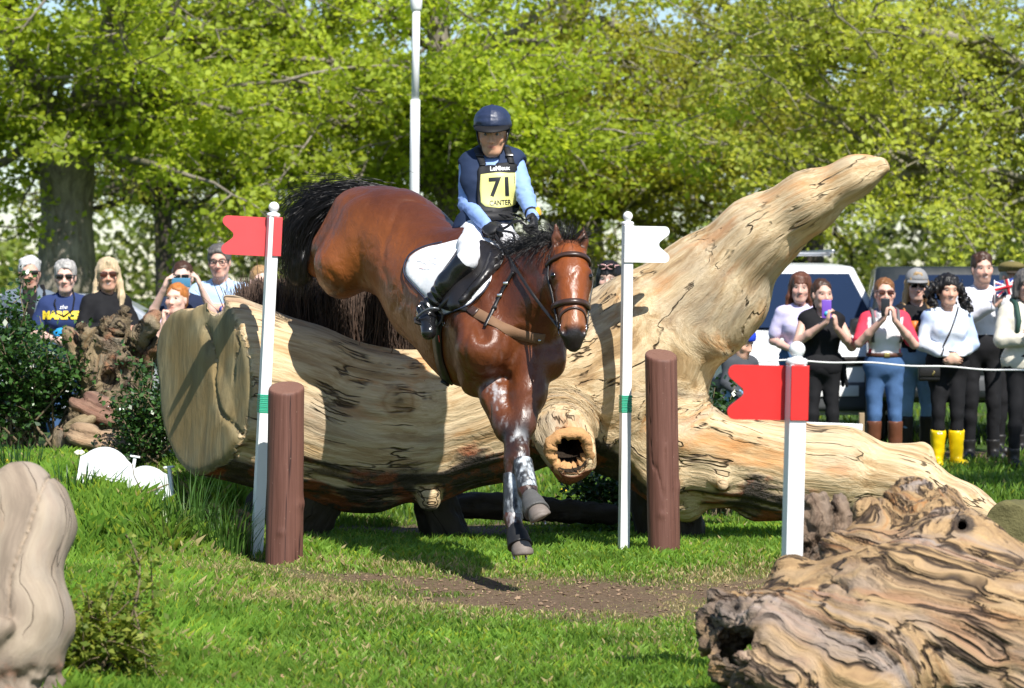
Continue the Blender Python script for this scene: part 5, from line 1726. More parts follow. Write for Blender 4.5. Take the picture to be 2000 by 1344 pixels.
# girth round the belly, and its elastic end
gir = thing('girth', 'black leather girth running down behind the horse\'s elbow', 'girth', P(880, 680, 15.2))
V, q = strap([(862, 600), (858, 630), (856, 660), (858, 690), (864, 715), (872, 738), (882, 752)], .075, horse_bvh, .003, .012, 5)
MB().add(V, q).build('strap', M_LEATHER, gir)
V, q = strap([(872, 742), (880, 752), (893, 757)], .05, horse_bvh, .012, .014, 3)
MB().add(V, q).build('stud_guard', M_LEATHER, gir)
gb = bvh_of(HORSE, *[o for o in gir.children])
V, q = strap([(857, 655), (858, 662), (859, 668)], .010, gb, .002, .001, 2)
MB().add(V, q).build('red_tab', plain('red_tab', (.5, .02, .02), .5), gir)
s = MB(); a = np.linspace(0, 2 * math.pi, 15)
p, n_ = ray(868, 632, gb)
if p is not None:
    u_ = nrm(np.cross(n_, A(0, 0, 1))); w_ = np.cross(u_, n_)
    MB().tube(np.array([p + n_ * .005 + (u_ * math.cos(t) + w_ * math.sin(t)) * .011 for t in a]), .002, 6).build('ring', M_STEEL, gir)
# breastplate
bp = thing('breastplate', 'brown elastic breastplate with black leather straps across the horse\'s chest', 'breastplate', P(970, 630, 14.9))
V, q = strap([(927, 610), (950, 622), (975, 636), (1000, 648), (1025, 656), (1048, 661), (1062, 662)], .058, horse_bvh, .004, .005, 5)
MB().add(V, q).build('elastic_strap', M_WEB, bp)
V, q = strap([(884, 596), (900, 602), (915, 607), (930, 613)], .026, pad_bvh, .004, .006, 4)
MB().add(V, q).build('saddle_strap', M_LEATHER, bp)
V, q = strap([(918, 604), (924, 609), (932, 613)], .050, horse_bvh, .009, .006, 4)
MB().add(V, q).build('keeper', M_BROWNL, bp)
V, q = strap([(1004, 532), (990, 555), (977, 578), (966, 600), (956, 622), (948, 640)], .020, horse_bvh, .006, .006, 4)
MB().add(V, q).build('neck_strap', M_LEATHER, bp)
for k in ((990, 555), (977, 578), (966, 602)):
    p, n_ = ray(k[0], k[1], horse_bvh)
    MB().box(p + n_ * .012, (.026, .012, .016), None, .003).build('buckle', M_STEEL if k[1] != 602 else M_LEATHER, bp)
p, n_ = ray(1052, 664, horse_bvh)
if p is not None: MB().lathe([(.0005, 0), (.008, 0), (.008, .003), (.0005, .004)], p + n_ * .011, 10, np.array([nrm(np.cross(n_, A(0, 0, 1))), A(0, 0, 1), n_])).build('stud', M_STEEL, bp)
# bridle
br = thing('bridle', 'brown leather bridle with a padded browband and noseband on the horse\'s head', 'bridle', HP(0, .05, .5))
hb = horse_bvh
def head_ring(d0, d1, w, thick, lift, name, mat, a0=-2.2, a1=2.2, n=25, tilt=0.0):
    """strap round the head at a distance down the face"""
    Pt, Nn = [], []
    for a in np.linspace(a0, a1, n):
        dirv = hs * math.sin(a) + hn * math.cos(a)
        d = d0 + (d1 - d0) * (1 - math.cos(a)) * .5 + tilt * math.sin(a)
        c = HP(0, -.03, d)
        h = hb.ray_cast(Vector(c + dirv * .35), Vector(-dirv))
        if h[0] is not None and (Vector(c) - h[0]).length < .2: Pt.append(np.array(h[0][:]) + np.array(h[1][:]) * lift); Nn.append(np.array(h[1][:]))
    Pt, Nn = np.array(Pt), np.array(Nn)
    for _ in range(3):
        Pt[1:-1] = (Pt[:-2] + 2 * Pt[1:-1] + Pt[2:]) / 4; Nn[1:-1] = (Nn[:-2] + 2 * Nn[1:-1] + Nn[2:]) / 4
    Nn /= np.linalg.norm(Nn, axis=1, keepdims=True)
    V, q = band(Pt, Nn, w, thick)
    return MB().add(V, q).build(name, mat, br)
head_ring(.135, .15, .026, .013, .004, 'browband', M_BROWNL, -1.75, 1.75)
head_ring(.64, .55, .030, .014, .003, 'noseband', M_BROWNL, -2.6, 2.6, 33)
head_ring(.70, .93, .013, .006, .003, 'flash_strap', M_BROWNL, -2.2, 2.2, 29)
head_ring(.02, .06, .024, .006, .004, 'headpiece', M_BROWNL, -2.4, 2.4, 29) if False else None
for sg in (-1, 1):
    Pt, Nn = [], []
    for t in np.linspace(0, 1, 18):
        c = HP(sg * (.02), -.050 + .010 * t, .05 + .80 * t)
        dv = nrm(hs * sg + hn * .25)
        h = hb.ray_cast(Vector(c + dv * .3), Vector(-dv))
        if h[0] is not None: Pt.append(np.array(h[0][:]) + np.array(h[1][:]) * .005); Nn.append(np.array(h[1][:]))
    Pt, Nn = np.array(Pt), np.array(Nn)
    for _ in range(3): Pt[1:-1] = (Pt[:-2] + 2 * Pt[1:-1] + Pt[2:]) / 4
    V, q = band(Pt, Nn, .018, .006)
    MB().add(V, q).build('cheekpiece', M_LEATHER, br)
    c = HP(sg * .056, -.028, .84)
    MB().tube(np.array([c + hn * .030 * math.cos(t) + hd * .030 * math.sin(t) + hs * sg * .010 for t in np.linspace(0, 2 * math.pi, 17)]), .0038, 6).build('bit_ring', M_STEEL, br)
    cb = HP(sg * .086, -.045, .60)
    MB().box(cb, (.012, .03, .024), HH, .003).build('buckle', M_STEEL, br)
BIT_R = HP(-.060, -.030, .85); BIT_L = HP(.060, -.030, .85)
# ================================================================== people
def skin_material():
    t = NT('skin')
    c = t.attr('Col')
    n = t.noise(t.obj(), 60, 3, .6)
    v = t.math('MULTIPLY_ADD', n, .24, .88)
    cc = t.n('ShaderNodeCombineColor')
    for i in range(3): t.l(v, cc.inputs[i])
    t.pbsdf(t.mix(1.0, c, cc.outputs[0], 'MULTIPLY'), .52, .35, normal=t.bump(t.noise(t.obj(), 300, 2), .08, .001), sss=.12)
    return t.m
M_SKIN = skin_material()
def cloth(name, col, rough=.85, var=.10, scale=18., attr=False, spec=.15, bump=.3):
    return plain(name, col, rough, spec, var, scale, bump, 420, .0015, attr=attr)
M_LENS = plain('dark_lens', (.010, .008, .008), .08, .6, .05, 10, 0)
M_EYE = plain('eye_surface', (.5, .5, .5), .15, .5, .02, 10, 0, attr=True)

def hand_prims(S, wr_, d, pn, curl, side, s, glove=0.0, spread=.1, fl=None):
    """palm, four unequal fingers bent towards the palm, thumb off the side"""
    d = nrm(d); pn = nrm(np.asarray(pn) - d * np.dot(pn, d)); lat = np.cross(d, pn) * side
    g = glove
    S.cone(wr_, wr_ + d * .045 * s, (.026 + g) * s, (.036 + g) * s, .012, 0, (pn, .55))
    S.cone(wr_ + d * .045 * s, wr_ + d * .082 * s, (.036 + g) * s, (.037 + g) * s, .012, 0, (pn, .48))
    for i, (o, L) in enumerate(zip((.028, .0095, -.0095, -.027), (.070, .079, .073, .057))):
        p = wr_ + (d * .086 + lat * o) * s
        ang = 0.0
        c = curl[i] if isinstance(curl, (list, tuple)) else curl
        dd = nrm(d + lat * o * spread * 12)
        for k, fr in enumerate((.45, .32, .23)):
            ang += c * (.75, 1.05, .8)[k]
            q = p + (dd * math.cos(ang) + pn * math.sin(ang)) * L * fr * s
            S.cone(p, q, (.0095 - .0009 * k + g * .6) * s, (.0088 - .0011 * k + g * .6) * s, .003)
            p = q
    tb = wr_ + (d * .026 + lat * .026) * s
    t1 = tb + nrm(d * .75 + lat * .62 + pn * .35) * .040 * s
    t2 = t1 + nrm(d * .9 + lat * .15 + pn * .55) * .032 * s
    S.cone(tb, t1, (.013 + g * .5) * s, (.0105 + g * .6) * s, .008); S.cone(t1, t2, (.0105 + g * .6) * s, (.0085 + g * .6) * s, .003)

def stand(x, y, h, yaw=0., z=None, arms=None, lean=0., head=(0, 0, 0), stance=.1, shift=0., hips=None):
    s = h / 1.70
    z = float(ground_z(A(x), A(y))[0]) if z is None else z
    f = A(math.sin(yaw), -math.cos(yaw), 0); u = A(0, 0, 1); r = np.cross(f, u)
    o = A(x, y, z)
    L = lambda a, b, c: o + (r * a + f * b + u * c) * s
    J = dict(s=s, r=r, f=f, u=u, o=o)
    J['pelvis'] = L(shift, 0, .93); J['neck'] = L(shift * .6, lean, 1.408); J['head'] = L(shift * .5, lean * 1.25 + .03, 1.570)
    for sg, k in ((1, 'R'), (-1, 'L')):
        J['sh' + k] = L(sg * .163 + shift * .6, lean * .95 - .005, 1.338); J['hip' + k] = L(sg * .085 + shift, 0, .90)
        J['kn' + k] = L(sg * (stance * .95 + .0) + shift * .5, .025, .49); J['an' + k] = L(sg * stance, -.02, .085); J['toe' + k] = L(sg * (stance + .03), .155, .035)
        J['el' + k] = L(sg * .235, -.03, 1.10); J['wr' + k] = L(sg * .255, .04, .87)
    for k, v in (arms or {}).items():
        J['el' + k] = L(*v[0]); J['wr' + k] = L(*v[1])
    J['hy'], J['hp'], J['hr'] = head
    J['yaw'] = yaw; J['L'] = L
    return J

def torso_prims(S, J, g=0.0, male=False, fat=1.0, bust=1.0, upto=1.0, k=.06, hips=True):
    s = J['s']; pel, nk = J['pelvis'], J['neck']
    up = nrm(nk - pel); r = nrm(J['shR'] - J['shL']); r = nrm(r - up * np.dot(r, up)); f = np.cross(up, r)
    R = np.array([r, f, up]); Lt = np.linalg.norm(nk - pel)
    w = 1.06 if male else 1.0
    if hips: S.ell(pel + up * .0 * s, A(.168 * fat + g, .118 * fat + g, .13 + g) * s * A(1 if not male else .95, 1, 1), R, k)
    S.ell(pel + up * Lt * .36 + f * .008 * s, A((.148 if male else .124) * fat + g, .102 * fat + g, .15 + g) * s, R, k)
    S.ell(pel + up * Lt * .66 + f * .006 * s, A(.158 * w * (.5 + .5 * fat) + g, .112 * (.5 + .5 * fat) + g, .155 + g) * s, R, k)
    a, b = J['shR'] - r * .03 * s, J['shL'] + r * .03 * s
    S.cone(a, b, (.062 + g) * s, (.062 + g) * s, .05)
    for q in (a, b): S.cone(nk - up * .0 * s - f * .012 * s, q, (.048 + g) * s, (.056 + g) * s, .05)
    if not male and bust:
        for sg in (1, -1): S.ell(pel + up * Lt * .60 + r * sg * .072 * s + f * .082 * s * fat, A(.066, .058, .066) * s * bust + g * s, R, .05)
    return R

def head_frame(J, hs):
    u = nrm(J['head'] - J['neck']); f0, r0 = J['f'], J['r']
    u = nrm(J['u'] * .8 + u * .2)
    M = Matrix.Rotation(J['hy'], 3, 'Z')
    f = np.array(M @ Vector(f0)); f = nrm(f - u * np.dot(f, u)); r = np.cross(f, u)
    if J['hp']:
        M = Matrix.Rotation(J['hp'], 3, Vector(r)); f = np.array(M @ Vector(f)); u = np.array(M @ Vector(u))
    if J['hr']:
        M = Matrix.Rotation(J['hr'], 3, Vector(f)); r = np.array(M @ Vector(r)); u = np.array(M @ Vector(u))
    c = J['head']
    return np.array([r, f, u]), (lambda a, b, d: c + (r * a + f * b + u * d) * hs)

def head_prims(S, J, hs, male, Hm, Q, jaw=1.0):
    S.ell(Q(0, -.018, .040), A(.0745, .093, .086) * hs, Hm, .03)
    S.ell(Q(0, .028, -.028), A(.058, .066, .086) * hs, Hm, .04)
    S.ell(Q(0, .058, -.092), A(.030 * jaw, .026, .024) * hs, Hm, .04)
    for sg in (1, -1):
        S.cone(Q(sg * .049, -.005, -.052), Q(sg * .024, .058, -.092), .017 * hs * jaw, .016 * hs, .03)
        S.ell(Q(sg * .040, .066, -.022), A(.024, .02, .022) * hs, Hm, .025)
        S.ell(Q(sg * .0765, -.004, -.004), A(.010, .020, .033) * hs, Hm, .008)
        S.ell(Q(sg * .031, .101, .012), A(.019, .013, .0115) * hs, Hm, .012, 1)
    S.ell(Q(0, .076, .032), A(.054, .020, .011) * hs, Hm, .02)
    S.cone(Q(0, .088, .012), Q(0, .113, -.028), .0085 * hs, .0125 * hs, .012)
    for sg in (1, -1): S.ell(Q(sg * .013, .099, -.033), A(.0095, .012, .009) * hs, Hm, .008)
    S.ell(Q(0, .091, -.054), A(.024, .010, .0075) * hs, Hm, .008)
    S.ell(Q(0, .089, -.066), A(.021, .010, .0075) * hs, Hm, .008)
    S.cone(Q(0, -.020, -.055), J['neck'] - J['f'] * .01 * J['s'], (.056 if male else .046) * hs, (.064 if male else .052) * J['s'], .035)

def paint_face(V, base, Q, hs, o):
    c = np.tile(np.asarray(base, float), (len(V), 1)) * (1 + .05 * fbm(V * 30, 2, 8)[:, None])
    def spot(p, rad, col, st=1.0, hard=1.0):
        nonlocal c
        d = (((V - Q(*p)) @ o['Hm'].T / (np.asarray(rad) * hs)) ** 2).sum(1)
        w = (st * np.exp(-d ** hard))[:, None]
        c = c * (1 - w) + np.asarray(col) * w
    b = np.asarray(base)
    for sg in (1, -1):
        spot((sg * .042, .078, -.025), (.028, .03, .024), b * A(1.12, .78, .72), .45)
        spot((sg * .031, .092, .012), (.021, .03, .011), b * A(.62, .5, .46), .55)
        spot((sg * .033, .09, .033), (.021, .03, .0055), o.get('brow', (.06, .035, .02)), o.get('browst', .8), 2)
    spot((0, .11, -.03), (.016, .02, .012), b * A(1.12, .8, .75), .4)
    spot((0, .095, -.0595), (.0255, .03, .0115), o.get('lip', b * A(.95, .52, .5)), .75, 2)
    if o.get('smile'):
        spot((0, .098, -.0595), (.021, .03, .0048), (.72, .70, .66), .95, 2)
        for sg in (1, -1): spot((sg * .029, .085, -.055), (.006, .02, .012), b * .55, .5)
    else:
        spot((0, .10, -.0605), (.023, .03, .0022), b * A(.35, .18, .17), .8, 2)
    if o.get('beard') is not None:
        q = (V - Q(0, 0, 0)) @ o['Hm'].T / hs
        m = sstep(-q[:, 2], .035, .06) * sstep(q[:, 1], -.02, .03) * (1 - np.exp(-(((V - Q(0, .095, -.06)) @ o['Hm'].T / (np.array((.026, .04, .011)) * hs)) ** 2).sum(1) ** 2)) * sstep(q[:, 2], -.135, -.115)
        m = m * .6 * (.7 + .3 * fbm(V * 200, 1, 3))
        c = c * (1 - m[:, None]) + np.asarray(o['beard']) * m[:, None]
    return c

def hair_mat(name, attr=False, col=(.1, .05, .03)):
    if name in _mats: return _mats[name]
    t = NT(name)
    n = t.noise(t.mapping(t.obj(), (1, 1, .12)), 190, 3, .7)
    n2 = t.noise(t.mapping(t.obj(), (1, 1, .3)), 40, 3, .6)
    c = t.ramp(t.math('MULTIPLY_ADD', n, .6, t.math('MULTIPLY', n2, .4)), [(.3, tuple(q * .55 for q in col)), (.52, col), (.75, tuple(min(1, q * 1.5) for q in col))])
    t.pbsdf(c, .42, .4, normal=t.bump(n, .5, .004))
    _mats[name] = t.m
    return t.m

def make_hair(root, J, hs, Hm, Q, style, mat, seed, length=.2, res=.0075):
    r = np.random.default_rng(seed)
    S = SDF()
    k = .02
    def cap(th=.014, front=.050, low=-.02):
        S.ell(Q(0, -.022, .046), (A(.0775, .094, .088) + th) * hs, Hm, k)
        S.ell(Q(0, -.052, -.005), (A(.070, .066, .080) + th * .7) * hs, Hm, k)
    dispA = .007
    if style in ('short', 'crop'):
        th = .010 if style == 'short' else .006
        cap(th)
        for i in range(26 if style == 'short' else 10):
            a = r.uniform(-2.6, 2.6); e = r.uniform(.2, 1.2)
            S.ell(Q(math.sin(a) * math.cos(e) * .075, -.02 + math.cos(a) * math.cos(e) * .088, .05 + math.sin(e) * .085), A(.022, .022, .014) * hs, Hm, .015)
        S.ell(Q(0, .092, -.012), A(.070, .085, .090) * hs, Hm, .012, 1)
        S.ell(Q(0, .085, -.065), A(.085, .085, .070) * hs, Hm, .012, 1)
        S.cut(Q(0, -.02, -.062), Hm @ A(0, 0, 0) * 0 - Hm[2] + Hm[1] * .35, .01)
    elif style == 'tied':
        cap(.0045)
        S.ell(Q(0, .092, -.008), A(.066, .085, .090) * hs, Hm, .012, 1)
        S.ell(Q(0, .080, -.060), A(.085, .082, .075) * hs, Hm, .015, 1)
        S.cut(Q(0, -.02, -.055), -Hm[2] + Hm[1] * .4, .01)
        S.ell(Q(0, -.125, .01), A(.03, .03, .035) * hs, Hm, .02)
        S.cone(Q(.01, -.13, .0), Q(.02, -.125, -.12), .022 * hs, .012 * hs, .02)
    elif style == 'bob':
        cap(.014)
        for sg in (1, -1):
            S.cone(Q(sg * .078, -.008, .03), Q(sg * .080, .0, -.070), .024 * hs, .020 * hs, .02)
            S.cone(Q(sg * .06, -.05, .0), Q(sg * .065, -.045, -.085), .034 * hs, .028 * hs, .02)
            S.cone(Q(sg * .015, .075, .105), Q(sg * .062, .062, .045), .018 * hs, .013 * hs, .02)
        S.cone(Q(0, -.07, 0), Q(0, -.07, -.085), .045 * hs, .035 * hs, .02)
        S.ell(Q(0, .098, -.030), A(.064, .075, .082) * hs, Hm, .012, 1)
    elif style == 'long':
        cap(.012)
        for sg in (1, -1):
            pts = [(Q(sg * .072, -.01, .035), .026 * hs), (Q(sg * .088, -.006, -.06), .026 * hs), (Q(sg * .098, .012, -.06 - length * .5), .028 * hs), (Q(sg * .092, .035, -.06 - length), .016 * hs)]
            S.chain(pts, .02)
            pts = [(Q(sg * .05, -.05, .0), .04 * hs), (Q(sg * .062, -.055, -.10), .042 * hs), (Q(sg * .075, -.05, -.08 - length), .025 * hs)]
            S.chain(pts, .02)
            S.cone(Q(sg * .012, .070, .108), Q(sg * .068, .050, .03), .016 * hs, .014 * hs, .02)
        S.chain([(Q(0, -.08, .0), .05 * hs), (Q(0, -.085, -.12), .045 * hs), (Q(0, -.08, -.1 - length), .02 * hs)], .03)
        S.ell(Q(0, .100, -.035), A(.060, .072, .088) * hs, Hm, .012, 1)
    elif style == 'fringe':
        cap(.013)
        for sg in (1, -1):
            S.chain([(Q(sg * .074, -.005, .03), .024 * hs), (Q(sg * .088, -.008, -.07), .026 * hs), (Q(sg * .10, -.015, -.07 - length), .022 * hs)], .02)
            S.chain([(Q(sg * .05, -.06, .0), .045 * hs), (Q(sg * .07, -.07, -.1 - length), .035 * hs)], .02)
        S.ell(Q(0, .100, -.055), A(.060, .072, .092) * hs, Hm, .010, 1)
        for a in np.linspace(-.05, .05, 7): S.cone(Q(a * .9, .068, .10), Q(a * 1.1, .092 - abs(a) * .4, .038), .013 * hs, .008 * hs, .008)
    elif style == 'curly':
        cap(.016)
        for i in range(430):
            t = r.random()
            sg = 1 if r.random() < .45 else -1
            wv = .35 * t + .2
            p = Q(sg * (.062 + .075 * math.sin(t * 2.6) + r.normal(0, .022)) + (-.045 * t if sg < 0 else 0), -.03 + r.normal(0, .04), .085 - t * (.30 if sg < 0 else .20) + r.normal(0, .01))
            S.ell(p, A(1, 1, 1.5) * r.uniform(.007, .015) * hs, Hm, .008)
        for i in range(110):
            a = r.uniform(-2.8, 2.8)
            S.ell(Q(math.sin(a) * .075, -.02 + math.cos(a) * .08, .095 + r.normal(0, .012)), A(1, 1, 1) * r.uniform(.008, .014) * hs, Hm, .008)
        S.ell(Q(0, .105, -.030), A(.060, .075, .088) * hs, Hm, .010, 1)
        dispA = .008
    def dd(V):
        q = (V - Q(0, 0, 0)) @ Hm.T
        return dispA * fbm(q * A(60, 60, 9), 2, seed) + .003 * fbm(q * A(120, 120, 14), 2, seed + 2)
    o = S.build('hair', mat, root, res, 1, dd)
    return o

def sunglasses(root, Q, hs, Hm, mat=None, lens=None, w=.050, h=.036, z=.012, yy=.104, name='sunglasses', tilt=0.0, frame=None):
    mb = MB()
    for sg in (1, -1):
        R = np.array(Matrix.Rotation(sg * .22, 3, Vector(Hm[2])) @ Matrix([list(v) for v in Hm.T])).T
        mb.box(Q(sg * .033, yy - .004, z), A(w, .005, h) * hs, R, .012 * hs)
    if lens == 'none':
        o = bpy.data.objects.new(name, None); COL.objects.link(o); o.parent = root
    else: o = mb.build(name, lens or M_LENS, root)
    m2 = MB()
    m2.tube(np.array([Q(.012, yy + .001, z + .006), Q(0, yy + .004, z + .008), Q(-.012, yy + .001, z + .006)]), .0032 * hs, 6)
    for sg in (1, -1):
        m2.tube(np.array([Q(sg * .058, yy - .016, z + .008), Q(sg * .078, .03, z + .008), Q(sg * .081, -.02, z + .002)]), .0032 * hs, 5)
        if frame is not None:
            m2.tube(np.array([Q(sg * .033 + w * .5 * math.cos(t) * .98, yy - .003 - abs(math.cos(t)) * 0.003, z + h * .5 * math.sin(t)) for t in np.linspace(0, 2 * math.pi, 17)]), .0034 * hs, 5)
    f_ = m2.build('frame', plain('black_plastic', (.02, .018, .017), .3), o)
    return o

def person(label, J, skin=(.56, .33, .22), male=False, fat=1.0, bust=1.0, res=.0092, top=None, bottom=None, shoes=None, hair=None, glasses=None, face=None, hands=None, group='spectators behind the rope', hs=None, jaw=1.0, extra=None, legs=False):
    """one body mesh; hair, clothes and glasses are its children"""
    s = J['s']; hs = (hs or 1.09) * (.5 + .5 * s)
    root = thing('person', label, 'person', (J['o'][0], J['o'][1], J['o'][2]), group)
    Hm, Q = head_frame(J, hs)
    B = SDF()
    torso_prims(B, J, -.014, male, fat, 0)
    head_prims(B, J, hs, male, Hm, Q, jaw)
    hd_ = hands or {}
    for k, side in (('R', 1), ('L', -1)):
        sh, el, wr_ = J['sh' + k], J['el' + k], J['wr' + k]
        m = 1.12 if male else (.92 + .12 * (fat - 1) * 4)
        B.cone(sh, el, .050 * s * m, .041 * s * m, .03)
        B.cone(el, el + (wr_ - el) * .4, .041 * s * m, .040 * s * m, .02)
        B.cone(el + (wr_ - el) * .4, wr_, .040 * s * m, .026 * s * m, .02)
        hk = hd_.get(k, {})
        d = hk.get('d', nrm(wr_ - el)); pn = hk.get('n', -J['r'] * side)
        hand_prims(B, wr_, d, pn, hk.get('curl', .28), hk.get('side', side), s * (1.08 if male else 1.0))
        if legs:
            B.cone(J['hip' + k], J['kn' + k], .068 * s, .044 * s, .03); B.cone(J['kn' + k], J['an' + k], .040 * s, .020 * s, .03)
    o = dict(face or {}); o['Hm'] = Hm
    B.build('body', M_SKIN, root, res, 1, None, lambda V, N: paint_face(V, skin, Q, hs, o))
    if not (glasses and glasses.get('dark', True)) or (glasses and glasses.get('noeye')):
        for sg in (1, -1):
            mb = MB()
            R = np.array([Hm[0], Hm[2], -Hm[1]])
            prof = [(.0003, -.012)] + [(.012 * math.cos(a), .012 * math.sin(a)) for a in np.linspace(-1.3, 1.3, 9)] + [(.0003, .012)]
            mb.lathe([(a * hs, b * hs) for a, b in prof], Q(sg * .031, .0765, .0105), 12, np.array([Hm[0], Hm[2], Hm[1]]))
            V = mb.V[0]; d = np.linalg.norm(np.cross(V - Q(sg * .031, .0765, .0105), Hm[1]), axis=1)
            fr = ((V - Q(sg * .031, .0765, .0105)) @ Hm[1]) > 0
            c = np.where(((d < .0078 * hs) & fr)[:, None], np.array(o.get('iris', (.05, .03, .02))), np.array((.50, .44, .40)))
            mb.C = [c]
            mb.build('eye', M_EYE, root)
    if hair: make_hair(root, J, hs, Hm, Q, hair['style'], hair['mat'], hair.get('seed', 1), hair.get('length', .2), res * 1.15)
    if glasses: sunglasses(root, Q, hs, Hm, **{k: v for k, v in glasses.items() if k not in ('dark', 'noeye')})
    tops = {}
    def fold(V, amp=.006, sd=1):
        return amp * .8 * fbm(V * A(7, 7, 12) + .5 * V[:, [2, 0, 1]] * 5, 2, sd) + amp * .25 * fbm(V * A(22, 22, 28), 2, sd + 3)
    if top:
        T = SDF(); g = top.get('g', .010)
        torso_prims(T, J, g, male, fat, bust, k=.06)
        sl = top.get('sleeve', .6); lo = top.get('loose', .012)
        for k in ('R', 'L'):
            sh, el, wr_ = J['sh' + k], J['el' + k], J['wr' + k]
            m = 1.12 if male else 1.0
            if sl > 0:
                e = sh + (el - sh) * min(sl, 1)
                T.cone(sh, e, (.052 * m + lo) * s, (.044 * m + lo) * s, .03)
                if sl > 1:
                    e2 = el + (wr_ - el) * (sl - 1)
                    T.cone(el, e2, (.044 * m + lo) * s, (.032 * m + lo * .7) * s, .025)
        up = nrm(J['neck'] - J['pelvis'])
        T.cut(J['pelvis'] + up * top.get('hem', -.03) * s, -up, .004)
        nk = J['neck']
        T.ell(nk + J['f'] * (.035 + top.get('vneck', 0) * .3) * s + up * (.055 - top.get('vneck', 0) * .35) * s, A(.062 + top.get('wide', 0), .062, .058 + top.get('vneck', 0)) * s, np.array([J['r'], J['f'], J['u']]), .006, 1)
        T.cone(nk + up * .02 * s, nk + up * .15 * s, .058 * s, .06 * s, .006, 1)
        tops['o'] = T.build(top.get('name', 'shirt'), top['mat'], root, res * 1.4, 1, lambda V: fold(V, top.get('fold', .010), 3), top.get('col'))
        if top.get('collar'):
            C = SDF()
            for sg in (1, -1):
                C.cone(nk - J['f'] * .05 * s + up * .035 * s, nk + J['r'] * sg * .062 * s + up * .022 * s, .016 * s, .016 * s, .02, 0, (J['u'], 1.3))
                C.cone(nk + J['r'] * sg * .062 * s + up * .022 * s, nk + J['r'] * sg * .045 * s + J['f'] * .070 * s - up * .025 * s, .016 * s, .012 * s, .012, 0, (J['f'], .6))
            C.build('collar', top.get('collarmat', top['mat']), root, res * .8, 1)
    if bottom:
        T = SDF(); g = bottom.get('g', .008)
        up = nrm(J['neck'] - J['pelvis']); r = J['r']; R = np.array([r, J['f'], J['u']])
        T.ell(J['pelvis'] - J['u'] * .0 * s, A(.170 * fat + g, .120 * fat + g, .13 + g) * s * A(1 if not male else .95, 1, 1), R, .05)
        T.cone(J['pelvis'] + up * .02 * s, J['pelvis'] + up * .10 * s, .118 * s * fat, .115 * s * fat, .05, 0, (r, 1.28))
        end = bottom.get('end', 1.0); th = bottom.get('thigh', .088) * (.4 + .6 * fat); w = bottom.get('calf', .052)
        for sg, k in ((1, 'R'), (-1, 'L')):
            hp_, kn, an = J['hip' + k], J['kn' + k], J['an' + k]
            T.cone(hp_, kn, th * s, (.058 + g * .5) * s, .035)
            T.cone(kn, kn + (an - kn) * .35, (.056 + g * .4) * s, (w + .004) * s, .03)
            T.cone(kn + (an - kn) * .35, kn + (an - kn) * end, (w + .004) * s, (w * .78 + g * .3) * s, .03)
        T.cut(J['pelvis'] + up * bottom.get('waist', .11) * s, up, .004)
        T.build(bottom.get('name', 'trousers'), bottom['mat'], root, res * 1.9, 1, lambda V: fold(V, bottom.get('fold', .010), 13))
    if bottom and bottom.get('belt') is not None:
        up = nrm(J['neck'] - J['pelvis']); c = J['pelvis'] + up * .095 * s
        a = np.linspace(0, 2 * math.pi, 33)
        Pp = np.array([c + (J['r'] * math.cos(t) * .152 * fat + J['f'] * math.sin(t) * .124 * fat) * s for t in a])
        Nn = np.array([J['r'] * math.cos(t) + J['f'] * math.sin(t) for t in a])
        V, q = band(Pp, Nn, .038 * s, .005)
        bl = MB().add(V, q).build('belt', bottom['belt'], root)
        MB().box(c + J['f'] * .131 * s * fat, A(.05, .006, .042) * s, np.array([J['r'], J['f'], J['u']]), .004).build('buckle', plain('brass', (.55, .40, .15), .3, metal=1.0, bump=0), bl)
    if shoes:
        for k in ('R', 'L'):
            an, toe, kn = J['an' + k], J['toe' + k], J['kn' + k]
            T = SDF(); hgt = shoes.get('h', .1)
            w = shoes.get('w', .048)
            sh_f = nrm((toe - an) * A(1, 1, 0))
            heel = an - sh_f * .045 * s; heel[2] = J['o'][2] + .040 * s
            T.cone(heel, toe + A(0, 0, .006) * s, .040 * s, .036 * s, .03)
            T.ell(toe - sh_f * .03 * s + A(0, 0, .0), A(.044, .07, .034) * s, np.array([np.cross(sh_f, A(0, 0, 1)), sh_f, A(0, 0, 1)]), .03)
            tp = an + nrm(kn - an) * hgt * s
            T.cone(an - A(0, 0, .01), tp, w * s, (w + .006 + shoes.get('flare', .006)) * s, .03)
            T.cut(tp - nrm(kn - an) * .004, nrm(kn - an), .003)
            T.cut(A(0, 0, J['o'][2] + .004), A(0, 0, -1), .003)
            so = T.build(shoes.get('name', 'shoe'), shoes['mat'], root, res * 1.5, 1, lambda V: .003 * fbm(V * A(16, 16, 26), 2, 5))
            if shoes.get('patch') is not None:
                MB().box(tp + J['f'] * (w + .008) * s - A(0, 0, .035) * s, A(.045, .004, .016) * s, np.array([J['r'], J['f'], J['u']]), .001).build('label_patch', shoes['patch'], so)
    J.update(root=root, Q=Q, Hm=Hm, hs=hs, top_o=tops.get('o'))
    return J
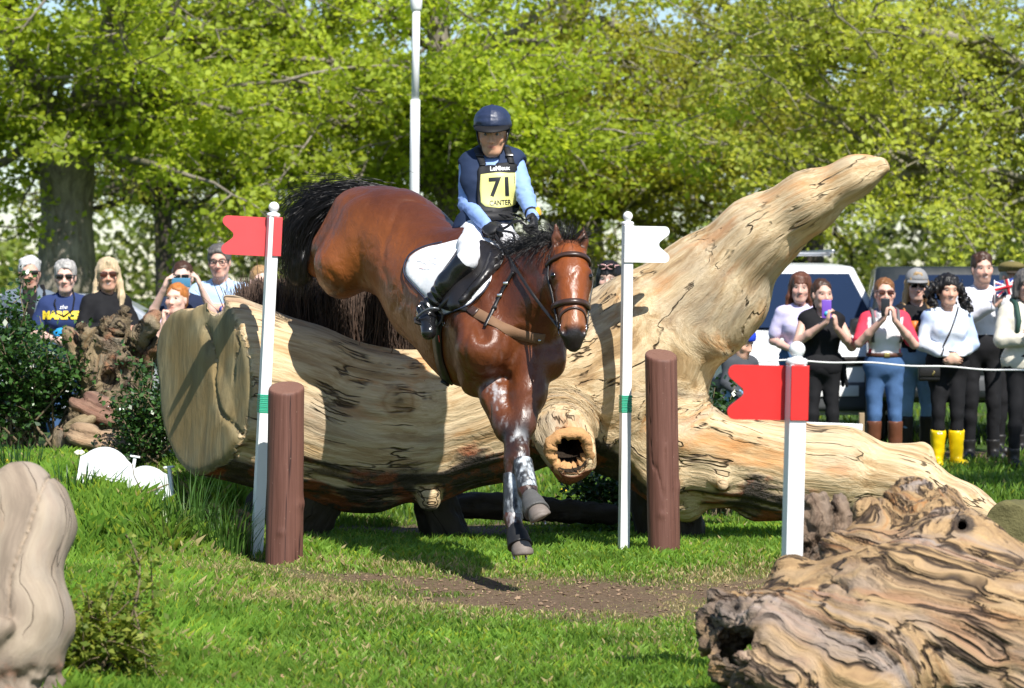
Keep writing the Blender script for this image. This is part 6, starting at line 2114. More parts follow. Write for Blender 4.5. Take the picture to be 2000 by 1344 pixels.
# ------------------------------------------------------------------ the rider
def rider():
    s = .93
    Rp, pel = {}, P(944, 452, 15.62)
    J = dict(s=s, r=nrm(A(-1, .06, 0)), f=nrm(A(.06, -1, 0)), u=A(0, 0, 1), o=P(930, 500, 15.5) * A(1, 1, 0) + A(0, 0, 1.3))
    J['f'] = np.cross(J['u'], J['r'])
    J['pelvis'] = pel; J['neck'] = P(962, 303, 15.76); J['head'] = P(962, 262, 15.68)
    J['shR'], J['shL'] = P(917, 326, 15.76), P(1006, 321, 15.73)
    J['elR'], J['wrR'] = P(912, 398, 15.66), P(951, 441, 15.34)
    J['elL'], J['wrL'] = P(1026, 382, 15.58), P(1041, 424, 15.32)
    J['hipR'], J['hipL'] = P(930, 455, 15.58), P(972, 455, 15.66)
    def onside(px, py, off):
        p, n = ray(px, py, horse_bvh)
        return p + n * off
    J['knR'] = onside(922, 530, .075); J['anR'] = onside(851, 608, .060)
    J['toeR'] = J['anR'] + nrm(A(.10, -.75, -.62)) * .185 * s
    J['knL'] = P(1010, 497, 15.20); J['anL'] = J['anR'] - HR * .74; J['toeL'] = J['anL'] + nrm(A(.3, -.8, -.5)) * .17
    J['hy'], J['hp'], J['hr'] = -.02, -.06, 0.02
    J['yaw'] = 0
    SKIN = (.58, .32, .20)
    hs = .985
    root = thing('person', 'rider in a navy helmet, light blue sleeves, white breeches and a yellow number bib', 'person', J['o'])
    Hm, Q = head_frame(J, hs)
    B = SDF()
    torso_prims(B, J, -.016, False, .95, 0)
    head_prims(B, J, hs, False, Hm, Q)
    for k, side in (('R', 1), ('L', -1)):
        B.cone(J['sh' + k], J['el' + k], .044, .037, .03); B.cone(J['el' + k], J['wr' + k], .036, .024, .02)
        B.cone(J['hip' + k], J['kn' + k], .062, .042, .03); B.cone(J['kn' + k], J['an' + k], .042, .03, .03); B.cone(J['an' + k], J['toe' + k], .03, .022, .02)
    o = dict(Hm=Hm, brow=(.34, .18, .10), browst=.35, smile=False, lip=(.45, .16, .13))
    B.build('body', M_SKIN, root, .0062, 1, None, lambda V, N: paint_face(V, SKIN, Q, hs, o))
    for sg in (1, -1):
        mb = MB()
        prof = [(.0003, -.0115)] + [(.0115 * math.cos(a), .0115 * math.sin(a)) for a in np.linspace(-1.3, 1.3, 9)] + [(.0003, .0115)]
        c0 = Q(sg * .031, .0775, .0100)
        mb.lathe(prof, c0, 14, np.array([Hm[0], Hm[2], Hm[1]]))
        V = mb.V[0]; d = np.linalg.norm(np.cross(V - c0, Hm[1]), axis=1); fr = ((V - c0) @ Hm[1]) > 0
        mb.C = [np.where(((d < .0078) & fr)[:, None], np.array((.06, .07, .08)), np.array((.40, .33, .29)))]
        mb.build('eye', M_EYE, root)
    # hair seen under the helmet at the neck
    S = SDF().ell(Q(0, -.07, -.03), A(.055, .04, .045), Hm, .02)
    S.build('hair', hair_mat('hair_fair', col=(.33, .20, .09)), root, .008, 1)
    # helmet with silk, peak, band, button
    M_SILK = plain('navy_helmet_silk', (.020, .030, .070), .42, .5, .12, 40, .25, 60, .006)
    S = SDF().ell(Q(0, -.014, .062), A(.104, .122, .098), Hm, .02)
    S.cut(Q(0, 0, .040), -Hm[2] + Hm[1] * .12, .01)
    fo = S.build('helmet', M_SILK, root, .006, 1, lambda V: .0022 * fbm(V * A(22, 22, 60), 2, 3) + .003 * np.exp(-(((V - Q(0, 0, 0)) @ Hm[0]) / .004) ** 2))
    S = SDF().ell(Q(0, -.014, .046), A(.108, .126, .030), Hm, .01)
    S.cut(Q(0, 0, .060), Hm[2], .003)
    S.build('helmet_band', plain('black_velvet', (.010, .010, .012), .7, .3), fo, .006, 1)
    V, Tt = [], []
    n = 25
    for i, a in enumerate(np.linspace(-1.15, 1.15, n)):
        for rr_, zz in ((1.0, .047), (1.0, .040), (1.0 + .40 * math.cos(a * 1.15) ** .6, .030 - .014 * math.cos(a)), (1.0 + .40 * math.cos(a * 1.15) ** .6, .035 - .014 * math.cos(a))):
            V.append(Q(math.sin(a) * .103 * (.7 + .3 * rr_), -.014 + math.cos(a) * .122 * rr_, zz + .010))
    q = []
    for i in range(n - 1):
        for k in range(4): q.append([4 * i + k, 4 * i + 4 + k, 4 * i + 4 + (k + 1) % 4, 4 * i + (k + 1) % 4])
    MB().add(np.array(V), q).build('peak', plain('black_velvet', (.010, .010, .012), .7, .3), fo)
    MB().lathe([(.0005, 0), (.011, 0), (.011, .004), (.0005, .008)], Q(0, -.010, .158), 12, np.array([Hm[0], Hm[1], Hm[2]])).build('button', plain('black_velvet', (.01, .01, .012), .7), fo)
    m = MB()
    for sg in (1, -1):
        m = MB().tube(np.array([Q(sg * .088, .01, .035), Q(sg * .080, .022, -.03), Q(sg * .052, .045, -.092), Q(0, .062, -.124)]), .0055, 6)
        m.tube(np.array([Q(sg * .090, -.06, .025), Q(sg * .082, -.02, -.02), Q(sg * .074, .025, -.05)]), .0045, 6)
        m.build('chin_strap', M_LEATHER, root)
    # light blue technical shirt
    M_BLUE = cloth('light_blue_technical_cloth', (.235, .36, .70), .62, .06, 20, spec=.3)
    S = SDF()
    torso_prims(S, J, .002, False, .92, .95)
    for k in ('R', 'L'):
        S.cone(J['sh' + k], J['el' + k], .056, .048, .03); S.cone(J['el' + k], J['wr' + k], .047, .034, .025)
    S.cone(J['neck'] - A(0, 0, .02), J['neck'] + A(0, -.01, .035), .060, .052, .02)
    def sfold(V):
        w = np.zeros(len(V))
        for k in ('R', 'L'): w = np.maximum(w, np.exp(-((V - J['el' + k]) ** 2).sum(1) / .012))
        return (.003 + .006 * w) * fbm(V * A(14, 14, 40), 3, 4)
    S.build('shirt', M_BLUE, root, .008, 1, sfold, None)
    # navy body protector
    M_NAVY = cloth('navy_vest_cloth', (.022, .035, .075), .7, .15, 25)
    S = SDF()
    torso_prims(S, J, .030, False, .92, .80, k=.07)
    up = nrm(J['neck'] - J['pelvis'])
    for k in ('R', 'L'):
        d = nrm(J['el' + k] - J['sh' + k])
        S.cone(J['sh' + k] + d * .045 + J['r'] * (.055 if k == 'R' else -.055), J['el' + k] + J['r'] * (.02 if k == 'R' else -.02), .066, .075, .012, 1)
    S.cut(J['pelvis'] - up * .02, -up, .008)
    S.ell(J['neck'] + J['f'] * .085 - up * .030, A(.046, .09, .075), np.array([J['r'], J['f'], J['u']]), .01, 1)
    S.cone(J['neck'], J['neck'] + up * .15, .064, .07, .006, 1)
    vest = S.build('vest', M_NAVY, root, .008, 1, lambda V: .004 * fbm(V * A(10, 10, 20), 2, 6))
    vb = bvh_of(vest)
    M_BLKC = cloth('black_nylon', (.012, .012, .014), .62, .2, 30, spec=.35)
    # number bib with its straps, panel and print
    V, q, t, top_, V2 = drape([(933, 333), (939, 323), (958, 321), (1002, 317), (1013, 323), (1019, 332), (1015, 372), (1011, 408), (1006, 416), (940, 418), (933, 410), (932, 370)], vb, .006, .006, 5, False)
    bib = MB().add(V, q, t).build('number_bib', M_BLKC, root)
    bb = bvh_of(bib, vest)
    V, q, t, top_, V2 = drape([(939, 341), (975, 337), (1017, 334), (1012, 368), (1007, 400), (997, 404), (974, 407), (948, 404), (939, 396), (937, 368)], bb, .002, .003, 5, False)
    pan = MB().add(V, q, t).build('number_panel', plain('yellow_number_vinyl', (.78, .74, .26), .42, .4, .05, 10, .1), bib)
    pb = bvh_of(pan, bib, vest)
    ks = 15.6 / F
    inkm = plain('black_print', (.015, .015, .017), .5)
    xr, xu = nrm(A(1, 0, .06)), nrm(A(-.04, 0, 1))
    def txt(word, px, py, size, mat, name, **kw):
        c = W(px, py, 15.45)
        on_surface_text(word, size * ks, mat, bib, (c, xr, xu, A(0, -1, 0)), pb, .0022, name, **kw)
    txt('7', 966, 366, 50, inkm, 'digit', bold=.004, sx=.95)
    txt('1', 990, 365, 50, inkm, 'digit', bold=.004, sx=.95)
    txt('CANTER', 977, 395.5, 14, inkm, 'lettering', bold=.0008, sx=.78)
    txt('LeMieux', 976, 327, 12.5, plain('white_print', (.8, .8, .8), .5), 'lettering', bold=.0008, sx=.9)
    for pts in ([(931, 291), (936, 303), (944, 324)], [(989, 289), (994, 302), (999, 320)]):
        V, q = strap(pts, .036, bb, .004, .005, 3); st_ = MB().add(V, q).build('shoulder_strap', M_BLKC, bib)
        p, n_ = ray(pts[1][0] + 1, pts[1][1] + 3, bb)
        if p is not None: MB().box(p + n_ * .012, (.042, .010, .020), np.array([nrm(np.cross(n_, A(0, 0, 1))), n_, nrm(np.cross(np.cross(n_, A(0, 0, 1)), n_))]), .003).build('buckle', plain('black_plastic', (.02, .018, .017), .3), st_)
    # waist strap with loose ends
    V, q = strap([(925, 425), (945, 424), (970, 424), (1000, 421), (1012, 418)], .050, vb, .010, .010, 5)
    MB().add(V, q).build('waist_strap', M_BLKC, root)
    mb = MB()
    r = np.random.default_rng(4)
    for i in range(9):
        p, n_ = ray(960 + r.uniform(0, 45), 424 + r.uniform(-6, 8), vb)
        if p is None: continue
        a = np.linspace(0, 1, 8)
        mb.tube(np.array([p + n_ * .02 + A(.03 * math.sin(t * 5 + i) * (1 + .3 * i % 2), -.015 * math.sin(t * 3), .02 * math.cos(t * 6 + i) - .02 * t) for t in a]), .004, 5)
    mb.build('loose_lacing', M_BLKC, root)
    # breeches
    M_BR = cloth('white_breeches_cloth', (.78, .78, .82), .78, .05, 16)
    S = SDF()
    R_ = np.array([J['r'], J['f'], J['u']])
    S.ell(J['pelvis'] - A(0, 0, .01), A(.158, .125, .12), R_, .05)
    for k in ('R', 'L'):
        mid = (J['hip' + k] + J['kn' + k]) / 2
        S.cone(J['hip' + k], mid, .084, .071, .04); S.cone(mid, J['kn' + k], .071, .058, .03)
        S.cone(J['kn' + k], J['kn' + k] + (J['an' + k] - J['kn' + k]) * .2, .060, .058, .02)
    S.build('breeches', M_BR, root, .009, 1, lambda V: .005 * fbm(V * A(14, 14, 10), 3, 8))
    # tall boots
    M_BT = plain('polished_black_boot', (.009, .009, .010), .24, .55, .2, 20, .25, 30, .004, coat=.2)
    for k in ('R', 'L'):
        kn, an, toe = J['kn' + k], J['an' + k], J['toe' + k]
        d = nrm(kn - an)
        S = SDF()
        S.cone(kn - d * .02, an + (kn - an) * .55, .066, .064, .03); S.cone(an + (kn - an) * .55, an, .062, .046, .03)
        S.cone(an, toe, .046, .036, .03); S.cone(an - nrm(toe - an) * .03 - d * .03, toe - d * .01, .036, .032, .03)
        S.cut(kn - d * .005, d + J['f'] * -.25, .004)
        def bf(V):
            w = np.exp(-((V - an - d * .05) ** 2).sum(1) / .006)
            return .002 * fbm(V * 12, 2, 3) + .010 * w * np.sin((V - an) @ d * 170 + 2 * vnoise(V * 14, 4))
        bo = S.build('riding_boot', M_BT, root, .0075, 1, bf)
        if k == 'R':
            side_ = nrm(np.cross(d, A(0, 0, 1)))
            hl = an - nrm(toe - an) * .045 + d * .02
            mb = MB().tube(np.array([an + HR * .052 + A(0, -.03, .02), hl + HR * .02, hl - nrm((toe - an) * A(1, 1, .3)) * .035]), .0045, 6)
            mb.build('spur', M_STEEL, bo)
            MB().add(*band(np.array([an + d * .03 + HR * .052 * math.cos(t) + nrm(toe - an) * .052 * math.sin(t) for t in np.linspace(-2.2, 2.2, 13)]), np.array([HR * math.cos(t) + nrm(toe - an) * math.sin(t) for t in np.linspace(-2.2, 2.2, 13)]), .016, .004)).build('spur_strap', M_LEATHER, bo)
    # gloves
    M_GL = cloth('black_glove_cloth', (.012, .012, .014), .6, .2, 40, spec=.35)
    for k, side in (('R', 1), ('L', -1)):
        S = SDF()
        el, w_ = J['el' + k], J['wr' + k]
        d = nrm((w_ - el) * A(1, 1, .6) + (A(.35, -.6, -.45) if k == 'R' else A(-.05, -.35, -1.1)) * .14)
        pn = nrm(A(.55, -.15, -.8)) if k == 'R' else nrm(A(-.5, -.2, -.3))
        S.cone(w_ - nrm(w_ - el) * .03, w_, .033, .030, .015)
        hand_prims(S, w_, d, pn, [.85, .95, 1.0, 1.05], side, .98, .002)
        S.build('glove', M_GL, root, .0048, 1, lambda V: .0015 * fbm(V * 50, 2, 3))
        J['g' + k] = w_ + d * .085
    w_ = J['wrL']; d = nrm(J['elL'] - w_)
    MB().tube(np.array([w_ + d * .03, w_ + d * .052]), .040, 16).build('watch_strap', M_BLKC, root)
    c = w_ + d * .042 + nrm(A(.8, -.4, .3)) * .040
    nn = nrm(A(.8, -.4, .3)); uu = nrm(np.cross(nn, A(0, 0, 1)))
    MB().lathe([(.0005, -.004), (.024, -.004), (.026, .003), (.022, .008), (.0005, .009)], c, 20, np.array([uu, np.cross(nn, uu), nn])).build('watch', plain('orange_watch', (.75, .42, .03), .35), root)
    return root, J
RIDER, RJ = rider()
# reins
rn = thing('reins', 'black leather reins running from the rider\'s gloves to the bit', 'reins', RJ['gR'])
def rein(name, pts, w=.016):
    pts = np.array(pts); t = np.linspace(0, len(pts) - 1, 40)
    C = np.stack([np.interp(t, range(len(pts)), pts[:, i]) for i in range(3)], 1)
    for _ in range(6): C[1:-1] = (C[:-2] + 2 * C[1:-1] + C[2:]) / 4
    N_ = np.tile(nrm(A(-.5, -.8, .4)), (len(C), 1))
    V, q = band(C, N_, w, .004)
    MB().add(V, q).build(name, M_LEATHER, rn)
gR, gL = RJ['gR'], RJ['gL']
hbv = bvh_of(HORSE)
rp = [gR]
for t in np.linspace(.12, .9, 9):
    px_, py_ = 975 + (1086 - 975) * t, 466 + (632 - 466) * t + 12 * math.sin(math.pi * t)
    Yl = gR[1] + (BIT_R[1] - gR[1]) * t
    h_ = ray(px_, py_, hbv)[0]
    if h_ is not None: Yl = min(Yl, h_[1] - .03)
    rp.append(P(px_, py_, Yl))
rein('rein', rp + [BIT_R])
rein('rein', [gL, P(1078, 520, 14.95) - HR * .05, P(1110, 580, 14.72) - HR * .05, BIT_L])
rein('rein_loop', [gR, P(988, 446, 15.2), P(1003, 432, 15.18), P(1018, 432, 15.17), P(1032, 444, 15.16), gL])
rein('rein_loop', [gR + A(.01, 0, .0), P(990, 452, 15.16), P(1003, 455, 15.12), P(1007, 475, 15.08), P(1000, 502, 15.06), P(997, 512, 15.08)], .014)
# stirrup on the near side
an, toe = RJ['anR'], RJ['toeR']
stp = thing('stirrup', 'grey stirrup iron round the rider\'s boot hanging from its leather', 'stirrup', an)
fd = nrm(toe - an); c = an + fd * .085
upv = nrm(A(.35, .25, .9) - fd * np.dot(A(.35, .25, .9), fd)); lat = np.cross(fd, upv)
mb = MB().tube(np.array([c + lat * .062 * math.cos(t) + upv * (.085 * math.sin(t) + .01) for t in np.linspace(-.35, math.pi + .35, 21)]), .0065, 8)
mb.build('iron', plain('grey_composite', (.10, .11, .12), .3, metal=.4, bump=0), stp)
MB().box(c - upv * .034, (.125, .045, .012), np.array([lat, fd, upv]), .004).build('tread', plain('black_plastic', (.02, .018, .017), .3), stp)
p0_, n0_ = ray(905, 560, bvh_of(HORSE, pad_o))
V, q = band(np.array([c + upv * .09, c + upv * .09 + (p0_ - c - upv * .09) * .5 + HR * .02, p0_ + HR * .015]), np.tile(HR, (3, 1)), .026, .005)
MB().add(V, q).build('leather', M_LEATHER, stp)
# ------------------------------------------------------------------ spectators
def X(px, Y): return (px - 1000.0) * Y / F
H_BLACK = hair_mat('hair_black', col=(.010, .008, .008))
H_BRUN = hair_mat('hair_brunette', col=(.055, .025, .014))
H_DARK = hair_mat('hair_dark_brown', col=(.035, .022, .015))
H_RED = hair_mat('hair_ginger', col=(.42, .15, .035))
H_AUB = hair_mat('hair_auburn', col=(.20, .085, .03))
H_BLOND = hair_mat('hair_blonde', col=(.56, .43, .27))
H_GREY = hair_mat('hair_grey', col=(.36, .345, .33))
H_WHITE = hair_mat('hair_white', col=(.52, .51, .50))
H_MIX = hair_mat('hair_salt_and_pepper', col=(.11, .10, .095))
M_JEAN = cloth('blue_denim', (.062, .125, .26), .85, .38, 7)
M_JEANL = cloth('light_blue_denim', (.19, .32, .50), .85, .38, 7)
M_BLACKT = cloth('black_trousers_cloth', (.014, .014, .016), .8, .2, 12)
M_BLACKTOP = cloth('black_top_cloth', (.012, .012, .014), .8, .2, 14)
M_NAVYT = cloth('navy_tshirt_cloth', (.028, .045, .13), .85, .12, 12)
M_NAVYD = cloth('dark_navy_cloth', (.018, .026, .058), .85, .12, 12)
M_SHOE = plain('black_shoe', (.014, .013, .013), .5)
SK = (.60, .36, .26); SKP = (.68, .45, .37); SKT = (.52, .31, .20)
DG = dict(dark=True)
def phone(label, c, R, size, mat, lens=True, extra=None):
    root = thing('phone', label, 'phone', c)
    MB().box(c, size, R, .006).build('case', mat, root)
    R = np.asarray(R)
    if lens:
        lc = c + R[0] * size[0] * .33 + R[1] * size[1] * .6 + R[2] * size[2] * .30 if size[0] > size[2] else c - R[0] * size[0] * .22 + R[1] * size[1] * .6 + R[2] * size[2] * .34
        cm = MB().box(lc, (size[2] * .42, .004, size[2] * .42) if size[0] > size[2] else (size[0] * .45, .004, size[0] * .45), R, .003).build('camera_bump', plain('phone_camera', (.02, .02, .025), .2), root)
    return root

# --- left group
J = stand(X(58, 24.7), 24.7, 1.80, .12, arms=dict(R=((.25, -.02, 1.10), (.22, .16, .92)), L=((-.25, -.02, 1.10), (-.22, .16, .92))), head=(.1, 0, 0))
p1 = person('white haired man in sunglasses and an open grey jacket over a black shirt', J, (.55, .32, .24), True, 1.05, hair=dict(style='crop', mat=H_WHITE), glasses=dict(w=.056, h=.030, dark=True),
       top=dict(mat=M_BLACKTOP, sleeve=.5), bottom=dict(mat=M_BLACKT), shoes=dict(mat=M_SHOE), face=dict(brow=(.4, .38, .36)))
def open_jacket(J, mat, name='jacket', male=True, fat=1.05):
    T = SDF(); s = J['s']
    torso_prims(T, J, .028, male, fat, 0)
    for k in ('R', 'L'):
        T.cone(J['sh' + k], J['el' + k], .078 * s, .070 * s, .03); T.cone(J['el' + k], J['wr' + k], .068 * s, .052 * s, .03)
    up = nrm(J['neck'] - J['pelvis'])
    T.cone(J['neck'] - J['f'] * .04 + up * .0, J['neck'] + up * .045 - J['f'] * .03, .085 * s, .085 * s, .02)
    T.cut(J['pelvis'] - up * .10, -up, .004)
    for z in np.linspace(-.15, .58, 9):
        T.ell(J['pelvis'] + up * z + J['f'] * .12, A(.052 + .02 * (z > .4) + .015 * (z < .2), .13, .09), np.array([J['r'], J['f'], J['u']]), .01, 1)
    T.cone(J['neck'] + up * .01 * s, J['neck'] + up * .15 * s, .068 * s, .07 * s, .006, 1)
    return T.build(name, mat, J['root'], .012, 1, lambda V: .008 * fbm(V * A(9, 9, 12), 3, 3))
open_jacket(p1, cloth('grey_blue_jacket', (.13, .16, .20), .7, .15, 10))
MB().tube(np.array([p1['L'](-.10, -.02, 1.47), p1['L'](-.125, .10, 1.36), p1['L'](-.13, .14, 1.2)]), .022, 8).build('rucksack_strap', M_BLACKTOP, p1['root'])

J = stand(X(128, 24.2), 24.2, 1.71, .08, arms=dict(R=((.25, .02, 1.10), (.06, .25, 1.05)), L=((-.25, .02, 1.10), (-.05, .25, 1.06))))
p2 = person('grey haired woman in sunglasses and a navy tee with yellow lettering', J, SKP, False, 1.16, 1.15, hair=dict(style='short', mat=H_GREY, seed=3), glasses=dict(w=.054, h=.036, dark=True),
       top=dict(mat=M_NAVYT, sleeve=.72, loose=.024, hem=-.06, fold=.009), bottom=dict(mat=M_JEAN), shoes=dict(mat=M_SHOE), hands=dict(R=dict(curl=.7), L=dict(curl=.7)))
b2 = bvh_of(p2['top_o'])
yel = plain('yellow_print', (.80, .58, .03), .6); whp = plain('white_print', (.8, .8, .8), .5)
on_surface_text('MARINES', .088, yel, p2['root'], (p2['L'](.0, .0, 1.255), A(1, 0, 0), A(0, 0, 1), A(0, -1, 0)), b2, .006, 'lettering', bold=.006, back=.6)
on_surface_text('the', .05, whp, p2['root'], (p2['L'](.0, .0, 1.325), A(1, 0, 0), A(0, 0, 1), A(0, -1, 0)), b2, .006, 'lettering', back=.6, shear=.3)
S = SDF().ell(p2['L'](.02, .27, 1.11), A(.06, .045, .045)).ell(p2['L'](-.03, .27, 1.10), A(.04, .04, .035))
tag(S.build('rolled_cap', plain('bright_blue_cloth', (.03, .30, .62), .7, .2, .25, 30), None, .008, 1, lambda V: .006 * fbm(V * 30, 2, 3)), 'bright blue folded rain cap held by the woman in the navy tee', 'cap')
m = MB().tube(np.array([p2['L'](.06, -.02, 1.47), p2['L'](.085, .10, 1.36), p2['L'](.06, .155, 1.27), p2['L'](.0, .17, 1.25), p2['L'](-.07, .15, 1.30), p2['L'](-.08, .08, 1.40), p2['L'](-.055, -.02, 1.48)]), .007, 6)
m.build('camera_strap', M_BLACKTOP, p2['root'])

J = stand(X(208, 24.0), 24.0, 1.70, .55, arms=dict(R=((.24, .05, 1.12), (.02, .24, 1.12)), L=((-.24, .05, 1.12), (.0, .25, 1.14))), head=(-.38, 0, .04))
p3 = person('woman with long straight blonde hair, sunglasses and a black jacket', J, (.60, .34, .24), False, 1.02, hair=dict(style='long', mat=H_BLOND, length=.20, seed=4), glasses=dict(w=.056, h=.036, dark=True, lens=plain('brown_lens', (.06, .018, .012), .1, bump=0)),
       top=dict(mat=M_BLACKTOP, sleeve=2, collar=True), bottom=dict(mat=M_BLACKT), shoes=dict(mat=M_SHOE), face=dict(smile=True))

J = stand(X(357, 24.5), 24.5, 1.745, 0, arms=dict(R=((.27, .17, 1.20), (.125, .30, 1.475)), L=((-.30, .17, 1.20), (-.185, .29, 1.49))))
p4 = person('woman in a navy tee holding a blue phone up sideways with both hands', J, SKP, False, 1.08, 1.1, hair=dict(style='tied', mat=H_BRUN), glasses=dict(w=.058, h=.036, dark=True, z=.016),
       top=dict(mat=M_NAVYD, sleeve=.75, loose=.022, vneck=.04), bottom=dict(mat=M_JEAN), shoes=dict(mat=M_SHOE),
       hands=dict(R=dict(d=nrm(A(.35, -.1, .9)), n=A(.9, 0, -.4), curl=[.25, .5, .6, .6]), L=dict(d=nrm(A(-.35, -.1, .9)), n=A(-.9, 0, -.4), curl=[.2, .4, .55, .6])))
phone('blue phone held sideways in front of the woman\'s face', p4['L'](-.025, .335, 1.535), np.eye(3), (.158, .010, .078), plain('blue_phone_case', (.06, .20, .33), .4, bump=0))

J = stand(X(346, 23.4), 23.4, 1.50, -.15, arms=dict(R=((.20, .14, 1.13), (.075, .19, 1.37)), L=((-.20, .08, 1.08), (.07, .22, 1.08))), head=(-.12, .08, 0), z=0.06)
p5_ = person('ginger haired girl in a pale pink tee with her fist at her chin', J, (.72, .46, .37), False, .96, .35, hair=dict(style='tied', mat=H_RED, seed=9), top=dict(mat=cloth('pale_pink_cloth', (.72, .56, .68), .85, .1, 14), sleeve=.62, loose=.022),
       bottom=dict(mat=M_BLACKT), shoes=dict(mat=M_SHOE), hs=1.12, face=dict(brow=(.4, .18, .06)), hands=dict(R=dict(d=A(0, .1, 1), curl=1.2), L=dict(curl=.6)))
bp5 = bvh_of(p5_['top_o'])
for dx, dz, rt in ((-.06, 1.19, .4), (-.085, 1.24, -.6), (-.03, 1.14, 1.0), (-.075, 1.13, .2), (-.05, 1.265, -.2), (.06, 1.24, .5)):
    c = p5_['L'](dx, .0, dz)
    h = bp5.ray_cast(Vector(c + A(0, -.5, 0)), Vector((0, 1, 0)))
    if h[0] is not None:
        pc = np.array(h[0][:]) + A(0, -.004, 0)
        MB().tube(np.array([pc + A(math.cos(rt + k) * .016, 0, math.sin(rt + k * 1.4) * .018) for k in (0, 1.2, 2.5)]), .006, 5).build('printed_motif', plain('black_print', (.015, .015, .017), .5), p5_['root'])

J = stand(X(432, 24.9), 24.9, 1.92, -.1, arms=dict(R=((.27, .10, 1.19), (-.10, .31, 1.21)), L=((-.29, .10, 1.19), (.05, .28, 1.235))), head=(.08, .0, .03), lean=.03)
p6 = person('tall dark haired man in glasses and a pale blue polo shirt leaning on folded arms', J, (.62, .37, .29), True, 1.10, hair=dict(style='short', mat=H_MIX, seed=6), glasses=dict(w=.054, h=.034, dark=False, lens='none', frame=1),
       top=dict(mat=cloth('pale_blue_polo', (.42, .58, .80), .85, .08, 14), sleeve=.78, loose=.026, collar=True, fold=.010), bottom=dict(mat=M_JEAN), shoes=dict(mat=M_SHOE), face=dict(brow=(.05, .04, .035)), hands=dict(R=dict(curl=.4), L=dict(curl=.5)))
mb = MB().tube(np.array([p6['wrR'] + nrm(p6['elR'] - p6['wrR']) * .02, p6['wrR'] + nrm(p6['elR'] - p6['wrR']) * .05]), .036, 14)
mb.build('wristband', plain('blue_band', (.03, .05, .25), .5), p6['root'])
J = stand(X(508, 25.0), 25.0, 1.74, .2, head=(.1, 0, 0))
person('girl with tied back fair hair, her face just above the twig fence by the pole', J, SKP, False, .95, .6, hair=dict(style='tied', mat=hair_mat('hair_fair', col=(.33, .20, .09))), top=dict(mat=cloth('patterned_white', (.6, .6, .6), .85, .5, 60), sleeve=.6), bottom=dict(mat=M_BLACKT), shoes=dict(mat=M_SHOE), face=dict(smile=True))
J = stand(X(606, 25.0), 25.0, 1.70, -.1, head=(.2, 0, 0))
p8 = person('blonde woman in a navy cap, half hidden behind the horse\'s tail', J, SK, False, 1, 1, hair=dict(style='long', mat=H_BLOND, length=.10), top=dict(mat=M_NAVYD, sleeve=1.6), bottom=dict(mat=M_JEAN), shoes=dict(mat=M_SHOE))
def cap_hat(Jp, mat, bmat=None, name='cap', flat=False, emblem=None):
    Q, Hm, hs = Jp['Q'], Jp['Hm'], Jp['hs']
    S = SDF()
    if flat:
        S.ell(Q(0, -.005, .095), A(.100, .128, .045) * hs, Hm, .01); S.ell(Q(0, -.02, .07), A(.093, .112, .05) * hs, Hm, .02)
        S.cut(Q(0, 0, .050), -Hm[2], .004)
    else:
        S.ell(Q(0, -.016, .055), A(.094, .112, .100) * hs, Hm, .01); S.cut(Q(0, 0, .050), -Hm[2] + Hm[1] * .1, .004)
    o = S.build(name, mat, Jp['root'], .007, 1, lambda V: .001 * fbm(V * 40, 2, 3))
    V = []; n = 21
    for a in np.linspace(-1.05, 1.05, n):
        for rr_, zz in ((.92, .060), (.92, .052), (1.0 + (.42 if flat else .62) * math.cos(a * 1.3) ** .7, .032), (1.0 + (.42 if flat else .62) * math.cos(a * 1.3) ** .7, .039)):
            V.append(Q(math.sin(a) * .092 * (.75 + .25 * rr_), -.012 + math.cos(a) * .112 * rr_, zz))
    q = [[4 * i + k, 4 * i + 4 + k, 4 * i + 4 + (k + 1) % 4, 4 * i + (k + 1) % 4] for i in range(n - 1) for k in range(4)]
    MB().add(np.array(V), q).build('peak', bmat or mat, o)
    if emblem:
        on_surface_text(emblem, .052, plain('grey_thread_badge', (.30, .30, .31), .7), o, (Q(0, .05, .115), -Hm[0], Hm[2], Hm[1]), bvh_of(o), .003, 'emblem', bold=.002)
    return o
cap_hat(p8, cloth('navy_cap_cloth', (.02, .03, .08)))
J = stand(X(1190, 23.6), 23.6, 1.745, -.1, head=(-.1, -.02, 0))
p9 = person('black haired woman with pink framed sunglasses pushed up, peeping over the log', J, SKP, False, 1, 1, hair=dict(style='fringe', mat=H_BLACK, length=.16), top=dict(mat=M_NAVYD, sleeve=1.5), bottom=dict(mat=M_JEAN), shoes=dict(mat=M_SHOE))
sunglasses(p9['root'], p9['Q'], p9['hs'], p9['Hm'], w=.056, h=.034, z=.102, yy=.100, frame=1)
for ch in p9['root'].children:
    if ch.name.startswith('sunglasses'):
        for g in ch.children: g.data.materials.clear(); g.data.materials.append(plain('pink_plastic', (.75, .42, .40), .35))

# --- right group
J = stand(X(1446, 23.6), 23.6, 1.18, .5, arms=dict(R=((.22, .02, 1.10), (.12, .2, .95)), L=((-.22, .02, 1.10), (-.12, .2, .95))), head=(.3, -.3, 0))
p10 = person('small person in a blue hat and dark grey jacket, half hidden behind the limb', J, SK, False, 1.1, .2, hair=dict(style='short', mat=H_DARK), top=dict(mat=cloth('dark_grey_jacket', (.06, .065, .075), .75, .2, 12), sleeve=2, loose=.022), bottom=dict(mat=M_JEANL), shoes=dict(mat=M_SHOE), hs=1.15)
S = SDF().ell(p10['Q'](0, -.02, .07), A(.11, .13, .10) * p10['hs'], p10['Hm'], .02)
S.cut(p10['Q'](0, 0, .03), -p10['Hm'][2] + p10['Hm'][1] * .2, .01)
S.build('hat', plain('royal_blue_cloth', (.02, .06, .55), .7, .2, .1, 20), p10['root'], .008, 1)
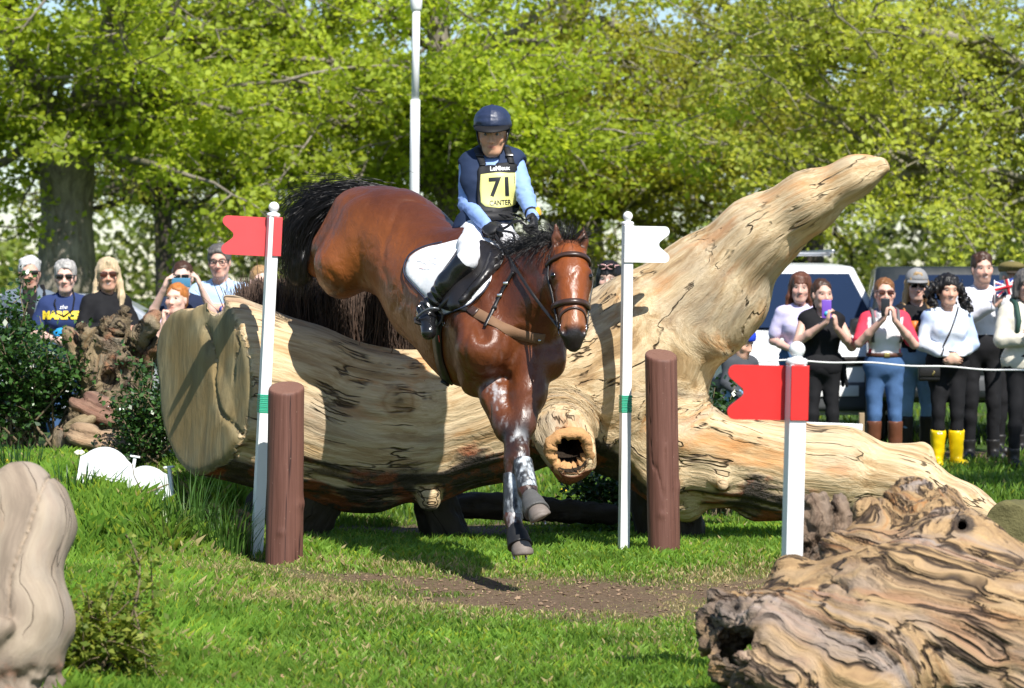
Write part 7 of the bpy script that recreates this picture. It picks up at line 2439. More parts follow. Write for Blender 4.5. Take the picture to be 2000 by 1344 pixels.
J = stand(X(1562, 25.5), 25.5, 1.665, .05, arms=dict(R=((.24, -.02, 1.10), (.10, .20, 1.02)), L=((-.24, -.02, 1.10), (-.05, .2, 1.0))), head=(-.15, .03, -.05), shift=-.0)
p11 = person('woman with long auburn hair and a fringe in a lilac tee beside the van', J, (.62, .38, .31), False, 1.08, 1.1, hair=dict(style='fringe', mat=hair_mat('hair_chestnut', col=(.11, .04, .022)), length=.20, seed=5), top=dict(mat=cloth('lilac_cloth', (.56, .52, .74), .85, .08, 14), sleeve=.72, loose=.020), bottom=dict(mat=M_JEAN), shoes=dict(mat=M_SHOE))
J = stand(X(1604, 24.7), 24.7, 1.60, .16, arms=dict(R=((.25, .10, 1.14), (.04, .32, 1.33)), L=((-.26, .10, 1.10), (-.05, .31, 1.28))), head=(.12, .02, 0))
p12 = person('woman in a sleeveless black top photographing with a purple phone', J, (.62, .38, .30), False, 1.16, 1.15, hair=dict(style='tied', mat=H_BRUN, seed=2), top=dict(mat=M_BLACKTOP, sleeve=0, vneck=.05, hem=-.14, g=.016, wide=.0), bottom=dict(mat=M_BLACKT), shoes=dict(mat=M_SHOE),
       hands=dict(R=dict(d=nrm(A(.15, -.2, 1)), n=A(.8, .3, 0), curl=.8), L=dict(d=nrm(A(-.1, -.2, 1)), n=A(-.8, .3, 0), curl=.8)))
ph = phone('purple phone in a case held upright by the woman in black', p12['L'](.045, .345, 1.445), np.eye(3), (.082, .012, .158), plain('purple_phone_case', (.17, .07, .45), .4, bump=0))
MB().lathe([(.0005, 0), (.022, 0), (.022, .004), (.0005, .006)], p12['L'](.045, .345, 1.405) - A(0, .006, 0), 16, np.array([A(1, 0, 0), A(0, 0, 1), A(0, -1, 0)])).build('phone_grip', plain('teal_grip', (.05, .35, .55), .4), ph)
T = SDF()
for a in np.linspace(-1.9, 1.9, 12):
    r_a = p12['r'] * math.sin(a) * .185 + p12['f'] * (-math.cos(a)) * .15
    T.cone(p12['L'](0, 0, .98) + r_a, p12['L'](0, 0, .74) + r_a * (1.2 + .15 * math.sin(a * 5)), .022, .014, .04)
T.build('tied_jacket', M_BLACKTOP, p12['root'], .009, 1, lambda V: .006 * fbm(V * 14, 2, 2))

def polo_col(J):
    def f(V, N):
        s = J['s']; q = (V - J['o']) @ np.array([J['r'], J['f'], J['u']]).T / s
        red = (np.abs(q[:, 0]) > .125) & (q[:, 2] < 1.08)
        for sg, k in ((1, 'R'), (-1, 'L')):
            d = nrm(J['el' + k] - J['sh' + k])
            red |= ((V - J['sh' + k]) @ d > -.01) & (np.abs(q[:, 0]) > .155)
            red |= (q[:, 2] > 1.36) & (np.abs(q[:, 0]) > .10)
        gr = (q[:, 2] > 1.34) & (np.abs(q[:, 0]) < .10) & (np.abs(q[:, 0]) > .05)
        c = np.where(red[:, None], np.array((.66, .05, .09)), np.array((.74, .72, .75)))
        return np.where(gr[:, None], np.array((.25, .25, .28)), c)
    return f
J = stand(X(1727, 24.6), 24.6, 1.625, .05, arms=dict(R=((.25, .12, 1.13), (.06, .31, 1.355)), L=((-.25, .12, 1.12), (-.035, .31, 1.34))), head=(-.05, .05, 0))
p13 = person('auburn haired woman in a red and white polo shirt raising a black phone', J, (.64, .39, .31), False, 1.05, 1.1, hair=dict(style='tied', mat=H_AUB, seed=4), glasses=dict(w=.052, h=.034, dark=True, lens=plain('brown_lens', (.06, .018, .012), .1, bump=0)),
       top=dict(mat=cloth('polo_cloth', (.8, .8, .8), .85, .06, 14, attr=True), sleeve=.8, loose=.02, collar=True, collarmat=cloth('grey_collar', (.3, .3, .33)), hem=.07, col=polo_col(J)), bottom=dict(mat=M_JEAN, end=.32, belt=plain('brown_belt', (.075, .028, .016), .5)), shoes=dict(mat=plain('brown_tall_boot', (.13, .045, .022), .45, .4, .2, 14), h=.36, w=.058, name='boot'),
       hands=dict(R=dict(d=nrm(A(.2, -.2, 1)), n=A(.8, .3, 0), curl=.8), L=dict(d=nrm(A(-.15, -.2, 1)), n=A(-.8, .3, 0), curl=.75)))
phone('black phone held upright by the woman in the red and white polo', p13['L'](.052, .345, 1.455), np.eye(3), (.074, .010, .150), plain('black_phone_case', (.015, .015, .018), .3, bump=0))
for sg in (1, -1):
    pts = np.array([p13['L'](sg * .115, -.06, 1.44), p13['L'](sg * .118, .05, 1.42), p13['L'](sg * .108, .14, 1.28), p13['L'](sg * .125, .12, 1.14)])
    MB().tube(pts, .016, 7).build('rucksack_strap', plain('grey_strap', (.10, .10, .11), .7), p13['root'])
J = stand(X(1789, 25.3), 25.3, 1.70, .1, arms=dict(R=((.24, .02, 1.10), (.06, .24, 1.17)), L=((-.24, -.02, 1.10), (-.2, .12, .93))), head=(-.12, 0, 0))
p14 = person('woman in a grey baseball cap, sunglasses, black vest and pale jeans', J, (.62, .40, .32), False, 1.12, 1.1, hair=dict(style='long', mat=hair_mat('hair_dark_blonde', col=(.36, .24, .12)), length=.22, seed=8), glasses=dict(w=.052, h=.034, dark=True),
       top=dict(mat=M_BLACKTOP, sleeve=0, vneck=.02, hem=.05, g=.012), bottom=dict(mat=M_JEANL, thigh=.094, end=.32), shoes=dict(mat=plain('black_tall_boot', (.016, .013, .012), .5, .4), h=.36, w=.058, name='boot'))
cap_hat(p14, cloth('grey_cap_cloth', (.24, .24, .245), .85), emblem='S')
MB().tube(np.array([p14['L'](.13, -.03, 1.43), p14['L'](.125, .09, 1.36), p14['L'](.14, .14, 1.22)]), .012, 6).build('bag_strap', plain('tan_strap', (.35, .13, .05), .5), p14['root'])
MB().lathe([(.0005, -.05), (.028, -.05), (.034, .05), (.0005, .052)], p14['wrR'] + A(-.02, -.06, .05), 14).build('cup', plain('orange_cup', (.65, .16, .02), .5), p14['root'])
def tie_dye(V, N):
    n = fbm(V * 7, 3, 41)[:, None]
    w = sstep(n, .15, .75) * .75
    return A(.72, .77, .86) * (1 - w) + A(.32, .45, .74) * w
J = stand(X(1850, 24.9), 24.9, 1.655, .08, arms=dict(R=((.225, .01, 1.10), (.055, .22, 1.0)), L=((-.225, .01, 1.10), (-.05, .22, .995))), head=(.06, .0, -.03), stance=.085)
p15 = person('woman with long curly black hair, pale blue shirt, black trousers and yellow wellies', J, (.60, .37, .27), False, 1.10, 1.1, hair=dict(style='curly', mat=H_BLACK, seed=7), face=dict(smile=True, brow=(.02, .014, .012), lip=(.42, .12, .11)),
       top=dict(mat=cloth('tie_dyed_shirt', (.7, .75, .85), .85, .06, 14, attr=True), sleeve=1.95, loose=.017, collar=True, collarmat=cloth('pale_blue_collar', (.60, .68, .82)), hem=.06, fold=.011, vneck=.03, col=tie_dye), bottom=dict(mat=M_BLACKT, thigh=.092, end=.6), shoes=dict(mat=plain('yellow_rubber', (.78, .55, .005), .32, .5, .04, 10), h=.26, w=.056, flare=.012, name='welly', patch=plain('white_print', (.8, .8, .8), .5)),
       hands=dict(R=dict(d=nrm(A(.7, -.3, -.35)), n=A(.3, .9, 0), curl=.5), L=dict(d=nrm(A(-.7, -.3, -.35)), n=A(-.3, .9, 0), curl=.5)))
bag = thing('handbag', 'small black quilted handbag hanging from a strap on the curly haired woman', 'handbag', p15['L'](.21, .10, .86))
MB().box(p15['L'](.20, .15, .845), (.185, .07, .135), np.eye(3), .02).build('bag_body', plain('black_quilted_leather', (.014, .013, .014), .4, .5, .2, 40, .6, 60, .006), bag)
MB().box(p15['L'](.20, .185, .865), (.18, .02, .095), np.eye(3), .008).build('flap', plain('black_leather', (.014, .012, .012), .36), bag)
MB().box(p15['L'](.17, .20, .845), (.016, .008, .04), np.array(Matrix.Rotation(.5, 3, 'Y')).T, .003).build('clasp', plain('brass', (.55, .40, .15), .3, metal=1.0, bump=0), bag)
bt = bvh_of(p15['top_o'])
pts, Nn = [], []
for t in np.linspace(0, 1, 22):
    c = p15['L'](-.095 + .215 * t, 0, 1.43 - .50 * t)
    h = bt.ray_cast(Vector(c + A(0, -.6, 0)), Vector((0, 1, 0)))
    if h[0] is not None: pts.append(np.array(h[0][:]) + A(0, -.006, 0)); Nn.append(A(0, -1, 0))
V, q = band(np.array(pts), np.array(Nn), .016, .005)
MB().add(V, q).build('strap', M_LEATHER, bag)
J = stand(X(1917, 25.9), 25.9, 1.87, .05, arms=dict(R=((.24, .06, 1.10), (-.04, .30, 1.285)), L=((-.25, -.02, 1.08), (-.2, .15, .95))), head=(.06, .03, .02))
p16 = person('tall smiling bearded man in a white tee holding up a small flag', J, (.62, .38, .30), True, 1.0, hair=dict(style='crop', mat=H_BRUN), face=dict(smile=True, beard=(.12, .06, .035), brow=(.05, .03, .02)),
       top=dict(mat=cloth('white_tee_cloth', (.72, .72, .78), .85, .05, 14), sleeve=1.9, loose=.022, hem=-.04), bottom=dict(mat=M_BLACKT), shoes=dict(mat=M_SHOE), hands=dict(R=dict(d=nrm(A(.5, -.1, .8)), n=A(.5, .6, 0), curl=1.1)))
MB().tube(np.array([p16['L'](-.12, -.05, 1.46), p16['L'](-.125, .06, 1.42), p16['L'](-.115, .15, 1.30), p16['L'](-.13, .12, 1.12)]), .018, 7).build('rucksack_strap', plain('olive_strap', (.07, .075, .05), .7), p16['root'])
# the little union flag
fl = thing('hand_flag', 'small union flag on a stick held by the tall man', 'flag', p16['wrR'] + A(.03, -.05, .06))
fc = p16['wrR'] + A(-.005, -.07, .13)
Rf = np.array(Matrix.Rotation(-.22, 3, 'Y')).T
def fpatch(poly, mat, off, name):
    mb = MB()
    poly = np.array(poly, float); n = 14
    xs_ = np.linspace(0, 1, n)
    for p0, p1, p2, p3 in [poly]:
        V = []
        for t in xs_:
            for e0, e1 in ((p0, p1), (p3, p2)):
                q = e0 + (e1 - e0) * t
                V.append((q[0], .012 * math.sin(q[0] * 34 + q[1] * 10) - off, q[1]))
                V.append((q[0], .012 * math.sin(q[0] * 34 + q[1] * 10) - off + .0012, q[1]))
        q_ = []
        for i in range(n - 1):
            a = 4 * i; q_ += [[a, a + 4, a + 6, a + 2], [a + 1, a + 3, a + 7, a + 5], [a, a + 1, a + 5, a + 4], [a + 2, a + 6, a + 7, a + 3]]
        mb.add(np.array(V) @ Rf + fc, q_)
    return mb.build(name, mat, fl)
w_, h_ = .23, .14
FB, FR, FW = plain('flag_blue', (.012, .035, .20), .8), plain('flag_red', (.55, .015, .03), .8), plain('flag_white', (.8, .8, .8), .8)
fpatch([(0, -h_ / 2), (w_, -h_ / 2), (w_, h_ / 2), (0, h_ / 2)], FB, 0, 'blue_field')
def strip(x0, z0, x1, z1, wd, mat, off, name):
    d = nrm(A(x1 - x0, z1 - z0)); n_ = A(-d[1], d[0]) * wd / 2
    a, b = A(x0, z0), A(x1, z1)
    return fpatch([a - n_, b - n_, b + n_, a + n_], mat, off, name)
for sg in (1, -1):
    strip(.012, -sg * (h_ / 2 - .008), w_ - .012, sg * (h_ / 2 - .008), .028, FW, .0016, 'white_saltire')
    strip(.012, -sg * (h_ / 2 - .008), w_ - .012, sg * (h_ / 2 - .008), .010, FR, .0032, 'red_saltire')
strip(0, 0, w_, 0, .046, FW, .0048, 'white_cross'); strip(w_ / 2, -h_ / 2, w_ / 2, h_ / 2, .046, FW, .0048, 'white_cross')
strip(0, 0, w_, 0, .026, FR, .0064, 'red_cross'); strip(w_ / 2, -h_ / 2, w_ / 2, h_ / 2, .026, FR, .0064, 'red_cross')
MB().tube(np.array([fc + A(-.004, 0, -.15), fc + A(-.004, .006, .09)]), .004, 6).build('stick', plain('white_print', (.8, .8, .8), .5), fl)

J = stand(X(2002, 24.7), 24.7, 1.69, .22, arms=dict(R=((.24, .06, 1.12), (-.05, .25, 1.12)), L=((-.24, .06, 1.11), (.02, .27, 1.16))), head=(0, 0, 0))
p17 = person('smiling older woman with grey bob, sunglasses and a cream jumper, arms folded', J, (.60, .36, .28), False, 1.14, 1.15, hair=dict(style='bob', mat=H_MIX, seed=3), glasses=dict(w=.052, h=.034, dark=True), face=dict(smile=True),
       top=dict(mat=cloth('cream_wool', (.68, .64, .54), .95, .06, 14, bump=.6), sleeve=1.9, loose=.024, hem=-.07, g=.026, fold=.010), bottom=dict(mat=M_BLACKT), shoes=dict(mat=M_SHOE), hands=dict(R=dict(curl=.5), L=dict(curl=.5)))
lf = thing('leaflet', 'folded blue leaflet tucked in the cream jumper woman\'s arms', 'leaflet', p17['L'](.06, .27, 1.23))
MB().box(p17['L'](.055, .30, 1.22), (.075, .006, .11), np.array(Matrix.Rotation(.45, 3, 'Y')).T, .001).build('sheet', plain('blue_print_paper', (.05, .12, .42), .6), lf)
MB().box(p17['L'](.055, .3045, 1.205), (.06, .003, .045), np.array(Matrix.Rotation(.45, 3, 'Y')).T, .0005).build('white_area', plain('white_print', (.8, .8, .8), .5), lf)
MB().tube(np.array([p17['L'](.105, -.04, 1.46), p17['L'](.115, .08, 1.42), p17['L'](.125, .165, 1.28), p17['L'](.14, .15, 1.14)]), .024, 8).build('bag_strap', plain('dark_green_strap', (.012, .05, .035), .7), p17['root'])
J = stand(X(1973, 26.6), 26.6, 1.77, .3, head=(.1, .05, 0))
p18 = person('man in an olive flat cap behind the cream jumper woman', J, (.45, .24, .18), True, 1.05, hair=dict(style='crop', mat=H_GREY), top=dict(mat=cloth('olive_jacket', (.07, .07, .045)), sleeve=2), bottom=dict(mat=M_BLACKT), shoes=dict(mat=M_SHOE), face=dict(beard=(.3, .27, .24)))
cap_hat(p18, cloth('olive_cap_cloth', (.16, .13, .05)), cloth('dark_peak_cloth', (.05, .04, .03)), 'flat_cap', True)
# ------------------------------------------------------------------ vehicles, rope and small things
M_GLASS = plain('tinted_glass', (.012, .022, .050), .06, .6, .05, 4, 0)
M_TYRE = plain('tyre_rubber', (.018, .018, .018), .8, .3, .1, 30)
M_TRIM = plain('grey_bumper_plastic', (.075, .078, .082), .6, .4)
M_ALLOY = plain('wheel_silver', (.42, .43, .45), .35, metal=.8, bump=0)
def wheel(c, ax, R, w, root):
    ax = nrm(ax); u = A(0, 0, 1); v = np.cross(ax, u)
    Rm = np.array([v, u, ax])
    wroot = MB().lathe([(R * .60, -w * .45), (R * .9, -w * .5), (R, -w * .35), (R, w * .35), (R * .9, w * .5), (R * .62, w * .45)], c, 28, Rm).build('tyre', M_TYRE, root)
    mb = MB().lathe([(.001, w * .30), (R * .15, w * .34), (R * .2, w * .26), (R * .52, w * .24), (R * .58, w * .44), (R * .63, w * .46), (R * .63, -w * .4), (.001, -w * .4)], c, 28, Rm)
    for k in range(6):
        a = k * math.pi / 3
        d = v * math.cos(a) + u * math.sin(a)
        mb.tube(np.array([c + d * R * .12 + ax * w * .30, c + d * R * .56 + ax * w * .36]), R * .07, 6)
    mb.build('rim', M_ALLOY, wroot)
    return wroot
def car(name, label, cat, c, yaw, prof, Wd, paint, wheels, wr_, windows, screens, extras=None, group=None, tumble=.16, belt=.95):
    """prof: side outline (x forward, z up) as a closed list; cross-section tapers in above the belt line"""
    root = thing(name, label, cat, c, group)
    R = np.array(Matrix.Rotation(yaw, 3, 'Z')).T      # local x = forward
    loc = lambda V: np.asarray(V, float).reshape(-1, 3) @ R + A(*c)
    ztop = max(z for x, z in prof)
    def yw(z): return Wd / 2 * (1 - tumble * sstep(np.array([z]), belt, ztop + .05)[0] - .05 * sstep(np.array([z]), .45, .2)[0])
    n = len(prof)
    P2 = smooth_line(np.vstack([prof, prof[:1]]), .08)[:-1] if n < 60 else np.array(prof)
    m = len(P2)
    cx, cz = P2.mean(0)
    rows = []
    for sc, kk in ((.0, 1.0), (.55, 1.0), (.90, 1.0), (.97, .985), (1.0, .955)):
        pass
    ring = lambda sgn, ins, wf: np.array([(cx + (x - cx) * ins, sgn * yw(z) * wf, cz + (z - cz) * ins) for x, z in P2])
    L_ = [ring(-1, .965, 1.0), ring(-1, .99, .975), ring(-1, 1.0, .93), ring(-1, 1.0, .5), ring(1, 1.0, .5), ring(1, 1.0, .93), ring(1, .99, .975), ring(1, .965, 1.0)]
    V = np.concatenate(L_); q = []
    for i in range(len(L_) - 1):
        for j in range(m):
            q.append([i * m + j, i * m + (j + 1) % m, (i + 1) * m + (j + 1) % m, (i + 1) * m + j])
    mb = MB().add(loc(V), q)
    idx = list(range(m))
    r = delaunay_2d_cdt([Vector((float(a), float(b))) for a, b in P2], [], [idx], 1, 1e-6)
    T = [list(f) for f in r[2]]; Vc = np.array([v[:] for v in r[0]])
    for sgn in (-1, 1):
        Vs = np.array([(cx + (x - cx) * .965, sgn * yw(z), cz + (z - cz) * .965) for x, z in Vc])
        mb.add(loc(Vs), None, T if sgn < 0 else [f[::-1] for f in T])
    body = mb.build('body', paint, root)
    for wx in wheels:
        for sgn in (-1, 1):
            cc = loc([(wx, sgn * (Wd / 2 - .085), wr_)])[0]
            wheel(cc, R[1] * sgn, wr_, .19, root)
            MB().lathe([(wr_ * 1.02, -.01), (wr_ * 1.16, -.01), (wr_ * 1.16, .035), (wr_ * 1.02, .035)], cc + R[1] * sgn * .070, 26, np.array([np.cross(A(0, 0, 1), R[1] * sgn), A(0, 0, 1), R[1] * sgn])).build('wheel_arch', M_TRIM, root)
    for poly in windows:           # side windows, both sides
        for sgn in (-1, 1):
            pp = smooth_line(np.vstack([poly, poly[:1]]), .05)[:-1]
            Vs = [(x, sgn * (yw(z) + .004), z) for x, z in pp]
            Vi = [(x, sgn * (yw(z) - .03), z) for x, z in pp]
            k = len(pp)
            rr_ = delaunay_2d_cdt([Vector((float(a), float(b))) for a, b in pp], [], [list(range(k))], 1, 1e-6)
            T = [list(f) for f in rr_[2]]
            MB().add(loc(Vs + Vi), [[i, (i + 1) % k, k + (i + 1) % k, k + i] for i in range(k)], T + [[a + k for a in f[::-1]] for f in T]).build('side_window', M_GLASS, root)
    for (x0, z0, x1, z1, f0, f1, nm) in screens:   # windscreen / rear screen between two heights
        g = []
        N_ = 9
        for t in np.linspace(0, 1, 7):
            for u in np.linspace(-1, 1, N_):
                x, z = x0 + (x1 - x0) * t, z0 + (z1 - z0) * t
                wdt = yw(z) * (f0 + (f1 - f0) * t)
                sg = 1 if x0 > cx else -1
                g.append((x + sg * (.030 - .06 * u * u), u * wdt, z + .012))
        q = [[i * N_ + j, i * N_ + j + 1, (i + 1) * N_ + j + 1, (i + 1) * N_ + j] for i in range(6) for j in range(N_ - 1)]
        V = np.array(g); V2 = V - A(.03 if x0 > cx else -.03, 0, .02)
        MB().add(loc(V), q).add(loc(V2), [f[::-1] for f in q]).build(nm, M_GLASS, root)
    if extras: extras(root, R, loc, yw)
    return root
# ---- white van behind the log
VY = 29.5
vprof = np.array([(-2.0, .32), (-2.05, .9), (-2.0, 1.65), (-1.9, 1.80), (-.6, 1.84), (.55, 1.80), (.80, 1.70), (1.45, 1.10), (2.0, .98), (2.16, .85), (2.2, .5), (2.12, .28), (1.7, .24), (-1.6, .24)])
def van_extras(root, R, loc, yw):
    def bx(c, s, nm, mat, bev=.02): return MB().box(loc([c])[0], s, R, bev).build(nm, mat, root)
    bx((2.17, 0, .44), (.16, 1.66, .30), 'bumper', M_TRIM, .06)
    bx((2.16, 0, .80), (.10, .9, .10), 'grille', plain('black_plastic', (.02, .018, .017), .3))
    for sg in (1, -1):
        bx((2.06, sg * .68, .82), (.20, .30, .20), 'headlight', plain('headlamp_glass', (.55, .57, .6), .1, .6, bump=0), .06)
        mr = bx((1.12, sg * .98, 1.10), (.13, .17, .20), 'mirror', plain('black_plastic', (.02, .018, .017), .3), .05)
        bx((.1, sg * (yw(.55) + .01), .55), (2.3, .03, .10), 'side_moulding', M_TRIM, .01)
    bx((2.265, 0, .50), (.012, .52, .11), 'number_plate', plain('white_print', (.8, .8, .8), .5), .003)
    for x in (-1.4, .1): bx((x, 0, 1.93), (.05, 1.42, .04), 'roof_bar', plain('screw_steel', (.45, .45, .47), .35, metal=1.0, bump=0), .01)
    for sg in (1, -1): bx((-.65, sg * .68, 1.96), (1.9, .04, .04), 'roof_rail', plain('screw_steel', (.45, .45, .47), .35, metal=1.0, bump=0), .01)
    for sg in (.2, -.55): bx((-.55, sg, 2.06), (.03, .05, .22), 'ladder_clamp', plain('screw_steel', (.45, .45, .47), .35, metal=1.0, bump=0), .01)
    r = np.random.default_rng(3)
    for k in range(7):
        bx((1.22 + r.uniform(-.04, .1), r.uniform(-.35, .35), 1.22), (.08, r.uniform(.05, .13), r.uniform(.03, .09)), 'dashboard_clutter', plain(('white_print', 'yellow_print', 'blue_band')[k % 3], (.8, .8, .8) if k % 3 == 0 else ((.80, .58, .03) if k % 3 == 1 else (.03, .05, .25)), .5), .01)
    for sg in (1, -1): MB().tube(loc([(1.50, sg * .1, 1.13), (1.30, sg * .1 + .45, 1.22)]), .01, 5).build('wiper', plain('black_plastic', (.02, .018, .017), .3), root)
car('van', 'white panel van with a roof rack parked behind the raised limb of the log', 'van', (X(1530, VY), VY + 2.05, 0), math.radians(-90 + 13), vprof, 1.80, plain('white_van_paint', (.72, .73, .74), .28, .5, .05, 5, 0, coat=.4), (-1.35, 1.35), .31,
    [np.array([(.15, 1.08), (.15, 1.62), (.62, 1.62), (1.20, 1.12), (1.15, 1.06)])], [(1.46, 1.13, .82, 1.70, .86, .86, 'windscreen')], van_extras, 'cars parked behind the spectators', .13, 1.0)
# ---- dark 4x4 behind the right-hand spectators
jprof = np.array([(-2.1, .5), (-2.15, 1.0), (-2.0, 1.70), (-1.8, 1.78), (.2, 1.78), (.45, 1.70), (.85, 1.12), (1.9, 1.02), (2.1, .92), (2.12, .6), (2.0, .42), (-1.9, .42)])
def jeep_extras(root, R, loc, yw):
    def bx(c, s, nm, mat, bev=.02): return MB().box(loc([c])[0], s, R, bev).build(nm, mat, root)
    bx((2.13, 0, .58), (.16, 1.74, .22), 'bumper', M_TRIM, .05)
    for sg in (1, -1):
        bx((2.08, sg * .66, .86), (.10, .26, .18), 'headlight', plain('headlamp_glass', (.55, .57, .6), .1, .6, bump=0), .04)
        bx((2.07, sg * .84, .80), (.10, .08, .12), 'indicator', plain('amber_lens', (.65, .18, .02), .2, bump=0), .02)
        bx((.55, sg * 1.0, 1.15), (.12, .18, .18), 'mirror', plain('black_plastic', (.02, .018, .017), .3), .04)
    bx((2.125, 0, .84), (.04, .9, .16), 'grille', plain('black_plastic', (.02, .018, .017), .3), .02)
    MB().lathe([(.0005, -.05), (.03, -.05), (.022, 0), (.04, .03), (.04, .06), (.0005, .09)], loc([(2.26, -.35, .52)])[0], 14).build('tow_ball', plain('rusty_steel', (.25, .10, .05), .6), root)
car('off_road_car', 'dark off-road car with an amber indicator behind the right-hand spectators', 'car', (X(1925, 28.2), 28.2 + 2.1, 0), math.radians(-90 - 6), jprof, 1.85, plain('dark_green_black_paint', (.012, .016, .016), .3, .5, .05, 5, 0, coat=.4), (-1.3, 1.35), .36,
    [np.array([(-1.8, 1.15), (-1.75, 1.62), (.15, 1.62), (.60, 1.16)])], [(.87, 1.16, .47, 1.68, .84, .82, 'windscreen')], jeep_extras, 'cars parked behind the spectators', .12, 1.05)
# ---- silver car behind the left-hand spectators, seen from the side
cprof = np.array([(-2.05, .35), (-2.1, .85), (-1.85, 1.05), (-1.35, 1.42), (-.6, 1.52), (.25, 1.50), (.65, 1.38), (1.15, 1.02), (1.9, .88), (2.1, .70), (2.12, .40), (1.9, .26), (-1.8, .26)])
cwin = [np.array([(-1.45, 1.02), (-1.1, 1.34), (-.35, 1.42), (-.35, 1.0)]), np.array([(-.28, 1.0), (-.28, 1.42), (.22, 1.41), (.56, 1.30), (.92, 1.0)])]
M_SILV = plain('silver_car_paint', (.55, .57, .60), .3, .5, .05, 5, 0, metal=.5, coat=.5)
car('parked_car', 'silver hatchback parked side-on behind the blonde woman at the left', 'car', (X(150, 29.5), 29.5, -.05), math.radians(4), cprof * A(1, 1.02), 1.74, M_SILV, (-1.3, 1.3), .31, cwin, [(1.14, 1.03, .68, 1.37, .82, .80, 'windscreen'), (-1.82, 1.06, -1.38, 1.40, .82, .80, 'rear_window')], None, 'cars parked behind the spectators')
M_WCAR = plain('white_car_paint', (.72, .73, .74), .3, .5, .05, 5, 0, coat=.5)
car('parked_car', 'white hatchback parked behind the twig fence and the horse\'s hind legs', 'car', (X(720, 29.5), 29.5, 0), math.radians(176), cprof, 1.74, M_WCAR, (-1.3, 1.3), .31, cwin, [(1.14, 1.03, .68, 1.37, .82, .80, 'windscreen'), (-1.82, 1.06, -1.38, 1.40, .82, .80, 'rear_window')], None, 'cars parked behind the spectators')
# ---- rope in front of the spectators
def rope(label, pts):
    pts = np.array(pts); t = np.linspace(0, len(pts) - 1, 60)
    C = np.stack([np.interp(t, range(len(pts)), pts[:, i]) for i in range(3)], 1)
    C[:, 2] -= .012 * np.sin(t * math.pi) ** 2
    o = MB().tube(C, .0075, 7).build('rope', plain('white_rope', (.78, .78, .76), .7, .3, .1, 200, .5, 300, .002))
    tag(o, label, 'rope', 'white ropes holding back the spectators')
rope('thin white rope running in front of the spectators on the right', [W(1370, 708, 23.9), W(1540, 703, 23.9), W(1700, 708, 23.8), W(1850, 716, 23.7), W(2000, 723, 23.6), W(2200, 736, 23.4)])
rope('short length of white rope showing above the shrub at the left', [W(-60, 683, 23.4), W(48, 685, 23.4), W(90, 688, 23.4), W(330, 700, 23.4)])
for k, (px, py, Y) in enumerate(((1685, 700, 23.86),)):
    pass
rs = thing('rope_stake', 'low wooden stake in the grass behind the spectators near the van', 'stake', (*W(1683, 850, 27)[:2], 0))
MB().box(W(1683, 825, 27) - A(0, 0, .05), (.05, .05, .28), np.eye(3), .006).build('stake', plain('pale_stake_wood', (.30, .23, .14), .8, .2, .2, 20), rs)
bd = thing('white_board', 'long low white board lying behind the root of the log', 'board', (*W(1600, 828, 23.3)[:2], 0))
MB().box(W(1590, 834, 23.2), (.78, .05, .075), np.array(Matrix.Rotation(.035, 3, 'Y')).T, .006).build('plank', M_WHITE, bd)
for dx in (-.25, .2): MB().box(W(1590, 834, 23.2) + A(dx, .03, -.22), (.05, .05, .40), np.eye(3), .004).build('leg', M_WHITE, bd)
# wood chips on the ground at the right edge
r = np.random.default_rng(31)
mb = MB()
for i in range(1500):
    x = r.uniform(2.35, 3.25); y = r.uniform(14.3, 16.0)
    if ((x - 2.85) / .45) ** 2 + ((y - 15.2) / .75) ** 2 > r.uniform(.7, 1.1): continue
    z = float(0.012 + r.uniform(0, .05))
    a, b = r.uniform(0, 6.28), r.normal(0, .5)
    Rc = np.array(Matrix.Rotation(a, 3, 'Z') @ Matrix.Rotation(b, 3, 'X') @ Matrix.Rotation(r.normal(0, .4), 3, 'Y')).T
    l, w, t = r.uniform(.015, .04), r.uniform(.006, .015), .004
    V = np.array([(-l, -w, 0), (l, -w * .7, 0), (l * .9, w, 0), (-l * .8, w * .8, 0), (-l, -w, t), (l, -w * .7, t), (l * .9, w, t), (-l * .8, w * .8, t)]) @ Rc + A(x, y, z)
    mb.add(V, [[3, 2, 1, 0], [4, 5, 6, 7], [0, 1, 5, 4], [1, 2, 6, 5], [2, 3, 7, 6], [3, 0, 4, 7]], None, A(.34, .20, .12) * r.uniform(.5, 1.4))
tag(mb.build('wood_chips', plain('wood_chip', (.3, .2, .1), .9, .2, .2, 30, 0, attr=True), None, False), 'heap of reddish wood chips below the mossy sawn log', kind='stuff')
# flowers and small stones
def flower(label, p, col, sz):
    root = thing('flower', label, 'flower', p)
    mb = MB()
    for k in range(6):
        a = k * math.pi / 3
        c = p + A(math.cos(a), math.sin(a) * .6, .3 + .4 * math.sin(a)) * sz * .5
        S_ = MB()
        mb.lathe([(.0003, -.3 * sz), (.34 * sz, -.1 * sz), (.30 * sz, .15 * sz), (.0003, .25 * sz)], c, 8)
    mb.build('petals', plain(label, col, .6), root)
    MB().tube(np.array([p, p - A(.01, 0, .10)]), .003, 5).build('stalk', plain('flower_stalk', (.06, .14, .03), .6), root)
flower('purple flower at the foot of the split slabs', W(262, 860, 18.7), (.22, .16, .62), .035)
flower('pale yellow flower beside the left border panel', W(155, 886, 17.25), (.75, .74, .50), .04)
flower('yellow dandelion on the grass beyond the hollow branch', W(1102, 958, 19.0), (.75, .55, .02), .03)
flower('yellow dandelion at the left edge of the bank', W(14, 903, 17.8), (.75, .55, .02), .035)
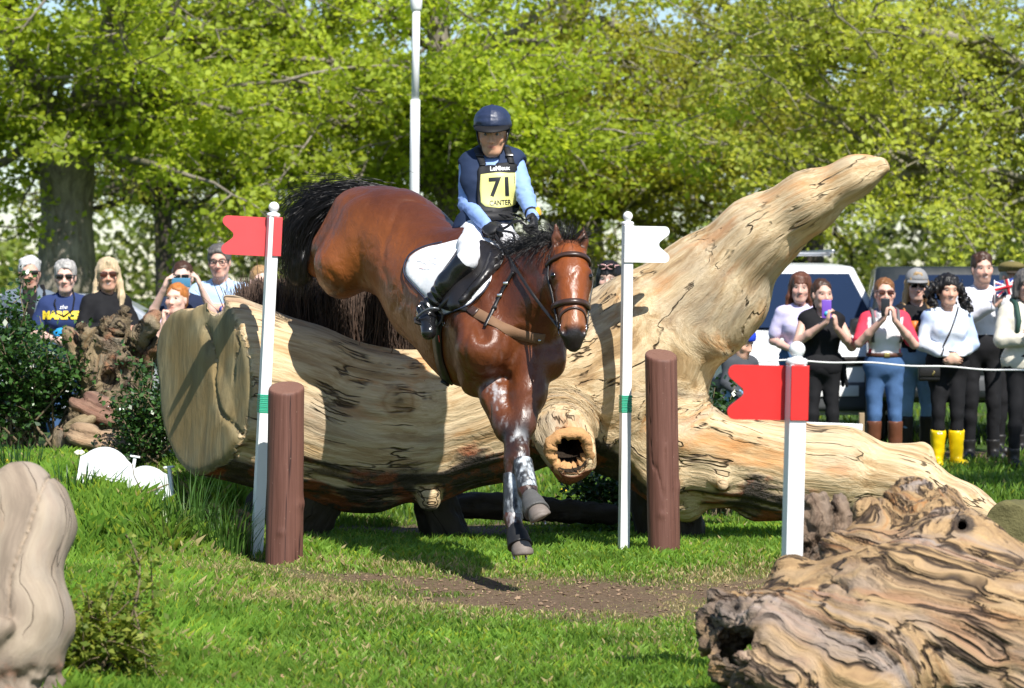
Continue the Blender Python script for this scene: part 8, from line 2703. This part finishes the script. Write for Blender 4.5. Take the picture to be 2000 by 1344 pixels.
lf_ = MB().box(W(543, 1336, 10.95) + A(0, 0, .03), (.05, .03, .004), np.array(Matrix.Rotation(.3, 3, 'Z') @ Matrix.Rotation(.2, 3, 'X')).T, .002)
tag(lf_.build('dead_leaf', plain('tan_dead_leaf', (.45, .26, .15), .8)), 'single tan dead leaf on the grass at the bottom edge', 'leaf')

# clods and torn turf in the worn patch
r = np.random.default_rng(77)
mb = MB()
for i in range(1500):
    x, y = r.uniform(-.9, 1.9), r.uniform(12.9, 15.6)
    if float(dirt_shade_mask(A(x), A(y))[0]) < r.uniform(.25, .9): continue
    z = float(ground_z(A(x), A(y))[0])
    sz = .004 + .010 * r.random() ** 3
    V = np.array([(1, 0, 0), (-1, 0, 0), (0, 1, 0), (0, -1, 0), (0, 0, 1), (0, 0, -1), (.6, .6, .4), (-.6, .5, .5), (.5, -.6, .5)], float) * r.uniform(.6, 1.3, (9, 3)) * sz * A(1.3, 1.3, .8)
    a = r.uniform(0, 6.28)
    V = V @ np.array(Matrix.Rotation(a, 3, 'Z')) + A(x, y, z + sz * .3)
    mb.add(V, None, [[0, 6, 4], [6, 2, 4], [2, 7, 4], [7, 1, 4], [1, 3, 4], [3, 8, 4], [8, 0, 4], [0, 2, 6], [2, 1, 7], [3, 0, 8], [0, 3, 5], [3, 1, 5], [1, 2, 5], [2, 0, 5]], A(.19, .13, .085) * r.uniform(.5, 1.5))
tag(mb.build('soil_clods', plain('soil_clod', (.12, .08, .05), .95, .1, .3, 30, 0, attr=True), None, False), 'loose clods of brown soil on the worn patch below the horse', kind='stuff')
# thin out the dense sculpted meshes where the surface is smooth
THIN = dict(body=.5, wood=.5, shirt=.55, trousers=.5, post=.4, jacket=.5, shoe=.5, boot=.5, vest=.6, riding_boot=.6, tendon_boot=.5)
for o in list(bpy.data.objects):
    b = o.name.split('.')[0]
    if o.type == 'MESH' and (b in THIN or o == LOG_O) and len(o.data.polygons) > 1500:
        m = o.modifiers.new('thin', 'DECIMATE')
        m.ratio = .7 if o in (LOG_O, HORSE) else (.75 if o.parent == RIDER else THIN[b])
